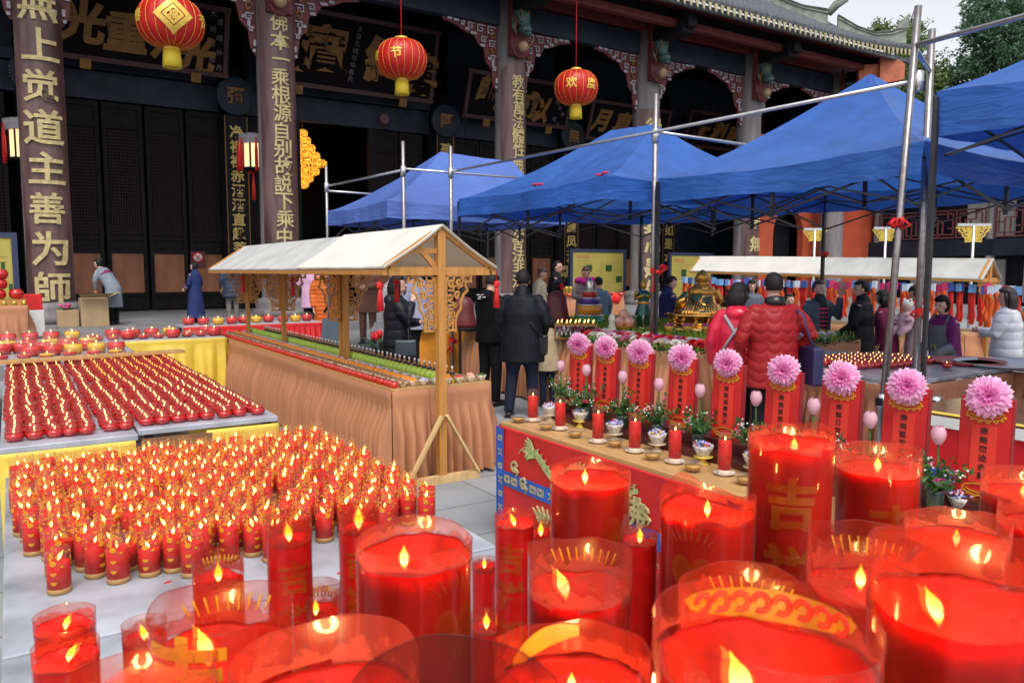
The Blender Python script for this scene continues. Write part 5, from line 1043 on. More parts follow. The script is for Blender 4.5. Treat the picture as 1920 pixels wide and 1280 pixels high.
# ================================================================ altar table with tablets
AX0, AX1, AY0, AY1 = 2.54, 3.4, .5, 4.06
table('altar_table', AX0, AY0, AX1, AY1, .757, mBoardTop, 'beech-topped altar table with the red tablets')
mAltar = M('red_altar_satin', (.60, .012, .018), .45, var=.12, scale=4, bump=.06); mBand = M('royal_blue_band', (.02, .10, .46), .5, var=.15); mEmb = M('gold_embroidery', (.55, .47, .22), .5, metal=.2, var=.35, scale=40, bump=.3, bscale=150); mEmbG = M('green_embroidery', (.36, .44, .16), .5, var=.5, scale=35, bump=.3, bscale=150)
def altar_cloth(y0, y1, x, ztop, label, seed, xe, end_first=True, dragon=True):
    """red cloth on the -X face of a table from far end y1 to near end y0, with blue bands and embroidery"""
    t = thing('altar_cloth', label, 'altar cloth', (x, (y0 + y1) / 2, 0)); b = skirt([(xe, y1 + .01), (x, y1 + .01), (x, y0)], ztop, .03, seed, band=.01, amp=.006, freq=11); b.build('cloth', mAltar, t)
    xs = x - .022; b = MB(); m1 = MB()
    b.box(xs - .004, y0, ztop - .36, xs, y1, ztop - .27); b.box(xs - .006, y1 - .075, .04, xs - .001, y1 - .005, ztop - .01); b.box(x - .015, y1 + .022, .04, x + .06, y1 + .027, ztop - .01); b.build('blue_band', mBand, t)
    # coin and flower motifs on the bands
    b = MB(); o = (xs - .007, y1, 0); ux = (0, -1, 0); uz = (0, 0, 1)
    def coin(cy, cz, s_):
        for q in (1, .55): b.strip([(cy + s_ * q * dx, cz + s_ * q * .72 * dy) for dx, dy in ((-1, -1), (1, -1), (1.15, 0), (1, 1), (-1, 1), (-1.15, 0), (-1, -1))], s_ * .22, o, ux, uz, -.004)
    def knot(cy, cz, s_): b.strip([(cy - s_, cz + s_), (cy, cz), (cy + s_, cz + s_)], s_ * .4, o, ux, uz, -.004); b.strip([(cy - s_, cz - s_), (cy, cz), (cy + s_, cz - s_)], s_ * .4, o, ux, uz, -.004); b.strip([(cy, cz + s_ * .6), (cy, cz - s_ * .6)], s_ * .5, o, ux, uz, -.004)
    L = y1 - y0; k = 0; q = .12
    while q < L - .05: (coin if k % 3 != 2 else knot)(q, ztop - .315, .027 if k % 3 != 2 else .02); q += .078 if k % 3 == 0 else .10; k += 1
    for k in range(7): (knot if k % 2 else coin)(.04, ztop - .07 - k * .088, .02)
    b.build('band_embroidery', mEmb, t)
    if dragon:
        b = MB(); z0 = ztop - .15
        ne = [0]
        def E(p, wd, m=0): ne[0] += 1; b.m = m; b.strip(p, wd, Vector(o) - Vector((.00004 * ne[0], 0, 0)), ux, uz, -.006 - .00008 * ne[0])
        path = [(.40 + .036 * k, z0 + .01 + .055 * cos(k * .48 + .3) - .0006 * k) for k in range(26)]
        E(path, [.020 + .030 * sin(pi * min(1, (k + 4) / 27)) for k in range(26)], 1)
        E([(x_, y_ - .012) for x_, y_ in path], [.008 + .010 * sin(pi * min(1, (k + 4) / 27)) for k in range(26)], 0)
        for k in range(1, 25): x_, y_ = path[k]; E([(x_ + .006, y_ + .018), (x_ + .012, y_ + .034), (x_ + .024, y_ + .040)], [.018, .010, .002])
        hx, hy = path[0]; E([(hx + .03, hy - .01), (hx - .03, hy - .012), (hx - .075, hy - .03)], [.05, .062, .03], 1); E([(hx - .03, hy - .035), (hx - .07, hy - .055)], [.03, .012], 1)
        for k in range(7): a = 1.9 + k * .33; E([(hx + .0, hy + .005), (hx + .055 * cos(a) - .01, hy + .055 * sin(a)), (hx + .095 * cos(a + .25) - .01, hy + .085 * sin(a + .25))], [.020, .015, .002], 0 if k % 2 else 1)
        E([(hx - .07, hy - .02), (hx - .12, hy - .01), (hx - .15, hy - .04)], [.008, .006, .002]); E([(hx - .04, hy + .0), (hx - .035, hy + .006)], [.016, .016], 0)
        for k in (6, 11, 17): x_, y_ = path[k]; E([(x_, y_), (x_ - .03, y_ - .06), (x_ + .02, y_ - .10)], [.026, .018, .01], 1); [E([(x_ + .02, y_ - .10), (x_ + .02 + .03 * cos(a), y_ - .10 - .025 * abs(sin(a)))], [.008, .002]) for a in (-.4, .8, 1.8, 2.9)]
        for cx, cz in ((.20, z0 - .07), (.30, z0 - .15), (.62, z0 - .33), (1.35, z0 - .05), (1.42, z0 - .30), (1.9, z0 - .02), (2.4, z0 - .05)): E([(cx + dx, cz + dy) for dx, dy in arc(0, 0, .03, 10, 320)], .013); E([(cx, cz), (cx + .04, cz - .03), (cx + .02, cz - .06)], [.016, .012, .004])
        for k in range(7): a = .3 + k * .28; E([(.50 + .02 * cos(a), ztop - .56 + .02 * sin(a)), (.50 + .14 * cos(a), ztop - .56 + .12 * sin(a)), (.50 + .18 * cos(a + .2), ztop - .56 + .17 * sin(a + .2))], [.012, .018, .003])
        b.m = 0; b.text([('佛', 1.28, z0 - .06, .16), ('佛', 2.2, z0 - .06, .16)], lambda p_, q_, h: Vector(o) + Vector((-h - .001, -p_, q_)), .02, .04)
        b.build('dragon_embroidery', [mEmb, mEmbG], t)
    return t
altar_cloth(AY0, AY1, AX0, .735, 'red satin altar cloth with blue coin bands and an embroidered dragon', 21, AX1)
b = MB(); b.box(2.855, .55, .757, 3.2, 3.95, .80); b.box(2.95, .56, .80, 3.14, 3.94, .855); single(b, 'tablet_stand', M('dark_rosewood', (.075, .012, .012), .3, var=.3, scale=6), 'long dark rosewood step carrying the red tablets', 'stand', bevel=.004)
mTab = M('red_tablet_lacquer', (.56, .012, .012), .4, var=.08, scale=6); mTabSide = M('dark_red_tablet_side', (.26, .006, .01), .5); mStrip = M('vermilion_paper_strip', (.72, .035, .018), .6, var=.08); mInk = M('black_ink', (.008, .006, .006), .6, var=0); mLotusG = M('gold_lotus_line', (.74, .33, .02), .5, metal=.1)
TXT = ['南無訶利帝母', '南無摩醯首羅', '南無雷神大將', '南無娑竭龍王', '南無焰摩羅天', '南無緊那羅王', '南無日宮天子', '南無堅牢地神', '南無密迹金剛']
PXF = [(1083, 637, 45), (1133, 642, 46), (1196, 653, 50), (1275, 660, 53), (1361, 676, 54), (1465, 684, 60), (1574, 700, 65), (1697, 713, 70), (1850, 728, 78)]
XT = 3.0
def peony(seed):
    """ruffled paper peony, centre towards +Y"""
    q = random.Random(seed); b = MB()
    for layer, (n, th0, L, W, curl) in enumerate(((14, .15, .042, .015, .5), (20, .42, .052, .019, .6), (26, .75, .061, .022, .6), (30, 1.08, .068, .025, .5), (32, 1.42, .072, .026, .4), (28, 1.8, .068, .026, .3))):
        for k in range(n):
            a = 2 * pi * (k + .5 * (layer % 2)) / n + q.uniform(-.12, .12); l_ = L * q.uniform(.88, 1.1); tw = q.uniform(-.4, .4); th1 = th0 + q.uniform(-.15, .15); vs = []; NU, NV = 4, 4
            for j in range(NV + 1):
                v = j / NV; th = th1 + curl * (v - .4)
                for i in range(NU + 1):
                    u = i / NU * 2 - 1; wv = W * (.25 + .75 * sin(min(1, v * 1.15) * pi * .55)); rr = l_ * (v + (.26 * (1 if i % 2 else -1) * .5 - .10 * u * u if j == NV else 0)) + .008; cup = -.010 * u * u * v
                    rad = rr * sin(th) + cup * cos(th); ax = rr * cos(th) * .85 + .004 * sin(u * 5 + k) * v; s_ = u * wv + tw * .01 * v
                    vs.append((rad * cos(a) - s_ * sin(a), ax, rad * sin(a) + s_ * cos(a)))
            for j in range(NV):
                b.m = (2, 2, 2, 1)[j] if layer < 2 else (2, 2, 1, 0)[j] if layer < 4 else (2, 1, 0, 3)[j]
                for i in range(NU): p0 = j * (NU + 1) + i; b.add([vs[p0], vs[p0 + 1], vs[p0 + NU + 2], vs[p0 + NU + 1]], [(0, 1, 2, 3)], True)
    return b
mP = [leafy('pink_petal', (.90, .42, .68), .35, .6, .1), leafy('mid_pink_petal', (.86, .24, .56), .35, .6, .1), leafy('deep_pink_petal', (.78, .10, .44), .3, .6, .15), leafy('pale_pink_petal', (.92, .62, .78), .35, .6, .08)]
TW, TH, ZB0 = .086, .375, .856
peo = [peony(k).build('p', mP).data for k in range(3)]
for o in [o for o in COL.objects if o.name.startswith('p') and o.data in peo and o.type == 'MESH']: bpy.data.objects.remove(o)
TY = []
for k, (fx, fy, fw) in enumerate(PXF):
    p = atx(fx, 700, XT); y = p.y; TY.append(y); t = thing('tablet', f'red memorial tablet lettered {TXT[k]}, the {ORD[k]} from the far end', 'tablet', (XT + .02, y, ZB0)); al = -.10 * (k - 3) / 5
    T = Matrix.Translation((XT, y, ZB0)) @ Matrix.Rotation(-pi / 2 + .12, 4, 'Z') @ Matrix.Rotation(-.05, 4, 'X')
    b = MB(); b.box(-TW, 0, 0, TW, .035, TH); b.m = 1; b.box(-TW - .003, .004, .002, -TW, .034, TH - .002); b.box(TW, .004, .002, TW + .003, .034, TH - .002); b.shift(T).build('board', [mTab, mTabSide], t)
    b = MB(); b.box(-.043, -.004, .055, .043, 0, .272); b.shift(T).build('paper_strip', mStrip, t)
    b = MB(); b.text([(c, 0, .252 - j * .034, .029) for j, c in enumerate(TXT[k])], lambda p_, q_, h: (p_, -.005 - h, q_), .012, .02); b.shift(T).build('inscription', mInk, t)
    b = MB(); o = (0, -.001, 0); ux = (1, 0, 0); uz = (0, 0, 1)
    def ln(pp, w_=.004): b.strip(pp, w_, o, ux, uz, .003)
    for z_, s_ in ((.312, 1), (.030, 1)):
        ln([(.062 * s_ * cos(a), z_ + .022 * sin(a)) for a in [j * pi / 10 for j in range(21)]], .0045); ln([(.05 * cos(a), z_ + .003 + .014 * sin(a)) for a in [pi + j * pi / 8 for j in range(9)]])
        for j in range(7): a = pi + .25 + j * (pi - .5) / 6; ln([(.055 * cos(a), z_ + .02 * sin(a)), (.07 * cos(a + .12), z_ + .033 * sin(a + .1)), (.066 * cos(a + .3), z_ + .024 * sin(a + .3))], .0035)
    b.shift(T).build('gold_lotus', mLotusG, t)
    o = bpy.data.objects.new('peony_flower', peo[k % 3]); COL.objects.link(o); fp = T @ Vector((.012, -.022, TH + .005)); o.location = fp; o.rotation_euler = (-.25, .3 * k, pi / 2 + .30 + (.25 if k < 4 else -.1)); d = (fp - _c).dot(_f); s_ = fw * 1.12 * d / FPX / .192; o.scale = (s_,) * 3; tag(o, f'ruffled pink paper peony on the tablet lettered {TXT[k]}', 'flower', 'pink paper peonies')
# tulip vases, sweets bowls, thin candles, tea bowls
mTulip = leafy('pale_pink_tulip', (.80, .48, .58), .3, .4, .12, 20.); mRose = leafy('rose_red_petal', (.62, .02, .08), .2, .5, .2); mRoseP = leafy('rose_pink_petal', (.72, .12, .32), .25, .5, .2); mGyp = M('white_filler_flower', (.75, .76, .70), .7); mVase = M('dark_green_glass_vase', (.035, .07, .055), .1, var=.2, coat=.5, trans=.3)
def vase(seed, label, loc, hz, rose, tall=1.0):
    q = random.Random(seed); t = thing('flower_vase', label, 'vase', loc, 0, 'tulip vases between the tablets'); b = MB(); b.lathe([(0, 0), (.03, 0), (.031, .005), (.033, .075), (.031, .08), (.028, .078), (.027, .01), (0, .01)], 20); b.build('glass_vase', mVase, t, local=True)
    st = MB(); fo = MB(); fl = MB(); hz = hz
    st.tube([(0, 0, .02), (.01, .0, hz * .5), (.006, 0, hz)], .004, 6)
    for k in range(16):
        a = q.uniform(0, 6.28); el = q.uniform(.25, 1.2); L = q.uniform(.07, .15) * tall; d = Vector((cos(a) * cos(el), sin(a) * cos(el), sin(el))); p0 = Vector((0, 0, .075)); p1 = p0 + d * L; st.tube([p0, p0 + d * L * .5 + Vector((0, 0, .012)), p1], .0016, 4)
        for j in range(12):
            c_ = p0.lerp(p1, .25 + .085 * j) + Vector((q.gauss(0, .012), q.gauss(0, .012), q.gauss(.004, .010))); n_ = Vector((q.gauss(0, 1), q.gauss(0, 1), q.gauss(.5, 1))).normalized(); x_ = n_.orthogonal().normalized(); x_ = Quaternion(n_, q.random() * 6.28) @ x_; y_ = n_.cross(x_); s_ = q.uniform(.010, .022); fo.m = 0 if q.random() < .6 else 1
            fo.add([c_ - x_ * s_, c_ - y_ * s_ * .45 + n_ * .002, c_ + x_ * s_, c_ + y_ * s_ * .45 + n_ * .002], [(0, 1, 2, 3)])
        if k % 3 == 0: fl.m = 0; [fl.ball(p1 + Vector((q.gauss(0, .012), q.gauss(0, .012), q.gauss(.005, .01))), .0045, 6, 4) for _ in range(5)]
        if k % 5 == 1: fl.m = 1; [fl.ball(p1 + Vector((q.gauss(0, .008), q.gauss(0, .008), q.gauss(.004, .008))), .006, 6, 4) for _ in range(3)]
    for j in range(3): a = j * 2.1 + seed; fo.m = 0; fo.add([(0, 0, .06), (.02 * cos(a) - .01 * sin(a), .02 * sin(a) + .01 * cos(a), .12), (.045 * cos(a), .045 * sin(a), .20), (.02 * cos(a) + .01 * sin(a), .02 * sin(a) - .01 * cos(a), .12)], [(0, 1, 2, 3)], True)
    st.build('stems', mGrass, t, local=True); fo.build('foliage', [mGrassD, mGrass], t, local=True); fl.build('filler_flowers', [mGyp, mRoseP], t, local=True)
    b = MB()
    for ring in range(2):
        for k in range(3):
            a = k * 2.094 + ring * 1.05; 
            def fn(u, v): r_ = (.026 - .002 * ring) * sin(min(1, .12 + v * .9) * pi * .80) ** .8 + .001; aa = a + (u - .5) * 2.4 * (1 - .75 * v ** 3); return (r_ * cos(aa) + .006, r_ * sin(aa), hz - .012 + .070 * v)
            b.grid(fn, 6, 7)
    b.build('tulip', mTulip, t, local=True)
    if rose:
        p = Vector(rose[0]); b = MB()
        for k in range(22):
            a = k * 2.4; s_ = .004 + .0011 * k; th = .2 + k * .05; d = Vector((cos(a) * sin(th), sin(a) * sin(th), cos(th))); 
            b.grid(lambda u, v: p + Vector((-sin(a), cos(a), 0)) * (u - .5) * s_ * 2.0 + d * (s_ * .9) * (.3 + v) + Vector((0, 0, -.012 * v * (k / 22) + .006 * (1 - abs(2 * u - 1)))), 4, 3)
        b.build('rose', mRose if rose[1] == 'r' else mRoseP, t, local=True)
VZ = .80
TUL = [(1050, 690), (1098, 698), (1166, 711), (1234, 725), (1311, 737), (1416, 752), (1524, 767), (1630, 793), (1758, 822)]
for k, (tx, ty) in enumerate(TUL):
    p = atx(tx, ty, 2.895); toward = 'left of' if k == 0 else 'just left of'
    rs = [None, ((-.03, -.02, .11), 'r'), ((.0, .03, .10), 'p'), None, None, ((-.03, -.03, .10), 'r'), None, ((.0, .0, .1), 'r'), ((-.02, -.035, .115), 'p')][k]
    vase(k, f'glass vase with a pale pink tulip and greenery beside the tablet lettered {TXT[k]}', (p.x, p.y, VZ), p.z - VZ - .01, rs)
def sweets_bowl(k, px, py, label, mix):
    p = atz(px, py, .757); q = random.Random(k + 40); t = thing('offering_bowl', label, 'bowl', p, 0, 'footed bowls of sweets on the altar'); b = MB(); b.lathe([(0, 0), (.03, 0), (.026, .006), (.012, .02), (.014, .03), (.044, .036), (.048, .04), (0, .04)], 24); b.build('pedestal', [M('cream_pedestal', (.62, .5, .33), .4), mYellow][k % 3 == 1], t, local=True)
    b = MB(); b.lathe([(0, .04), (.026, .04), (.03, .048), (.044, .075), (.05, .095), (.048, .095), (.04, .07), (0, .06)], 24, wob=lambda a, z: 1 + .015 * cos(a * 12)); b.build('patterned_bowl', mBowlG, t, local=True)
    b = MB()
    for j in range(26):
        a = q.uniform(0, 6.28); d = .04 * sqrt(q.random()); c_ = Vector((d * cos(a), d * sin(a), .092 + .018 * (1 - d / .04) + q.uniform(-.003, .006))); b.m = q.randrange(4); R_ = Quaternion((q.gauss(0, 1), q.gauss(0, 1), q.gauss(0, 1), q.gauss(0, 1))).normalized().to_matrix()
        b.ball(c_, (.011, .006, .005), 6, 4, R_); 
        for sg in (-1, 1): e = R_ @ Vector((sg, 0, 0)); f_ = R_ @ Vector((0, .006, 0)); b.add([c_ + e * .009, c_ + e * .018 + f_, c_ + e * .018 - f_], [(0, 1, 2)])
    b.build('sweets', [mCandy, M('blue_wrapper', (.12, .2, .55), .3), M(mix, (.6, .05, .05) if mix == 'red_wrapper' else (.7, .4, .05), .3), M('lilac_wrapper', (.55, .5, .75), .3)], t, local=True)
mBowlG = M('lace_patterned_bowl', (.62, .55, .45), .3, var=.5, scale=90, coat=.3, tint=(.8, .78, .72))
for k, (px, py) in enumerate(((1031, 788), (1088, 800), (1152, 825), (1232, 845), (1318, 870), (1412, 890))): sweets_bowl(k, px, py, f'footed patterned bowl of wrapped sweets, {ORD[k]} from the far end of the altar', ('red_wrapper', 'gold_wrapper')[k % 2])
sweets_bowl(8, 1800, 975, 'footed bowl of blue and lilac wrapped sweets under the last tablet', 'red_wrapper')
def saucer_candle(k, px, py):
    p = atz(px, py, .757); lb = f'{ORD[k]} from the far end of the altar'; b = MB(); b.lathe([(0, 0), (.03, 0), (.032, .003), (.048, .011), (.05, .014), (.047, .013), (.03, .006), (0, .005)], 28); o = tag(b.build('saucer', mPorc), f'small white saucer under the thin candle, {lb}', 'saucer', 'white saucers on the altar'); o.location = p
    t = thing('thin_candle', f'thin red candle on a saucer, {lb}', 'candle', p + Vector((0, 0, .006)), 0, 'thin candles on the altar'); b = MB(); b.lathe([(.032, .001), (.032, .20)], 24); b.build('plastic_sleeve', mFilmS, t, local=True); b = MB(); b.lathe([(0, .022), (.0305, .022), (.0305, .155), (.028, .156), (0, .151)], 20); b.build('wax', mWaxS, t, local=True); b = MB(); b.lathe([(0, .001), (.031, .001), (.031, .022), (0, .022)], 18); b.build('foot', M('cream_candle_foot', (.75, .62, .48), .4), t, local=True)
    o = flame_mb(.024, (.2, .1), 8).build('flame', mFlameS, t, local=True); o.location = (0, 0, .154)
for k, (px, py) in enumerate(((999, 790), (1050, 806), (1121, 830), (1190, 848), (1265, 868), (1358, 890))): saucer_candle(k, px, py)
p = atz(1764, 968, .757); t = thing('short_candle', 'short red candle in clear glass below the pink rose vase', 'candle', p); b = MB(); b.lathe([(.032, .001), (.032, .085)], 20); b.build('plastic_sleeve', mFilmS, t, local=True); b = MB(); b.lathe([(0, .002), (.03, .002), (.03, .055), (0, .053)], 18); b.build('wax', mWaxS, t, local=True); o = flame_mb(.026, (.2, .1), 8).build('flame', mFlameS, t, local=True); o.location = (0, 0, .055)
mTea = M('amber_tea', (.55, .27, .03), .05, var=.05, coat=.5); mGlassC = film('clear_bowl_glass', (.97, .97, .96), (.85, .85, .85), .06, .2, 60.)
for k, (px, py) in enumerate(((972, 792), (1024, 806), (1079, 820), (1153, 838), (1224, 862), (1299, 884), (1398, 908))):
    p = atz(px, py, .757); t = thing('tea_bowl', f'clear glass bowl of amber tea, {ORD[k]} from the far end of the altar', 'bowl', p, 0, 'bowls of tea on the altar'); b = MB(); b.lathe([(0, .001), (.026, .001), (.028, .006), (.041, .027), (.053, .041), (.052, .041), (.040, .028), (0, .004)], 24); b.build('glass_bowl', mGlassC, t, local=True); b = MB(); b.lathe([(0, .006), (.026, .008), (.039, .025), (.042, .031), (0, .0305)], 20); b.build('tea', mTea, t, local=True)
for k, (px, py, mt, lb) in enumerate(((1735, 930, mOrangeF, 'orange fruit by the vase with the pink rose'), (1722, 905, mOrangeF, 'orange fruit behind the vase with the pink rose'))): p = atz(px, py, .80); b = MB(); b.ball((p.x, p.y, .757 + .038), .038, 14, 10); single(b, 'orange', mt, lb, 'fruit')
# ================================================================ metal table, side altar, posts on the right
mSheet = M('scratched_steel_top', (.40, .42, .47), .3, metal=.6, var=.35, scale=6, stretch=(1, .15, 1)); mTerraD = M('brown_cloth', (.30, .115, .06), .75, var=.15, scale=3)
table('steel_table', 6.15, 3.55, 8.0, 5.7, .78, mSheet, 'scratched steel-topped table with trays of lit lamps'); cloth('table_skirt', [(6.15, 5.7), (6.15, 3.55), (8.0, 3.55)], .74, .03, 31, mTerraD, 'brown pleated skirt round the steel-topped table')
table('steel_table', 8.02, 2.5, 9.6, 3.9, .78, mSheet, 'dark steel-topped table at the right with two round trays'); cloth('table_skirt', [(8.02, 3.9), (8.02, 2.5), (9.6, 2.5)], .74, .03, 32, mTerraD, 'brown pleated skirt of the right-hand steel table')
for k, (px, py, r, lb, mt) in enumerate(((1860, 683, .42, 'large round grey tray at the right edge of the steel table', mGalv), (1790, 679, .36, 'round red tray beside the woman in the grey apron', M('dull_red_tray', (.42, .06, .06), .4)))):
    p = atz(px, py, .80); b = MB(); b.lathe([(0, .0), (r * .9, 0), (r, .03), (r * .985, .032), (r * .88, .008), (0, .008)], 40, (p.x + .2, p.y, .782)); single(b, 'tray', mt, lb, 'tray')
fp = [(1556, 692)] + [(1565 + 28 * i + 8 * (j % 2), 668 + 11 * j) for j in range(3) for i in range(7)]
lampl = []
for j in range(7):
    for i in range(11):
        x = 6.55 + .105 * i; y = 4.15 + .105 * j
        if (i < 4 and j < 1) or (i > 8 and j > 5) or r2.random() < .06: continue
        lampl.append((x, y, .782))
for k, q in enumerate(lampl): c = dup(lp[k % 3], q, r2.uniform(0, 6), 'red glass lamp burning in the cluster on the steel-topped table'); c['group'] = 'red glass lamps on the steel table'; c.scale = (1.1, 1.1, 1.25)
p = atz(1538, 690, .78); c = dup(lp[0], (6.26, 4.55, .782), 0, 'lone red glass lamp at the left corner of the steel-topped table'); del c['group']
c = dup(lp[1], atz(1775, 690, .79), 0, 'red glass lamp on the steel table under the hand of the woman in the apron'); del c['group']
def stanchion(px, py, d, z, label):
    p = atd(px, py, d); t = thing('queue_post', label, 'post', (p.x, p.y, 0), 0, 'queue barrier posts'); b = MB(); b.lathe([(0, 0), (.17, 0), (.17, .012), (.03, .03), (.028, .05), (.028, z - .1), (.036, z - .1), (.038, z), (.03, z + .006), (0, z + .006)], 20); b.build('post', mSteel, t, local=True); b = MB()
    for sx in (-1, 1): b.box(sx * .036 - .02, -.022, z - .075, sx * .036 + .02, .022, z - .02)
    b.build('belt_socket', mBlack, t, local=True)
stanchion(1753, 760, 5.6, .79, 'steel queue post left of the last tablet'); stanchion(1654, 760, 5.7, .79, 'steel queue post behind the 南無堅牢地神 tablet')
table('side_altar_table', 5.0, .8, 6.1, 2.9, .78, M('glossy_brown_top', (.22, .10, .05), .12, var=.3, scale=3, coat=.5), 'glossy brown side altar table at the right edge')
altar_cloth(.8, 2.9, 5.0, .70, 'red side altar cloth with a blue cross band at the right edge', 23, 6.1, dragon=False); b = MB(); b.box(4.965, .78, .70, 5.0, 2.93, .765); b.box(4.965, 2.9, .70, 6.1, 2.935, .765); single(b, 'white_cloth_edge', mWhite, 'white cloth edge along the side altar table', 'cloth'); b = MB(); b.box(4.97, .8, .782, 5.03, 2.9, .786); single(b, 'yellow_ribbon', mYellow, 'yellow ribbon lying along the edge of the side altar table', 'ribbon')
# ================================================================ flower altar
FX0, FX1, FY0, FY1, FZ = 5.75, 8.7, 5.6, 10.2, .86
table('flower_altar', FX0, FY0, FX1, FY1, FZ, mBoardTop, 'broad altar table covered with flowers and golden figures'); cloth('table_skirt', [(FX0, FY1), (FX0, FY0), (FX1, FY0)], FZ - .01, .03, 33, mTerra, 'terracotta skirt round the flower altar', n_per=45)
b = MB(); q = random.Random(4)
def inb(x, y): return 1
for _ in range(7000):
    x = q.uniform(FX0 + .02, FX1 - .05); y = q.uniform(FY0 + .03, FY1 - .05)
    h_ = .035 + .03 * q.random() + (.05 if x > FX0 + .75 else 0); a = q.uniform(0, 6.28); w_ = .012; L = Vector((q.gauss(0, .02), q.gauss(0, .02), h_)); P0 = Vector((x, y, FZ + .002)); S_ = Vector((cos(a), sin(a), 0)) * w_
    b.m = 0 if q.random() < .6 else 1; b.add([P0 - S_, P0 + S_, P0 + L + S_ * .3, P0 + L - S_ * .3], [(0, 1, 2, 3)])
mBright = leafy('bright_moss', (.26, .36, .03), .3, .6, .3, 20.)
tag(b.build('moss', [mBright, mGrass]), 'carpet of bright green leaves over the flower altar', 'greenery', None, 'stuff')
b = MB()
for _ in range(1600):
    x = q.choice((FX0 - .01, FX0 + .02)) + q.uniform(-.03, .03); y = q.uniform(FY0 - .02, FY1)
    if q.random() < .35: x = q.uniform(FX0, FX1); y = FY0 + q.uniform(-.04, .02)
    P0 = Vector((x, y, FZ - .03 + q.uniform(0, .05))); a = q.uniform(0, 6.28); S_ = Vector((cos(a), sin(a), 0)) * .016; L = Vector((q.gauss(-.02, .02), q.gauss(-.01, .02), q.uniform(-.03, .05))); b.add([P0, P0 + S_ + L * .5, P0 + L, P0 - S_ + L * .5], [(0, 1, 2, 3)])
tag(b.build('leaf_edging', [mGrassD]), 'dark green leaf edging along the front of the flower altar', 'greenery', None, 'stuff')
def bloom(seed, mats, lab):
    qq = random.Random(seed); b = MB()
    for k in range(26):
        a = k * 2.4; th = .25 + k * .052; L = .028 + .0009 * k; w_ = .02; d = Vector((cos(a) * sin(th), sin(a) * sin(th), cos(th))); s_ = Vector((-sin(a), cos(a), 0)); b.m = 0 if k < 12 else 1
        b.add([d * .006 - s_ * w_ * .3, d * .006 + s_ * w_ * .3, d * L * .75 + s_ * w_, d * L + s_ * w_ * .3, d * L * .9 - s_ * w_ * .3, d * L * .75 - s_ * w_], [(0, 1, 2, 3, 4, 5)])
    return tag(b.build('bloom', mats), lab, 'flower', 'flower heads banked on the altar')
mPk = leafy('orchid_pink_petal', (.70, .25, .45), .3, .5, .2); mPr = leafy('purple_pink_petal', (.45, .08, .30), .3, .5, .2); mRd = leafy('scarlet_petal', (.60, .02, .03), .25, .5, .2); mWh = leafy('white_petal', (.78, .76, .72), .35, .5, .08)
bl = [bloom(1, [mPr, mPk], 'pink and purple flower head in the bank along the flower altar'), bloom(2, [mRd, mRd], 'scarlet flower head in the bank along the flower altar'), bloom(3, [mWh, mWh], 'white flower head in the bank along the flower altar'), bloom(4, [mPk, mWh], 'pale pink flower head in the bank along the flower altar')]
fs = [1] * 4; k = 0
for j in range(3):
    for i in range(44):
        y = FY0 + .10 + i * .102; x = FX0 + .16 + j * .10 + q.uniform(-.03, .03); kk = (0, 1, 2, 3, 0, 3, 1)[q.randrange(7)]; pos = (x, y + q.uniform(-.03, .03), FZ + .055 + .012 * j); o = bl[kk] if fs[kk] else bl[kk].copy()
        if not fs[kk]: COL.objects.link(o)
        fs[kk] = 0; o.location = pos; o.rotation_euler = (q.uniform(-.3, .3), -.5 + q.uniform(-.3, .3), q.uniform(0, 6.28)); o.scale = (1.55,) * 3
for i in range(22):
    kk = q.randrange(4); o = bl[kk].copy(); COL.objects.link(o); o.location = (FX0 + .5 + i * .1, FY0 + .12 + q.uniform(-.03, .05), FZ + .06); o.rotation_euler = (.5, q.uniform(-.3, .3), q.uniform(0, 6)); o.scale = (1.55,) * 3
# golden Buddha seen from behind
mGoldS = M('polished_gold', (.85, .46, .12), .18, metal=1., var=.2, scale=8); mGoldM = M('gilded_skin', (.62, .32, .06), .35, metal=.75, var=.15, scale=5); mMaroonS = M('maroon_sash', (.20, .01, .02), .4)
pB = atd(1315, 605, 10.3); zB = FZ + .05; t = thing('buddha_statue', 'golden seated Buddha with a bare shoulder seen from behind on a gilded throne', 'statue', (pB.x, pB.y, zB), -YAW - .25)
S_ = 10.3 / FPX
b = MB(); b.lathe([(0, 0), (66 * S_, 0), (70 * S_, .03), (52 * S_, .07), (48 * S_, .12), (62 * S_, .19), (66 * S_, .22), (0, .22)], 36, wob=lambda a, z: 1 + .06 * abs(sin(a * 6)))
q = random.Random(8)
for k in range(90): a = q.uniform(0, 6.28); rr_ = 60 * S_ + q.uniform(-.03, .02); b.ball((rr_ * cos(a), rr_ * sin(a), q.uniform(.02, .22)), (.03, .03, .022), 8, 5)
b.build('lotus_throne', mGoldS, t, local=True)
b = MB(); b.lathe([(0, .20), (46 * S_, .20), (49 * S_, .25), (36 * S_, .31), (28 * S_, .38), (27 * S_, .45), (20 * S_, .49), (0, .50)], 32, wob=lambda a, z: 1 + .05 * sin(a * 9 + z * 20) + .04 * sin(a * 17 - z * 30)); b.ball((-.20, .12, .26), (.16, .2, .065)); b.ball((.20, .12, .26), (.16, .2, .065)); b.tube([(-.17, -.02, .47), (-.27, -.02, .36), (-.29, .08, .26)], [.07, .08, .06], 12)
for k in range(12): b.tube([(-.20 + .036 * k, -.15, .44 - .008 * k), (-.19 + .03 * k, -.24, .32), (-.24 + .04 * k, -.32, .23)], [.012, .02, .02], 6)
b.build('robe', mGoldS, t, local=True)
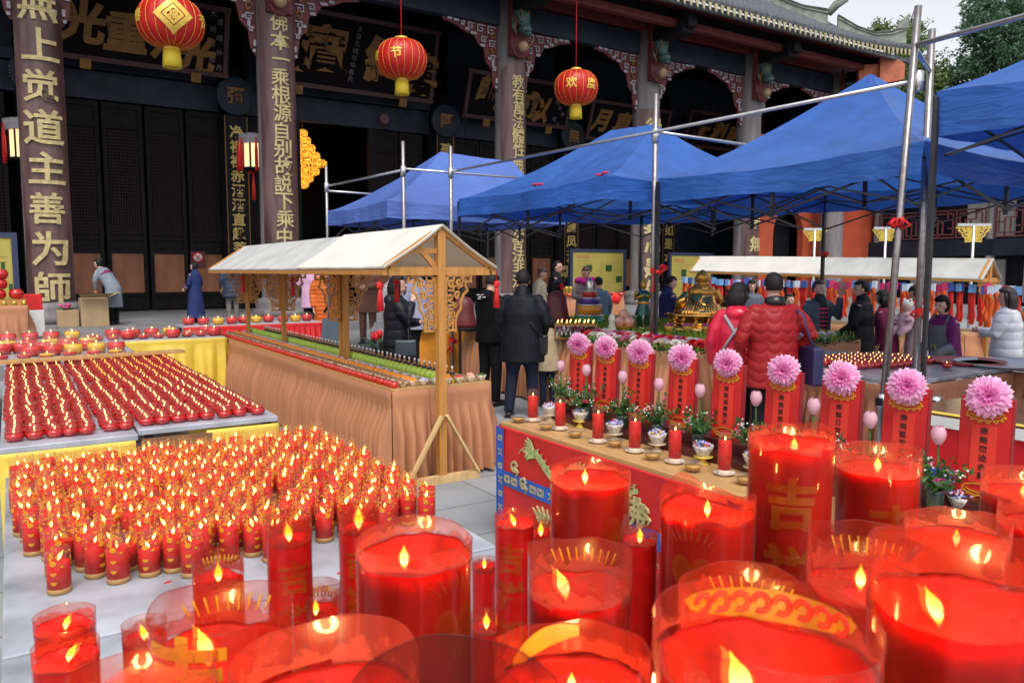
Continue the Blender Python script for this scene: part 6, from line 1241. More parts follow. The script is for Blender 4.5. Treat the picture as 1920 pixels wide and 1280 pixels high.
b = MB(); b.ball((0, 0, .50), (.185, .125, .115)); b.tube([(.16, 0, .52), (.23, .02, .41), (.19, .15, .30)], [.065, .05, .04], 10); b.tube([(0, 0, .55), (0, .01, .65)], [.07, .06], 12); b.ball((0, .015, .695), (.085, .095, .098), 18, 14); b.ball((0, .01, .775), (.04, .045, .025)); [b.ball((sg * .088, .02, .665), (.014, .025, .05)) for sg in (-1, 1)]; b.build('body', mGoldM, t, local=True, remesh=.010, smooth_it=2)
b = MB(); b.tube([(-.20, -.02, .46), (-.09, -.13, .43), (.09, -.135, .42), (.22, -.02, .40)], [.03, .036, .036, .025], 8, flat=.6, up=(0, 0, 1)); b.build('sash', mMaroonS, t, local=True)
# guardian figure with spear, robed abbots, offerings on the altar
mGreenB = M('dark_green_armour', (.03, .10, .09), .3, metal=.4, var=.5, scale=20); mBurg = M('burgundy_robe', (.14, .018, .022), .5, var=.3, scale=6)
pG = atd(1206, 605, 10.4); t = thing('guardian_statue', 'small gilded guardian statue in green armour with joined hands', 'statue', (pG.x, pG.y, FZ + .04), pi - YAW); u_ = .62 / 1.75
b = MB(); b.lathe([(0, 0), (.14, 0), (.14, .05), (.1, .07), (0, .07)], 16); b.build('plinth', mGoldS, t, local=True)
b = MB(); [b.tube([(sg * .045, 0, .07), (sg * .05, .01, .18), (sg * .04, 0, .32)], [.03, .035, .045], 10) for sg in (-1, 1)]; b.lathe([(.12, .2), (.09, .3), (.065, .36), (.085, .44), (.09, .5), (.04, .54)], 20, wob=lambda a, z: 1 + .06 * sin(a * 8)); b.build('armour', mGreenB, t, local=True)
b = MB(); b.ball((0, .005, .6), (.042, .048, .055)); b.lathe([(.05, .62), (.04, .66), (.015, .7), (0, .75)], 14); [b.tube([(sg * .09, 0, .5), (sg * .12, .03, .42), (sg * .02, .1, .47)], [.03, .024, .016], 8) for sg in (-1, 1)]; [b.ball((sg * .095, 0, .5), (.035, .035, .03)) for sg in (-1, 1)]; b.lathe([(.072, .35), (.078, .37), (.07, .39)], 16); b.build('gilded_upper', mGoldM, t, local=True)
def robed(px, py, d, hgt, z, label, flower=False):
    p = atd(px, py, d); t = thing('robed_statue', label, 'statue', (p.x, p.y, z), -YAW); h_ = hgt
    b = MB(); b.lathe([(0, 0), (.30 * h_, 0), (.31 * h_, .1 * h_), (.27 * h_, .3 * h_), (.235 * h_, .5 * h_), (.235 * h_, .62 * h_), (.16 * h_, .72 * h_), (.07 * h_, .76 * h_)], 26, wob=lambda a, zz: (1 + .035 * sin(a * 11)) * (.82 + .18 * abs(cos(a)))); b.build('robe', mBurg, t, local=True)
    b = MB(); b.ball((0, 0, .87 * h_), (.095 * h_, .105 * h_, .125 * h_)); b.build('hair', mHair, t, local=True); b = MB(); b.tube([(0, 0, .72 * h_), (0, 0, .82 * h_)], .055 * h_, 10); b.build('neck', mSkin, t, local=True)
    b = MB(); b.lathe([(0, -.06 * h_), (.34 * h_, -.06 * h_), (.35 * h_, 0), (.28 * h_, .02 * h_), (0, .02 * h_)], 26, wob=lambda a, zz: 1 + .04 * abs(sin(a * 7))); b.build('seat', mBlack, t, local=True)
    if flower: b = MB(); [b.ball((.11 * h_ + .02 * cos(k), -.02 + .03 * sin(k * 2), .86 * h_ + .03 * sin(k)), .022, 7, 5) for k in range(8)]; b.build('red_flower', mRed, t, local=True)
robed(1044, 600, 11.6, .62, .92, 'burgundy robed seated figure with a red flower in its hair, behind the candle rack', True); robed(870, 612, 11.4, .60, .86, 'burgundy robed seated figure seen under the carved bracket of the stall')

p = atd(1105, 606, 11.4); t = thing('offering_tower', 'tiered tower of green, orange, purple and red drums beside the woman in the pink collar', 'tower', (p.x, p.y, FZ))
mMetal = M('silver_band', (.6, .58, .5), .3, metal=.8, var=.2)
for k, (r, z0, z1, c_) in enumerate(((26, 0, 24, (.03, .22, .08)), (22, 24, 42, (.72, .25, .02)), (18, 42, 54, (.09, .03, .24)), (13, 54, 66, (.58, .03, .02)))):
    sc_ = 11.4 / FPX * 1.06; b = MB(); b.lathe([(0, z0 * sc_), (r * sc_, z0 * sc_ + .003), (r * sc_, z1 * sc_ - .005), (0, z1 * sc_ - .004)], 28); b.m = 1; b.lathe([(r * sc_ + .002, z1 * sc_ - .02), (r * sc_ + .004, z1 * sc_ - .01), (r * sc_ + .002, z1 * sc_), (0, z1 * sc_)], 28, wob=lambda a, zz: 1 + .015 * sin(a * 16)); b.build('drum', [M('drum_paint', c_, .35, var=.15), mMetal], t, local=True)
b = MB(); sc_ = 11.4 / FPX * 1.06; b.lathe([(0, 66 * sc_), (8 * sc_, 66 * sc_), (5 * sc_, 72 * sc_), (7 * sc_, 80 * sc_), (3 * sc_, 86 * sc_), (0, 90 * sc_)], 18); b.build('finial', mMetal, t, local=True)
# candle rack
p = atd(1078, 622, 9.6); t = thing('candle_rack', 'two-tier rack of small burning butter candles behind the man in black', 'candle rack', (p.x, p.y, FZ), -YAW)
b = MB(); [b.box(-.26, -.10, z_, .26, .10, z_ + .012) for z_ in (.0, .16)]; [b.tube([(x_, y_, 0), (x_, y_, .17)], .006, 6) for x_ in (-.25, .25) for y_ in (-.09, .09)]; b.build('rack', mGoldOld, t, local=True)
for k in range(9):
    x_ = -.22 + .055 * k; y_ = -.05 + .1 * (k % 2); b = MB(); b.lathe([(0, .172), (.012, .172), (.02, .2), (.019, .2), (0, .19)], 10, (x_, y_, 0)); b.build('cup', mGoldM, t, local=True); o = flame_mb(.05, (.3, 0), 7).build('flame', mFlameS, t, local=True); o.location = (x_, y_, .195); o.data.transform(Matrix.Scale(.6, 4)); o.scale = (1.6,) * 3
    b = MB(); b.lathe([(0, .012), (.014, .012), (.018, .06), (.006, .075), (.016, .15), (0, .15)], 10, (x_, .0, 0)); b.build('stem_cup', mMetal, t, local=True)
# fruit and flowers before the statues
b = MB(); p = atd(1170, 606, 10.2); t = thing('peach_dish', 'orange footed dish heaped with peaches left of the guardian statue', 'dish', (p.x, p.y, FZ + .03)); b.lathe([(0, 0), (.09, 0), (.07, .02), (.09, .05), (.15, .09), (0, .08)], 22); b.build('dish', M('orange_dish', (.7, .27, .02), .35), t, local=True)
for k, (x_, y_, z_) in enumerate(((-.08, 0, .14), (.07, -.03, .14), (0, .08, .14), (0, -.1, .14), (0, 0, .23), (.08, .08, .2))): b = MB(); b.ball((p.x + x_, p.y + y_, FZ + .03 + z_), (.072, .072, .068), 14, 10); single(b, 'peach', mPeach, f'pink peach in the orange footed dish, {("left", "right", "back", "front", "topmost", "rear right")[k]} one of the heap', 'fruit')
for k, (px, py, lb) in enumerate(((1255, 590, 'left'), (1290, 592, 'middle'), (1325, 594, 'right'))): p = atd(px, py, 9.7); b = MB(); b.lathe([(0, 0), (.05, 0), (.03, .03), (.035, .05), (.075, .11), (0, .10)], 20); b.m = 1; [b.ball((.045 * cos(a), .045 * sin(a), .115 + .015 * sin(a * 3)), .022, 7, 5) for a in range(7)]; o = tag(b.build('flower_bowl', [M('amber_bowl', (.66, .33, .04), .3), mPr]), f'small amber bowl of purple blossoms before the Buddha, the {lb} one', 'bowl'); o.location = (p.x, p.y, FZ + .04)
b = MB(); p = atd(1000, 606, 10.1); p = atd(1148, 600, 10.0); b.lathe([(0, 0), (.05, 0), (.06, .05), (.035, .14), (.05, .17), (.03, .24), (0, .26)], 14, (p.x, p.y, FZ + .03), wob=lambda a, z: 1 + .15 * sin(a * 3)); single(b, 'figurine', M('pale_green_porcelain', (.55, .58, .46), .2, var=.35, scale=30), 'pale porcelain figurine left of the peach dish', 'figurine')
b = MB(); p = atd(1372, 560, 10.6); [b.tube([(p.x + .1 * cos(k * 2.1) * .3, p.y, FZ + .05), (p.x + .12 * cos(k * 2.1), p.y + .12 * sin(k * 2.1), FZ + .3 + .02 * k), (p.x + .2 * cos(k * 2.6 + 1), p.y + .16 * sin(k * 2.6), FZ + .42 + .03 * k)], [.03, .035, .012], 7) for k in range(7)]; single(b, 'dark_carving', M('dark_bronze', (.05, .035, .02), .35, metal=.6, var=.4), 'dark twisting carved ornament right of the golden Buddha', 'ornament')
# orange-clothed table, tin, clivia plant, back table skirts
table('orange_table', 5.25, 10.75, 6.35, 11.6, .78, mBoardTop, 'small table under an orange cloth beyond the stall'); cloth('orange_cloth', [(5.25, 11.6), (5.25, 10.75), (6.35, 10.75)], .79, .03, 41, M('orange_satin', (.72, .27, .03), .45, var=.15), 'orange satin cloth on the small table beyond the stall', 'cloth', amp=.012, freq=8); b = MB(); b.box(5.2, 10.95, .2, 5.235, 11.35, .76); single(b, 'embroidered_hanging', M('blue_red_brocade', (.10, .03, .22), .6, var=.8, scale=25), 'blue and red brocade strip hanging beside the orange cloth', 'hanging')
p = atz(797, 618, .80); b = MB(); b.lathe([(0, 0), (.085, 0), (.085, .2), (.08, .205), (0, .205)], 22, (p.x + .35, p.y - .35, .795)); single(b, 'green_tin', M('green_tin', (.02, .24, .10), .3), 'green tin standing on the orange-clothed table', 'tin'); b = MB(); b.lathe([(0, 0), (.035, 0), (.035, .2), (.02, .22), (0, .22)], 14, (p.x + .14, p.y - .2, .795)); single(b, 'drink_can', M('dark_green_can', (.06, .16, .07), .3, var=.5, scale=30), 'slim dark can left of the green tin', 'can')
table('small_table', 6.7, 9.7, 7.4, 10.6, .80, mBoardTop, 'small table with a terracotta skirt behind the youth in the hoodie'); 
cloth('table_skirt', [(6.5, 10.6), (6.5, 9.9), (6.7, 9.9)], .82, .03, 42, mTerra, 'narrow terracotta skirt right of the orange cloth')
p = atd(716, 640, 10.2); t = thing('clivia_plant', 'potted plant with red blooms and strap leaves behind the amber bottles', 'plant', (p.x, p.y, 0)); b = MB(); b.lathe([(0, 0), (.12, 0), (.16, .5), (.15, .5), (0, .46)], 20); b.build('pot', mTerraD, t, local=True); b = MB()
for k in range(16): a = k * 2.4; L = .32 + .02 * (k % 4); b.grid(lambda u, v: ((cos(a) * L * v + (u - .5) * .05 * -sin(a)), sin(a) * L * v + (u - .5) * .05 * cos(a), .5 + .32 * sin(v * 2.0) * (1 if k % 2 else .8)), 2, 8)
b.build('leaves', mGrassD, t, local=True); b = MB(); [b.ball((.1 * sin(k * 1.7), .09 * cos(k * 2.3), .85 + .05 * sin(k * 3.1)), (.028, .028, .045), 7, 5) for k in range(16)]; b.build('red_blooms', mRed, t, local=True)
# low skirted tables and boxes on the terrace
def far_table(px0, px1, py, Y, z, zg, label, lab2):
    a = aty(px0, py, Y); c = aty(px1, py, Y); t = table('terrace_table', a.x, Y, c.x, Y + .7, a.z, mBoardTop, label); 
    cloth('table_skirt', [(a.x, Y), (c.x, Y), (c.x, Y + .7)], a.z - .005, zg + .02, int(px0), mTerra, lab2, n_per=30); return a, c
a, c = far_table(1030, 1170, 551, 17.0, 0, .25, 'long skirted table before the mustard notice board', 'terracotta skirt of the long table before the mustard notice board')
b = MB(); y_ = a.y - .03; n = 10
for k in range(n): x0 = a.x + (c.x - a.x) * k / n; x1 = a.x + (c.x - a.x) * (k + 1) / n; b.tube([(x0, y_, a.z), ((x0 + x1) / 2, y_ - .02, a.z - .07), (x1, y_, a.z)], .035, 6, flat=.5)
for k in range(5): xx = a.x + (c.x - a.x) * .86; b.tube([(xx, y_ - .03, a.z - .03), (xx + (k - 2) * .08, y_ - .06, a.z - .16), (xx + (k - 2) * .05, y_ - .04, a.z - .30)], [.05, .06, .03], 6, flat=.4)
single(b, 'red_swag', mRed, 'red gathered swag with a rosette along the long skirted table', 'swag')
for k in range(6): xx = a.x + .2 + (c.x - a.x) * .05 * k; b = MB(); b.lathe([(0, 0), (.06, 0), (.06, .16), (.05, .19), (0, .19)], 12, (xx, a.y + .2, a.z)); single(b, 'gold_jar', M('brass_jar', (.5, .35, .08), .3, metal=.6), 'small brass jar standing in a line on the long skirted table', 'jar', 'brass jars on the long skirted table')
a, c = far_table(-60, 52, 575, 16.4, 0, .25, 'skirted stall table at the left edge with red lanterns', 'terracotta skirt of the stall table at the left edge')
for k, (dx, dz) in enumerate(((-.75, 0), (-.48, 0), (-.21, 0), (-.72, .18), (-.45, .18), (-.70, .355), (-.43, .355))): b = MB(); b.lathe([(0, 0), (.08, 0), (.115, .05), (.118, .11), (.09, .16), (.06, .175), (0, .175)], 18, (c.x + dx + .05, c.y + .3, c.z + dz + .14)); single(b, 'red_lamp', mGlassRed, f'round red glass lamp stacked on the left edge table, {("bottom left", "bottom middle", "bottom right", "middle left", "middle right", "top left", "top right")[k]} of the pile', 'lamp')
b = MB(); b.box(c.x - 1.0, c.y + .1, c.z, c.x - .02, c.y + .5, c.z + .13); single(b, 'wooden_tray', mWood, 'low wooden tray carrying the red glass lamps at the left edge', 'tray'); 
for k in range(7): b = MB(); b.lathe([(0, 0), (.035, 0), (.04, .08), (.02, .11), (0, .12)], 10, (c.x - .95 + .15 * k, c.y + .05, c.z)); single(b, 'brass_cup', M('brass', (.55, .38, .08), .3, metal=.7), 'little brass cup lined up before the wooden tray at the left edge', 'cup', 'brass cups before the wooden tray')
p = aty(58, 600, 17.2); b = MB(); b.box(p.x - .25, 17.2, .45, p.x + .22, 17.6, .95); single(b, 'white_box', mWhite, 'white box beside the left column', 'box', bevel=.01); b = MB(); b.box(p.x - .22, 17.22, .955, p.x + .2, 17.58, 1.25); single(b, 'red_box', mRed, 'red gift box on the white box beside the left column', 'box', bevel=.01)
mCard = M('cardboard', (.40, .27, .15), .8, var=.12, scale=4)
b = MB(); pb = atz(178, 612, .45); y0 = 19.5; xa = aty(152, 580, y0).x; xb = aty(204, 580, y0).x; z0_ = .45; z1_ = aty(178, 558, y0).z
t = thing('cardboard_box', 'tall open cardboard box by the bending woman', 'box', ((xa + xb) / 2, y0 + .4, .45)); b = MB(); b.box(xa, y0, .45, xb, y0 + .7, z1_ - .02); b.build('carton', mCard, t, bevel=.01); b = MB(); b.add([(xa, y0, z1_), (xb, y0, z1_), (xb + .1, y0 - .25, z1_ + .1), (xa - .05, y0 - .25, z1_ + .1)], [(0, 1, 2, 3)]); b.add([(xb, y0, z1_), (xb, y0 + .7, z1_), (xb + .25, y0 + .7, z1_ + .12), (xb + .25, y0, z1_ + .12)], [(0, 1, 2, 3)]); b.build('flap', mCard, t)
b = MB(); b.box(xa - .45, y0 + .25, .45, xa - .03, y0 + .6, .82); single(b, 'low_carton', mCard, 'low cardboard carton left of the tall open box', 'box', bevel=.01)
p = aty(143, 583, 19.2); b = MB(); q = random.Random(9); [b.ball((xa - .24 + q.gauss(0, .06), y0 + .42 + q.gauss(0, .05), .875 + q.uniform(0, .08)), (.05, .05, .035), 7, 5) for k in range(12)]; b.m = 1; [b.tube([(xa - .24, y0 + .42, .825), (xa - .24 + .2 * cos(k), y0 + .42 + .1 * sin(k), .86)], [.02, .006], 5) for k in range(5)]; single(b, 'pink_flower', [mRoseP, mGrassD], 'pink flower bunch lying on the low carton', 'flowers')
# gold fretwork lamp stands behind the far stall
for k, (px, py, wpx, d) in enumerate(((1528, 432, 40, 16.5), (1661, 430, 44, 16), (1826, 424, 60, 14.5))):
    p = atd(px, py, d); w_ = wpx * d / FPX / 2; t = thing('bracket_stand', f'steel stand with gold openwork brackets behind the far stall, {("left", "middle", "right")[k]} of three', 'stand', (p.x, p.y, 0), -YAW, 'gold bracket stands'); b = MB(); b.tube([(0, 0, 0), (0, 0, p.z)], .03, 10); b.box(-w_ * 1.05, -.02, p.z, w_ * 1.05, .02, p.z + .05); b.lathe([(0, 0), (.2, 0), (.2, .03), (0, .03)], 16); b.build('pole', mSteel, t, local=True)
    for sg in (-1, 1): o = carved((sg * .03, 0, p.z), (sg, 0, 0), w_ * .95, w_ * .95, M('bright_gold_paint', (.68, .48, .08), .4, metal=.4), t); o.data.transform(Matrix.Translation(wloc(t)))
# ================================================================ people
def cloth_mat(name, col, rough=.75): return M(name, col, rough, var=.18, scale=9, bump=.3, bscale=11, spec=.2)
mJean = cloth_mat('dark_denim', (.014, .018, .040)); mTrBlack = cloth_mat('black_trousers', (.006, .006, .008)); mShoe = M('dark_shoe', (.02, .02, .022), .4); mEye = M('eye_dark', (.02, .014, .012), .3, var=0); mLip = M('lip', (.42, .13, .11), .5, var=0)
def hand(b, wrist, dirn, palm_n, s, curl=.4):
    """palm, four unequal bent fingers and a thumb off the side"""
    d = Vector(dirn).normalized(); n_ = Vector(palm_n); n_ = (n_ - d * n_.dot(d)).normalized(); sd_ = d.cross(n_); w_ = Vector(wrist)
    b.tube([w_, w_ + d * .035 * s, w_ + d * .085 * s], [.022 * s, .030 * s, .034 * s], 8, flat=.5, up=sd_)
    for k, L in enumerate((.066, .075, .070, .054)):
        o = w_ + d * .082 * s + sd_ * ((k - 1.5) * .019 * s); p1 = o + d * L * .45 * s + n_ * .01 * curl * s; p2 = p1 + (d * cos(curl * 1.2) + n_ * sin(curl * 1.2)) * L * .33 * s; p3 = p2 + (d * cos(curl * 2.2) + n_ * sin(curl * 2.2)) * L * .28 * s
        b.tube([o, p1, p2, p3], [.0095 * s, .009 * s, .0085 * s, .007 * s], 6)
    o = w_ + d * .03 * s - sd_ * .028 * s; b.tube([o, o + (d * .6 - sd_ * .7) * .03 * s, o + (d * .9 - sd_ * .5 + n_ * .3) * .058 * s], [.012 * s, .011 * s, .009 * s], 6)
def person(label, px, top, d, zg, yaw, coat, hair='short', sex='m', pants=None, hem=.80, lean=0., head=(0, 0), arms=None, build=1.0, collar=.0, feet=((-.1, 0), (.1, .02)), hgt=None, coat_style='', sleeve=True, skin=True, hairc=None, extra=None, bare_head=True, stoop=0.):
    pos = atd(px, 600, d); base = Vector((pos.x, pos.y, zg)); zt = atd(px, top, d).z
    H = hgt or (zt - zg) / (cos(lean) * .45 + .55 if lean else 1); s = H / 1.71
    t = thing('person', label, 'person', base, -YAW - radians(yaw))
    hipz = .93
    RL = Matrix.Translation((0, 0, hipz)) @ Matrix.Rotation(-lean, 4, 'X') @ Matrix.Translation((0, 0, -hipz))
    up = lambda p: (RL @ Vector(p)) * s
    fm = .92 if sex == 'f' else 1.0; sw = .178 * fm * (build * .5 + .5)
    A = arms or {}; J = []
    for sg, side in ((-1, 'l'), (1, 'r')):
        e, h_ = A.get(side, ((sg * (sw + .07), -.03, 1.12), (sg * (sw + .07), .06, .87)))
        J.append((sg, Vector((sg * sw, 0, 1.385)), Vector(e), Vector(h_)))
    HR = Matrix.Translation(up((0, .015, 1.50))) @ Matrix.Rotation(-radians(head[0]), 4, 'Z') @ Matrix.Rotation(-radians(head[1]) - lean * .3, 4, 'X')
    hp_ = lambda p: HR @ (Vector(p) * s)
    # --- body: one continuous skin surface
    b = MB()
    tor = [(.88, .155, .11), (1.0, .14, .10), (1.12, .135, .10), (1.25, .155, .108), (1.36, .165, .10), (1.43, .10, .075), (1.47, .058, .055)]
    vs = []; n = 16
    for z, rx, ry in tor:
        for j in range(n): a = 2 * pi * j / n; vs.append(up((rx * cos(a) * fm, ry * sin(a), z)))
    vs += [up((0, 0, .86)), up((0, 0, 1.48))]; b.add(vs, [(i * n + j, i * n + (j + 1) % n, (i + 1) * n + (j + 1) % n, (i + 1) * n + j) for i in range(len(tor) - 1) for j in range(n)] + [(len(vs) - 2, (j + 1) % n, j) for j in range(n)] + [(len(vs) - 1, (len(tor) - 1) * n + j, (len(tor) - 1) * n + (j + 1) % n) for j in range(n)], True)
    b.tube([up((0, -.005, 1.42)), hp_((0, .0, .04)), hp_((0, .01, .09))], [.058 * s * fm, .054 * s * fm, .052 * s * fm], 12)
    b.ball(hp_((0, .005, .115)), (.074 * s, .092 * s, .098 * s), 18, 14, HR.to_3x3()); b.ball(hp_((0, .028, .055)), (.055 * s, .062 * s, .065 * s), 14, 10, HR.to_3x3())
    b.tube([hp_((0, .092, .115)), hp_((0, .112, .08)), hp_((0, .095, .068))], [.009 * s, .014 * s, .011 * s], 8); b.ball(hp_((0, .088, .035)), (.022 * s, .012 * s, .010 * s), 8, 6, HR.to_3x3())
    for sg in (-1, 1): b.ball(hp_((sg * .075, -.005, .085)), (.010 * s, .02 * s, .032 * s), 8, 6, HR.to_3x3())
    for sg, sh, e, h_ in J:
        dn = (h_ - e).normalized(); b.tube([up(sh), up(e), up(h_)], [.05 * s, .04 * s, .026 * s], 10)
        hand(b, up(h_), (RL.to_3x3() @ (dn + Vector((0, .25, 0)) * (1 if dn.z < -.5 else 0))), Vector((-sg, .3, 0)), s * fm * 1.05, .5)
    for sg, (fx, fy) in zip((-1, 1), feet): b.tube([(sg * .085 * s, 0, .9 * s), ((sg * .09 + fx) / 2 * s, (fy * .5 + .02) * s, .48 * s), (fx * s, fy * s - .02 * s, .07 * s)], [.085 * s, .052 * s, .036 * s], 12); b.ball((fx * s, (fy + .05) * s, .035 * s), (.038 * s, .11 * s, .034 * s))
    b.build('body', mSkin, t, local=True, remesh=.0085, smooth_it=2)
    # --- face details
    f = MB()
    for sg in (-1, 1): f.ball(hp_((sg * .031, .086, .108)), (.014 * s, .006 * s, .006 * s), 8, 5, HR.to_3x3()); f.ball(hp_((sg * .033, .089, .130)), (.020 * s, .005 * s, .0035 * s), 8, 4, HR.to_3x3())
    f.m = 1; f.ball(hp_((0, .097, .035)), (.020 * s, .006 * s, .006 * s), 8, 5, HR.to_3x3()); f.build('face', [mEye, mLip], t, local=True)
    # --- hair
    if hair:
        hb = MB(); n, k = 26, 18; vs = []
        for i in range(k + 1):
            th = pi * i / k
            for j in range(n):
                a = 2 * pi * j / n; v = Vector((sin(th) * cos(a), sin(th) * sin(a), -cos(th))); fr_ = max(0, v.y); low = -v.z
                line = {'short': .42, 'bald': .5, 'bob': .30, 'long': .34, 'bun': .40, 'perm': .34, 'crop': .5}[hair]
                face = (v.y > .18 and v.z < line + .1 * abs(v.x)) or (hair in ('short', 'bald', 'crop') and v.z < -.28 - .25 * (v.y < -.2)) or (hair in ('short', 'crop') and v.y > -.25 and v.z < -.08 and abs(v.x) > .4)
                r_ = {'short': 1.13, 'bald': 1.06, 'bob': 1.2, 'long': 1.17, 'bun': 1.1, 'perm': 1.24, 'crop': 1.08}[hair] + .035 * noise.noise(v * 5 + Vector((px, 0, 0))) + (.03 * noise.noise(v * 14) if hair == 'perm' else 0)
                if face: r_ = .82
                elif hair in ('bob', 'long', 'perm') and v.z < 0: r_ *= 1 + .10 * (-v.z)
                vs.append(hp_((v.x * .078 * r_, v.y * .096 * r_ + .0, v.z * .104 * r_ + .115)))
        hb.add(vs, [(i * n + j, i * n + (j + 1) % n, (i + 1) * n + (j + 1) % n, (i + 1) * n + j) for i in range(k) for j in range(n)], True)
        if hair in ('bob', 'long', 'perm') and hairc is not mCurl:
            L = {'bob': .13, 'long': .24, 'perm': .17}[hair]
            for q_ in range(9):
                a = radians(200 + 140 * q_ / 8); c0 = Vector((.068 * cos(a), .082 * sin(a), .13)); hb.tube([hp_(c0 * 1.0), hp_((c0.x * 1.22, c0.y * 1.15 - .004, .06)), hp_((c0.x * 1.2, c0.y * 1.12, .16 - L - .04)), hp_((c0.x * 1.02, c0.y * 1.0, .11 - L - .05))], [.036 * s, .040 * s, .036 * s, .014 * s], 8)
            for sg in (-1, 1): hb.tube([hp_((sg * .066, .03, .15)), hp_((sg * .083, .022, .08)), hp_((sg * .078, .012, .13 - L + .02))], [.022 * s, .022 * s, .012 * s], 8)
        if hair == 'bun': hb.ball(hp_((0, -.10, .16)), .042 * s)
        hb.build('hair', hairc or mHair, t, local=True)
    # --- trousers, shoes
    if pants:
        b = MB()
        for sg, (fx, fy) in zip((-1, 1), feet): b.tube([(sg * .08 * s, 0, .94 * s), ((sg * .09 + fx) / 2 * s, (fy * .5 + .015) * s, .5 * s), (fx * s, fy * s - .02 * s, .075 * s)], [.105 * s * build, .075 * s, .060 * s], 14)
        b.tube([(0, 0, .86 * s), (0, 0, 1.02 * s)], [.155 * s * build, .15 * s * build], 14, flat=.75); b.build('trousers', pants, t, local=True, remesh=.014, smooth_it=3)
    for sg, (fx, fy) in zip((-1, 1), feet): b = MB(); b.ball((fx * s, (fy + .035) * s, .042 * s), (.05 * s, .135 * s, .044 * s), 12, 8); b.box((fx - .046) * s, (fy - .09) * s, 0, (fx + .046) * s, (fy + .16) * s, .02 * s); b.build('shoe', mShoe, t, local=True)
    # --- coat
    b = MB(); infl = 1.0 + .24 * build * (1.25 if 'puff' in coat_style else 1.0) * .9
    rings = [(1.475, .072, .072), (1.44, .105, .085), (1.40, .155, .105), (1.34, .172, .118), (1.22, .168, .125), (1.08, .158, .122), (.96, .165, .13), (.88, .172, .135)]
    rings = [r_ for r_ in rings if r_[0] > hem + .02]; zz = rings[-1][0]
    while zz - .12 > hem: zz -= .12; rings.append((zz, rings[-1][1] + (.012 if 'robe' in coat_style else .004), rings[-1][2] + (.01 if 'robe' in coat_style else .003)))
    rings.append((hem, rings[-1][1] + .004, rings[-1][2] + .004))
    vs = []; n = 22
    for z, rx, ry in rings:
        k_ = (1 if z > 1.43 else infl) * (1 if z > 1.3 else .55 + .45 * build)
        for j in range(n):
            a = 2 * pi * j / n; w_ = 1 + .02 * noise.noise((cos(a) * 2, sin(a) * 2, z * 7 + px)); pt_ = (rx * cos(a) * k_ * fm * w_, ry * sin(a) * k_ * w_ - .004, z); vs.append(up(pt_) if z > .9 else Vector(pt_) * s + (up((0, 0, .9)) - Vector((0, 0, .9)) * s) * 1)
    vs += [up((0, 0, 1.49)), (up((0, 0, hem)) if hem > .9 else Vector((0, 0, hem)) * s)]
    b.add(vs, [(i * n + j, (i + 1) * n + j, (i + 1) * n + (j + 1) % n, i * n + (j + 1) % n) for i in range(len(rings) - 1) for j in range(n)] + [(len(vs) - 2, j, (j + 1) % n) for j in range(n)] + [(len(vs) - 1, (len(rings) - 1) * n + (j + 1) % n, (len(rings) - 1) * n + j) for j in range(n)], True)
    if collar: b.tube([up((.0, -.02, 1.42)), up((0, -.012, 1.46 + collar * .5)), hp_((0, -.01, .0 + collar))], [.10 * s, .088 * s, .078 * s], 14)
    if 'hood' in coat_style: b.ball(up((0, -.10, 1.41)), (.12 * s, .07 * s, .075 * s)); b.ball(up((0, -.05, 1.46)), (.11 * s, .08 * s, .05 * s))
    if sleeve:
        for sg, sh, e, h_ in J:
            pf = .012 if 'puff' in coat_style else 0; w_ = e.lerp(h_, .93); m1 = sh.lerp(e, .5); m2 = e.lerp(h_, .5)
            b.tube([up(sh - Vector((sg * .03, 0, .0))), up(m1), up(e), up(m2), up(w_)], [(.070 + pf) * s, (.07 + pf) * s * (.6 + .4 * build), (.060 + pf) * s, (.054 + pf) * s, (.044 + pf * .6) * s], 12); b.ball(up(sh - Vector((sg * .025, 0, .012))), (.072 + pf) * s, 12, 8)
    b.build('coat', coat, t, local=True, remesh=.011, smooth_it=3)
    if extra: extra(t, s, up, hp_)
    return t
def bag(mat, pts, size, name='shoulder_bag', strap=None):
    def fn(t, s, up, hp_):
        b = MB(); c = Vector(pts); x, y, z = size; b.box(c.x - x, c.y - y, c.z - z, c.x + x, c.y + y, c.z + z); b.v = [up(v) for v in b.v]; o = b.build(name, mat, t, local=True, bevel=.02)
        if strap: b = MB(); b.tube([up(p) for p in strap], .014 * s, 6, flat=.4); b.build('bag_strap', mat, t, local=True)
    return fn
def multi(*fs):
    def fn(*a):
        for f in fs: f(*a)
    return fn
def item(name, mat, fn2):
    def fn(t, s, up, hp_): b = MB(); fn2(b, s, up, hp_); b.build(name, mat, t, local=True)
    return fn
mCoatBk = M('black_jacket_cloth', (.006, .007, .011), .55, var=.25, scale=9, bump=.4, bscale=9, spec=.2); mLeather = M('black_leather', (.012, .012, .014), .28, var=.1, bump=.1)
mCurl = M('black_curls', (.010, .008, .008), .6, spec=.2, var=.4, scale=60, bump=.7, bscale=70)
HANGF = ((.25, -.03, 1.12), (.22, .10, .90))
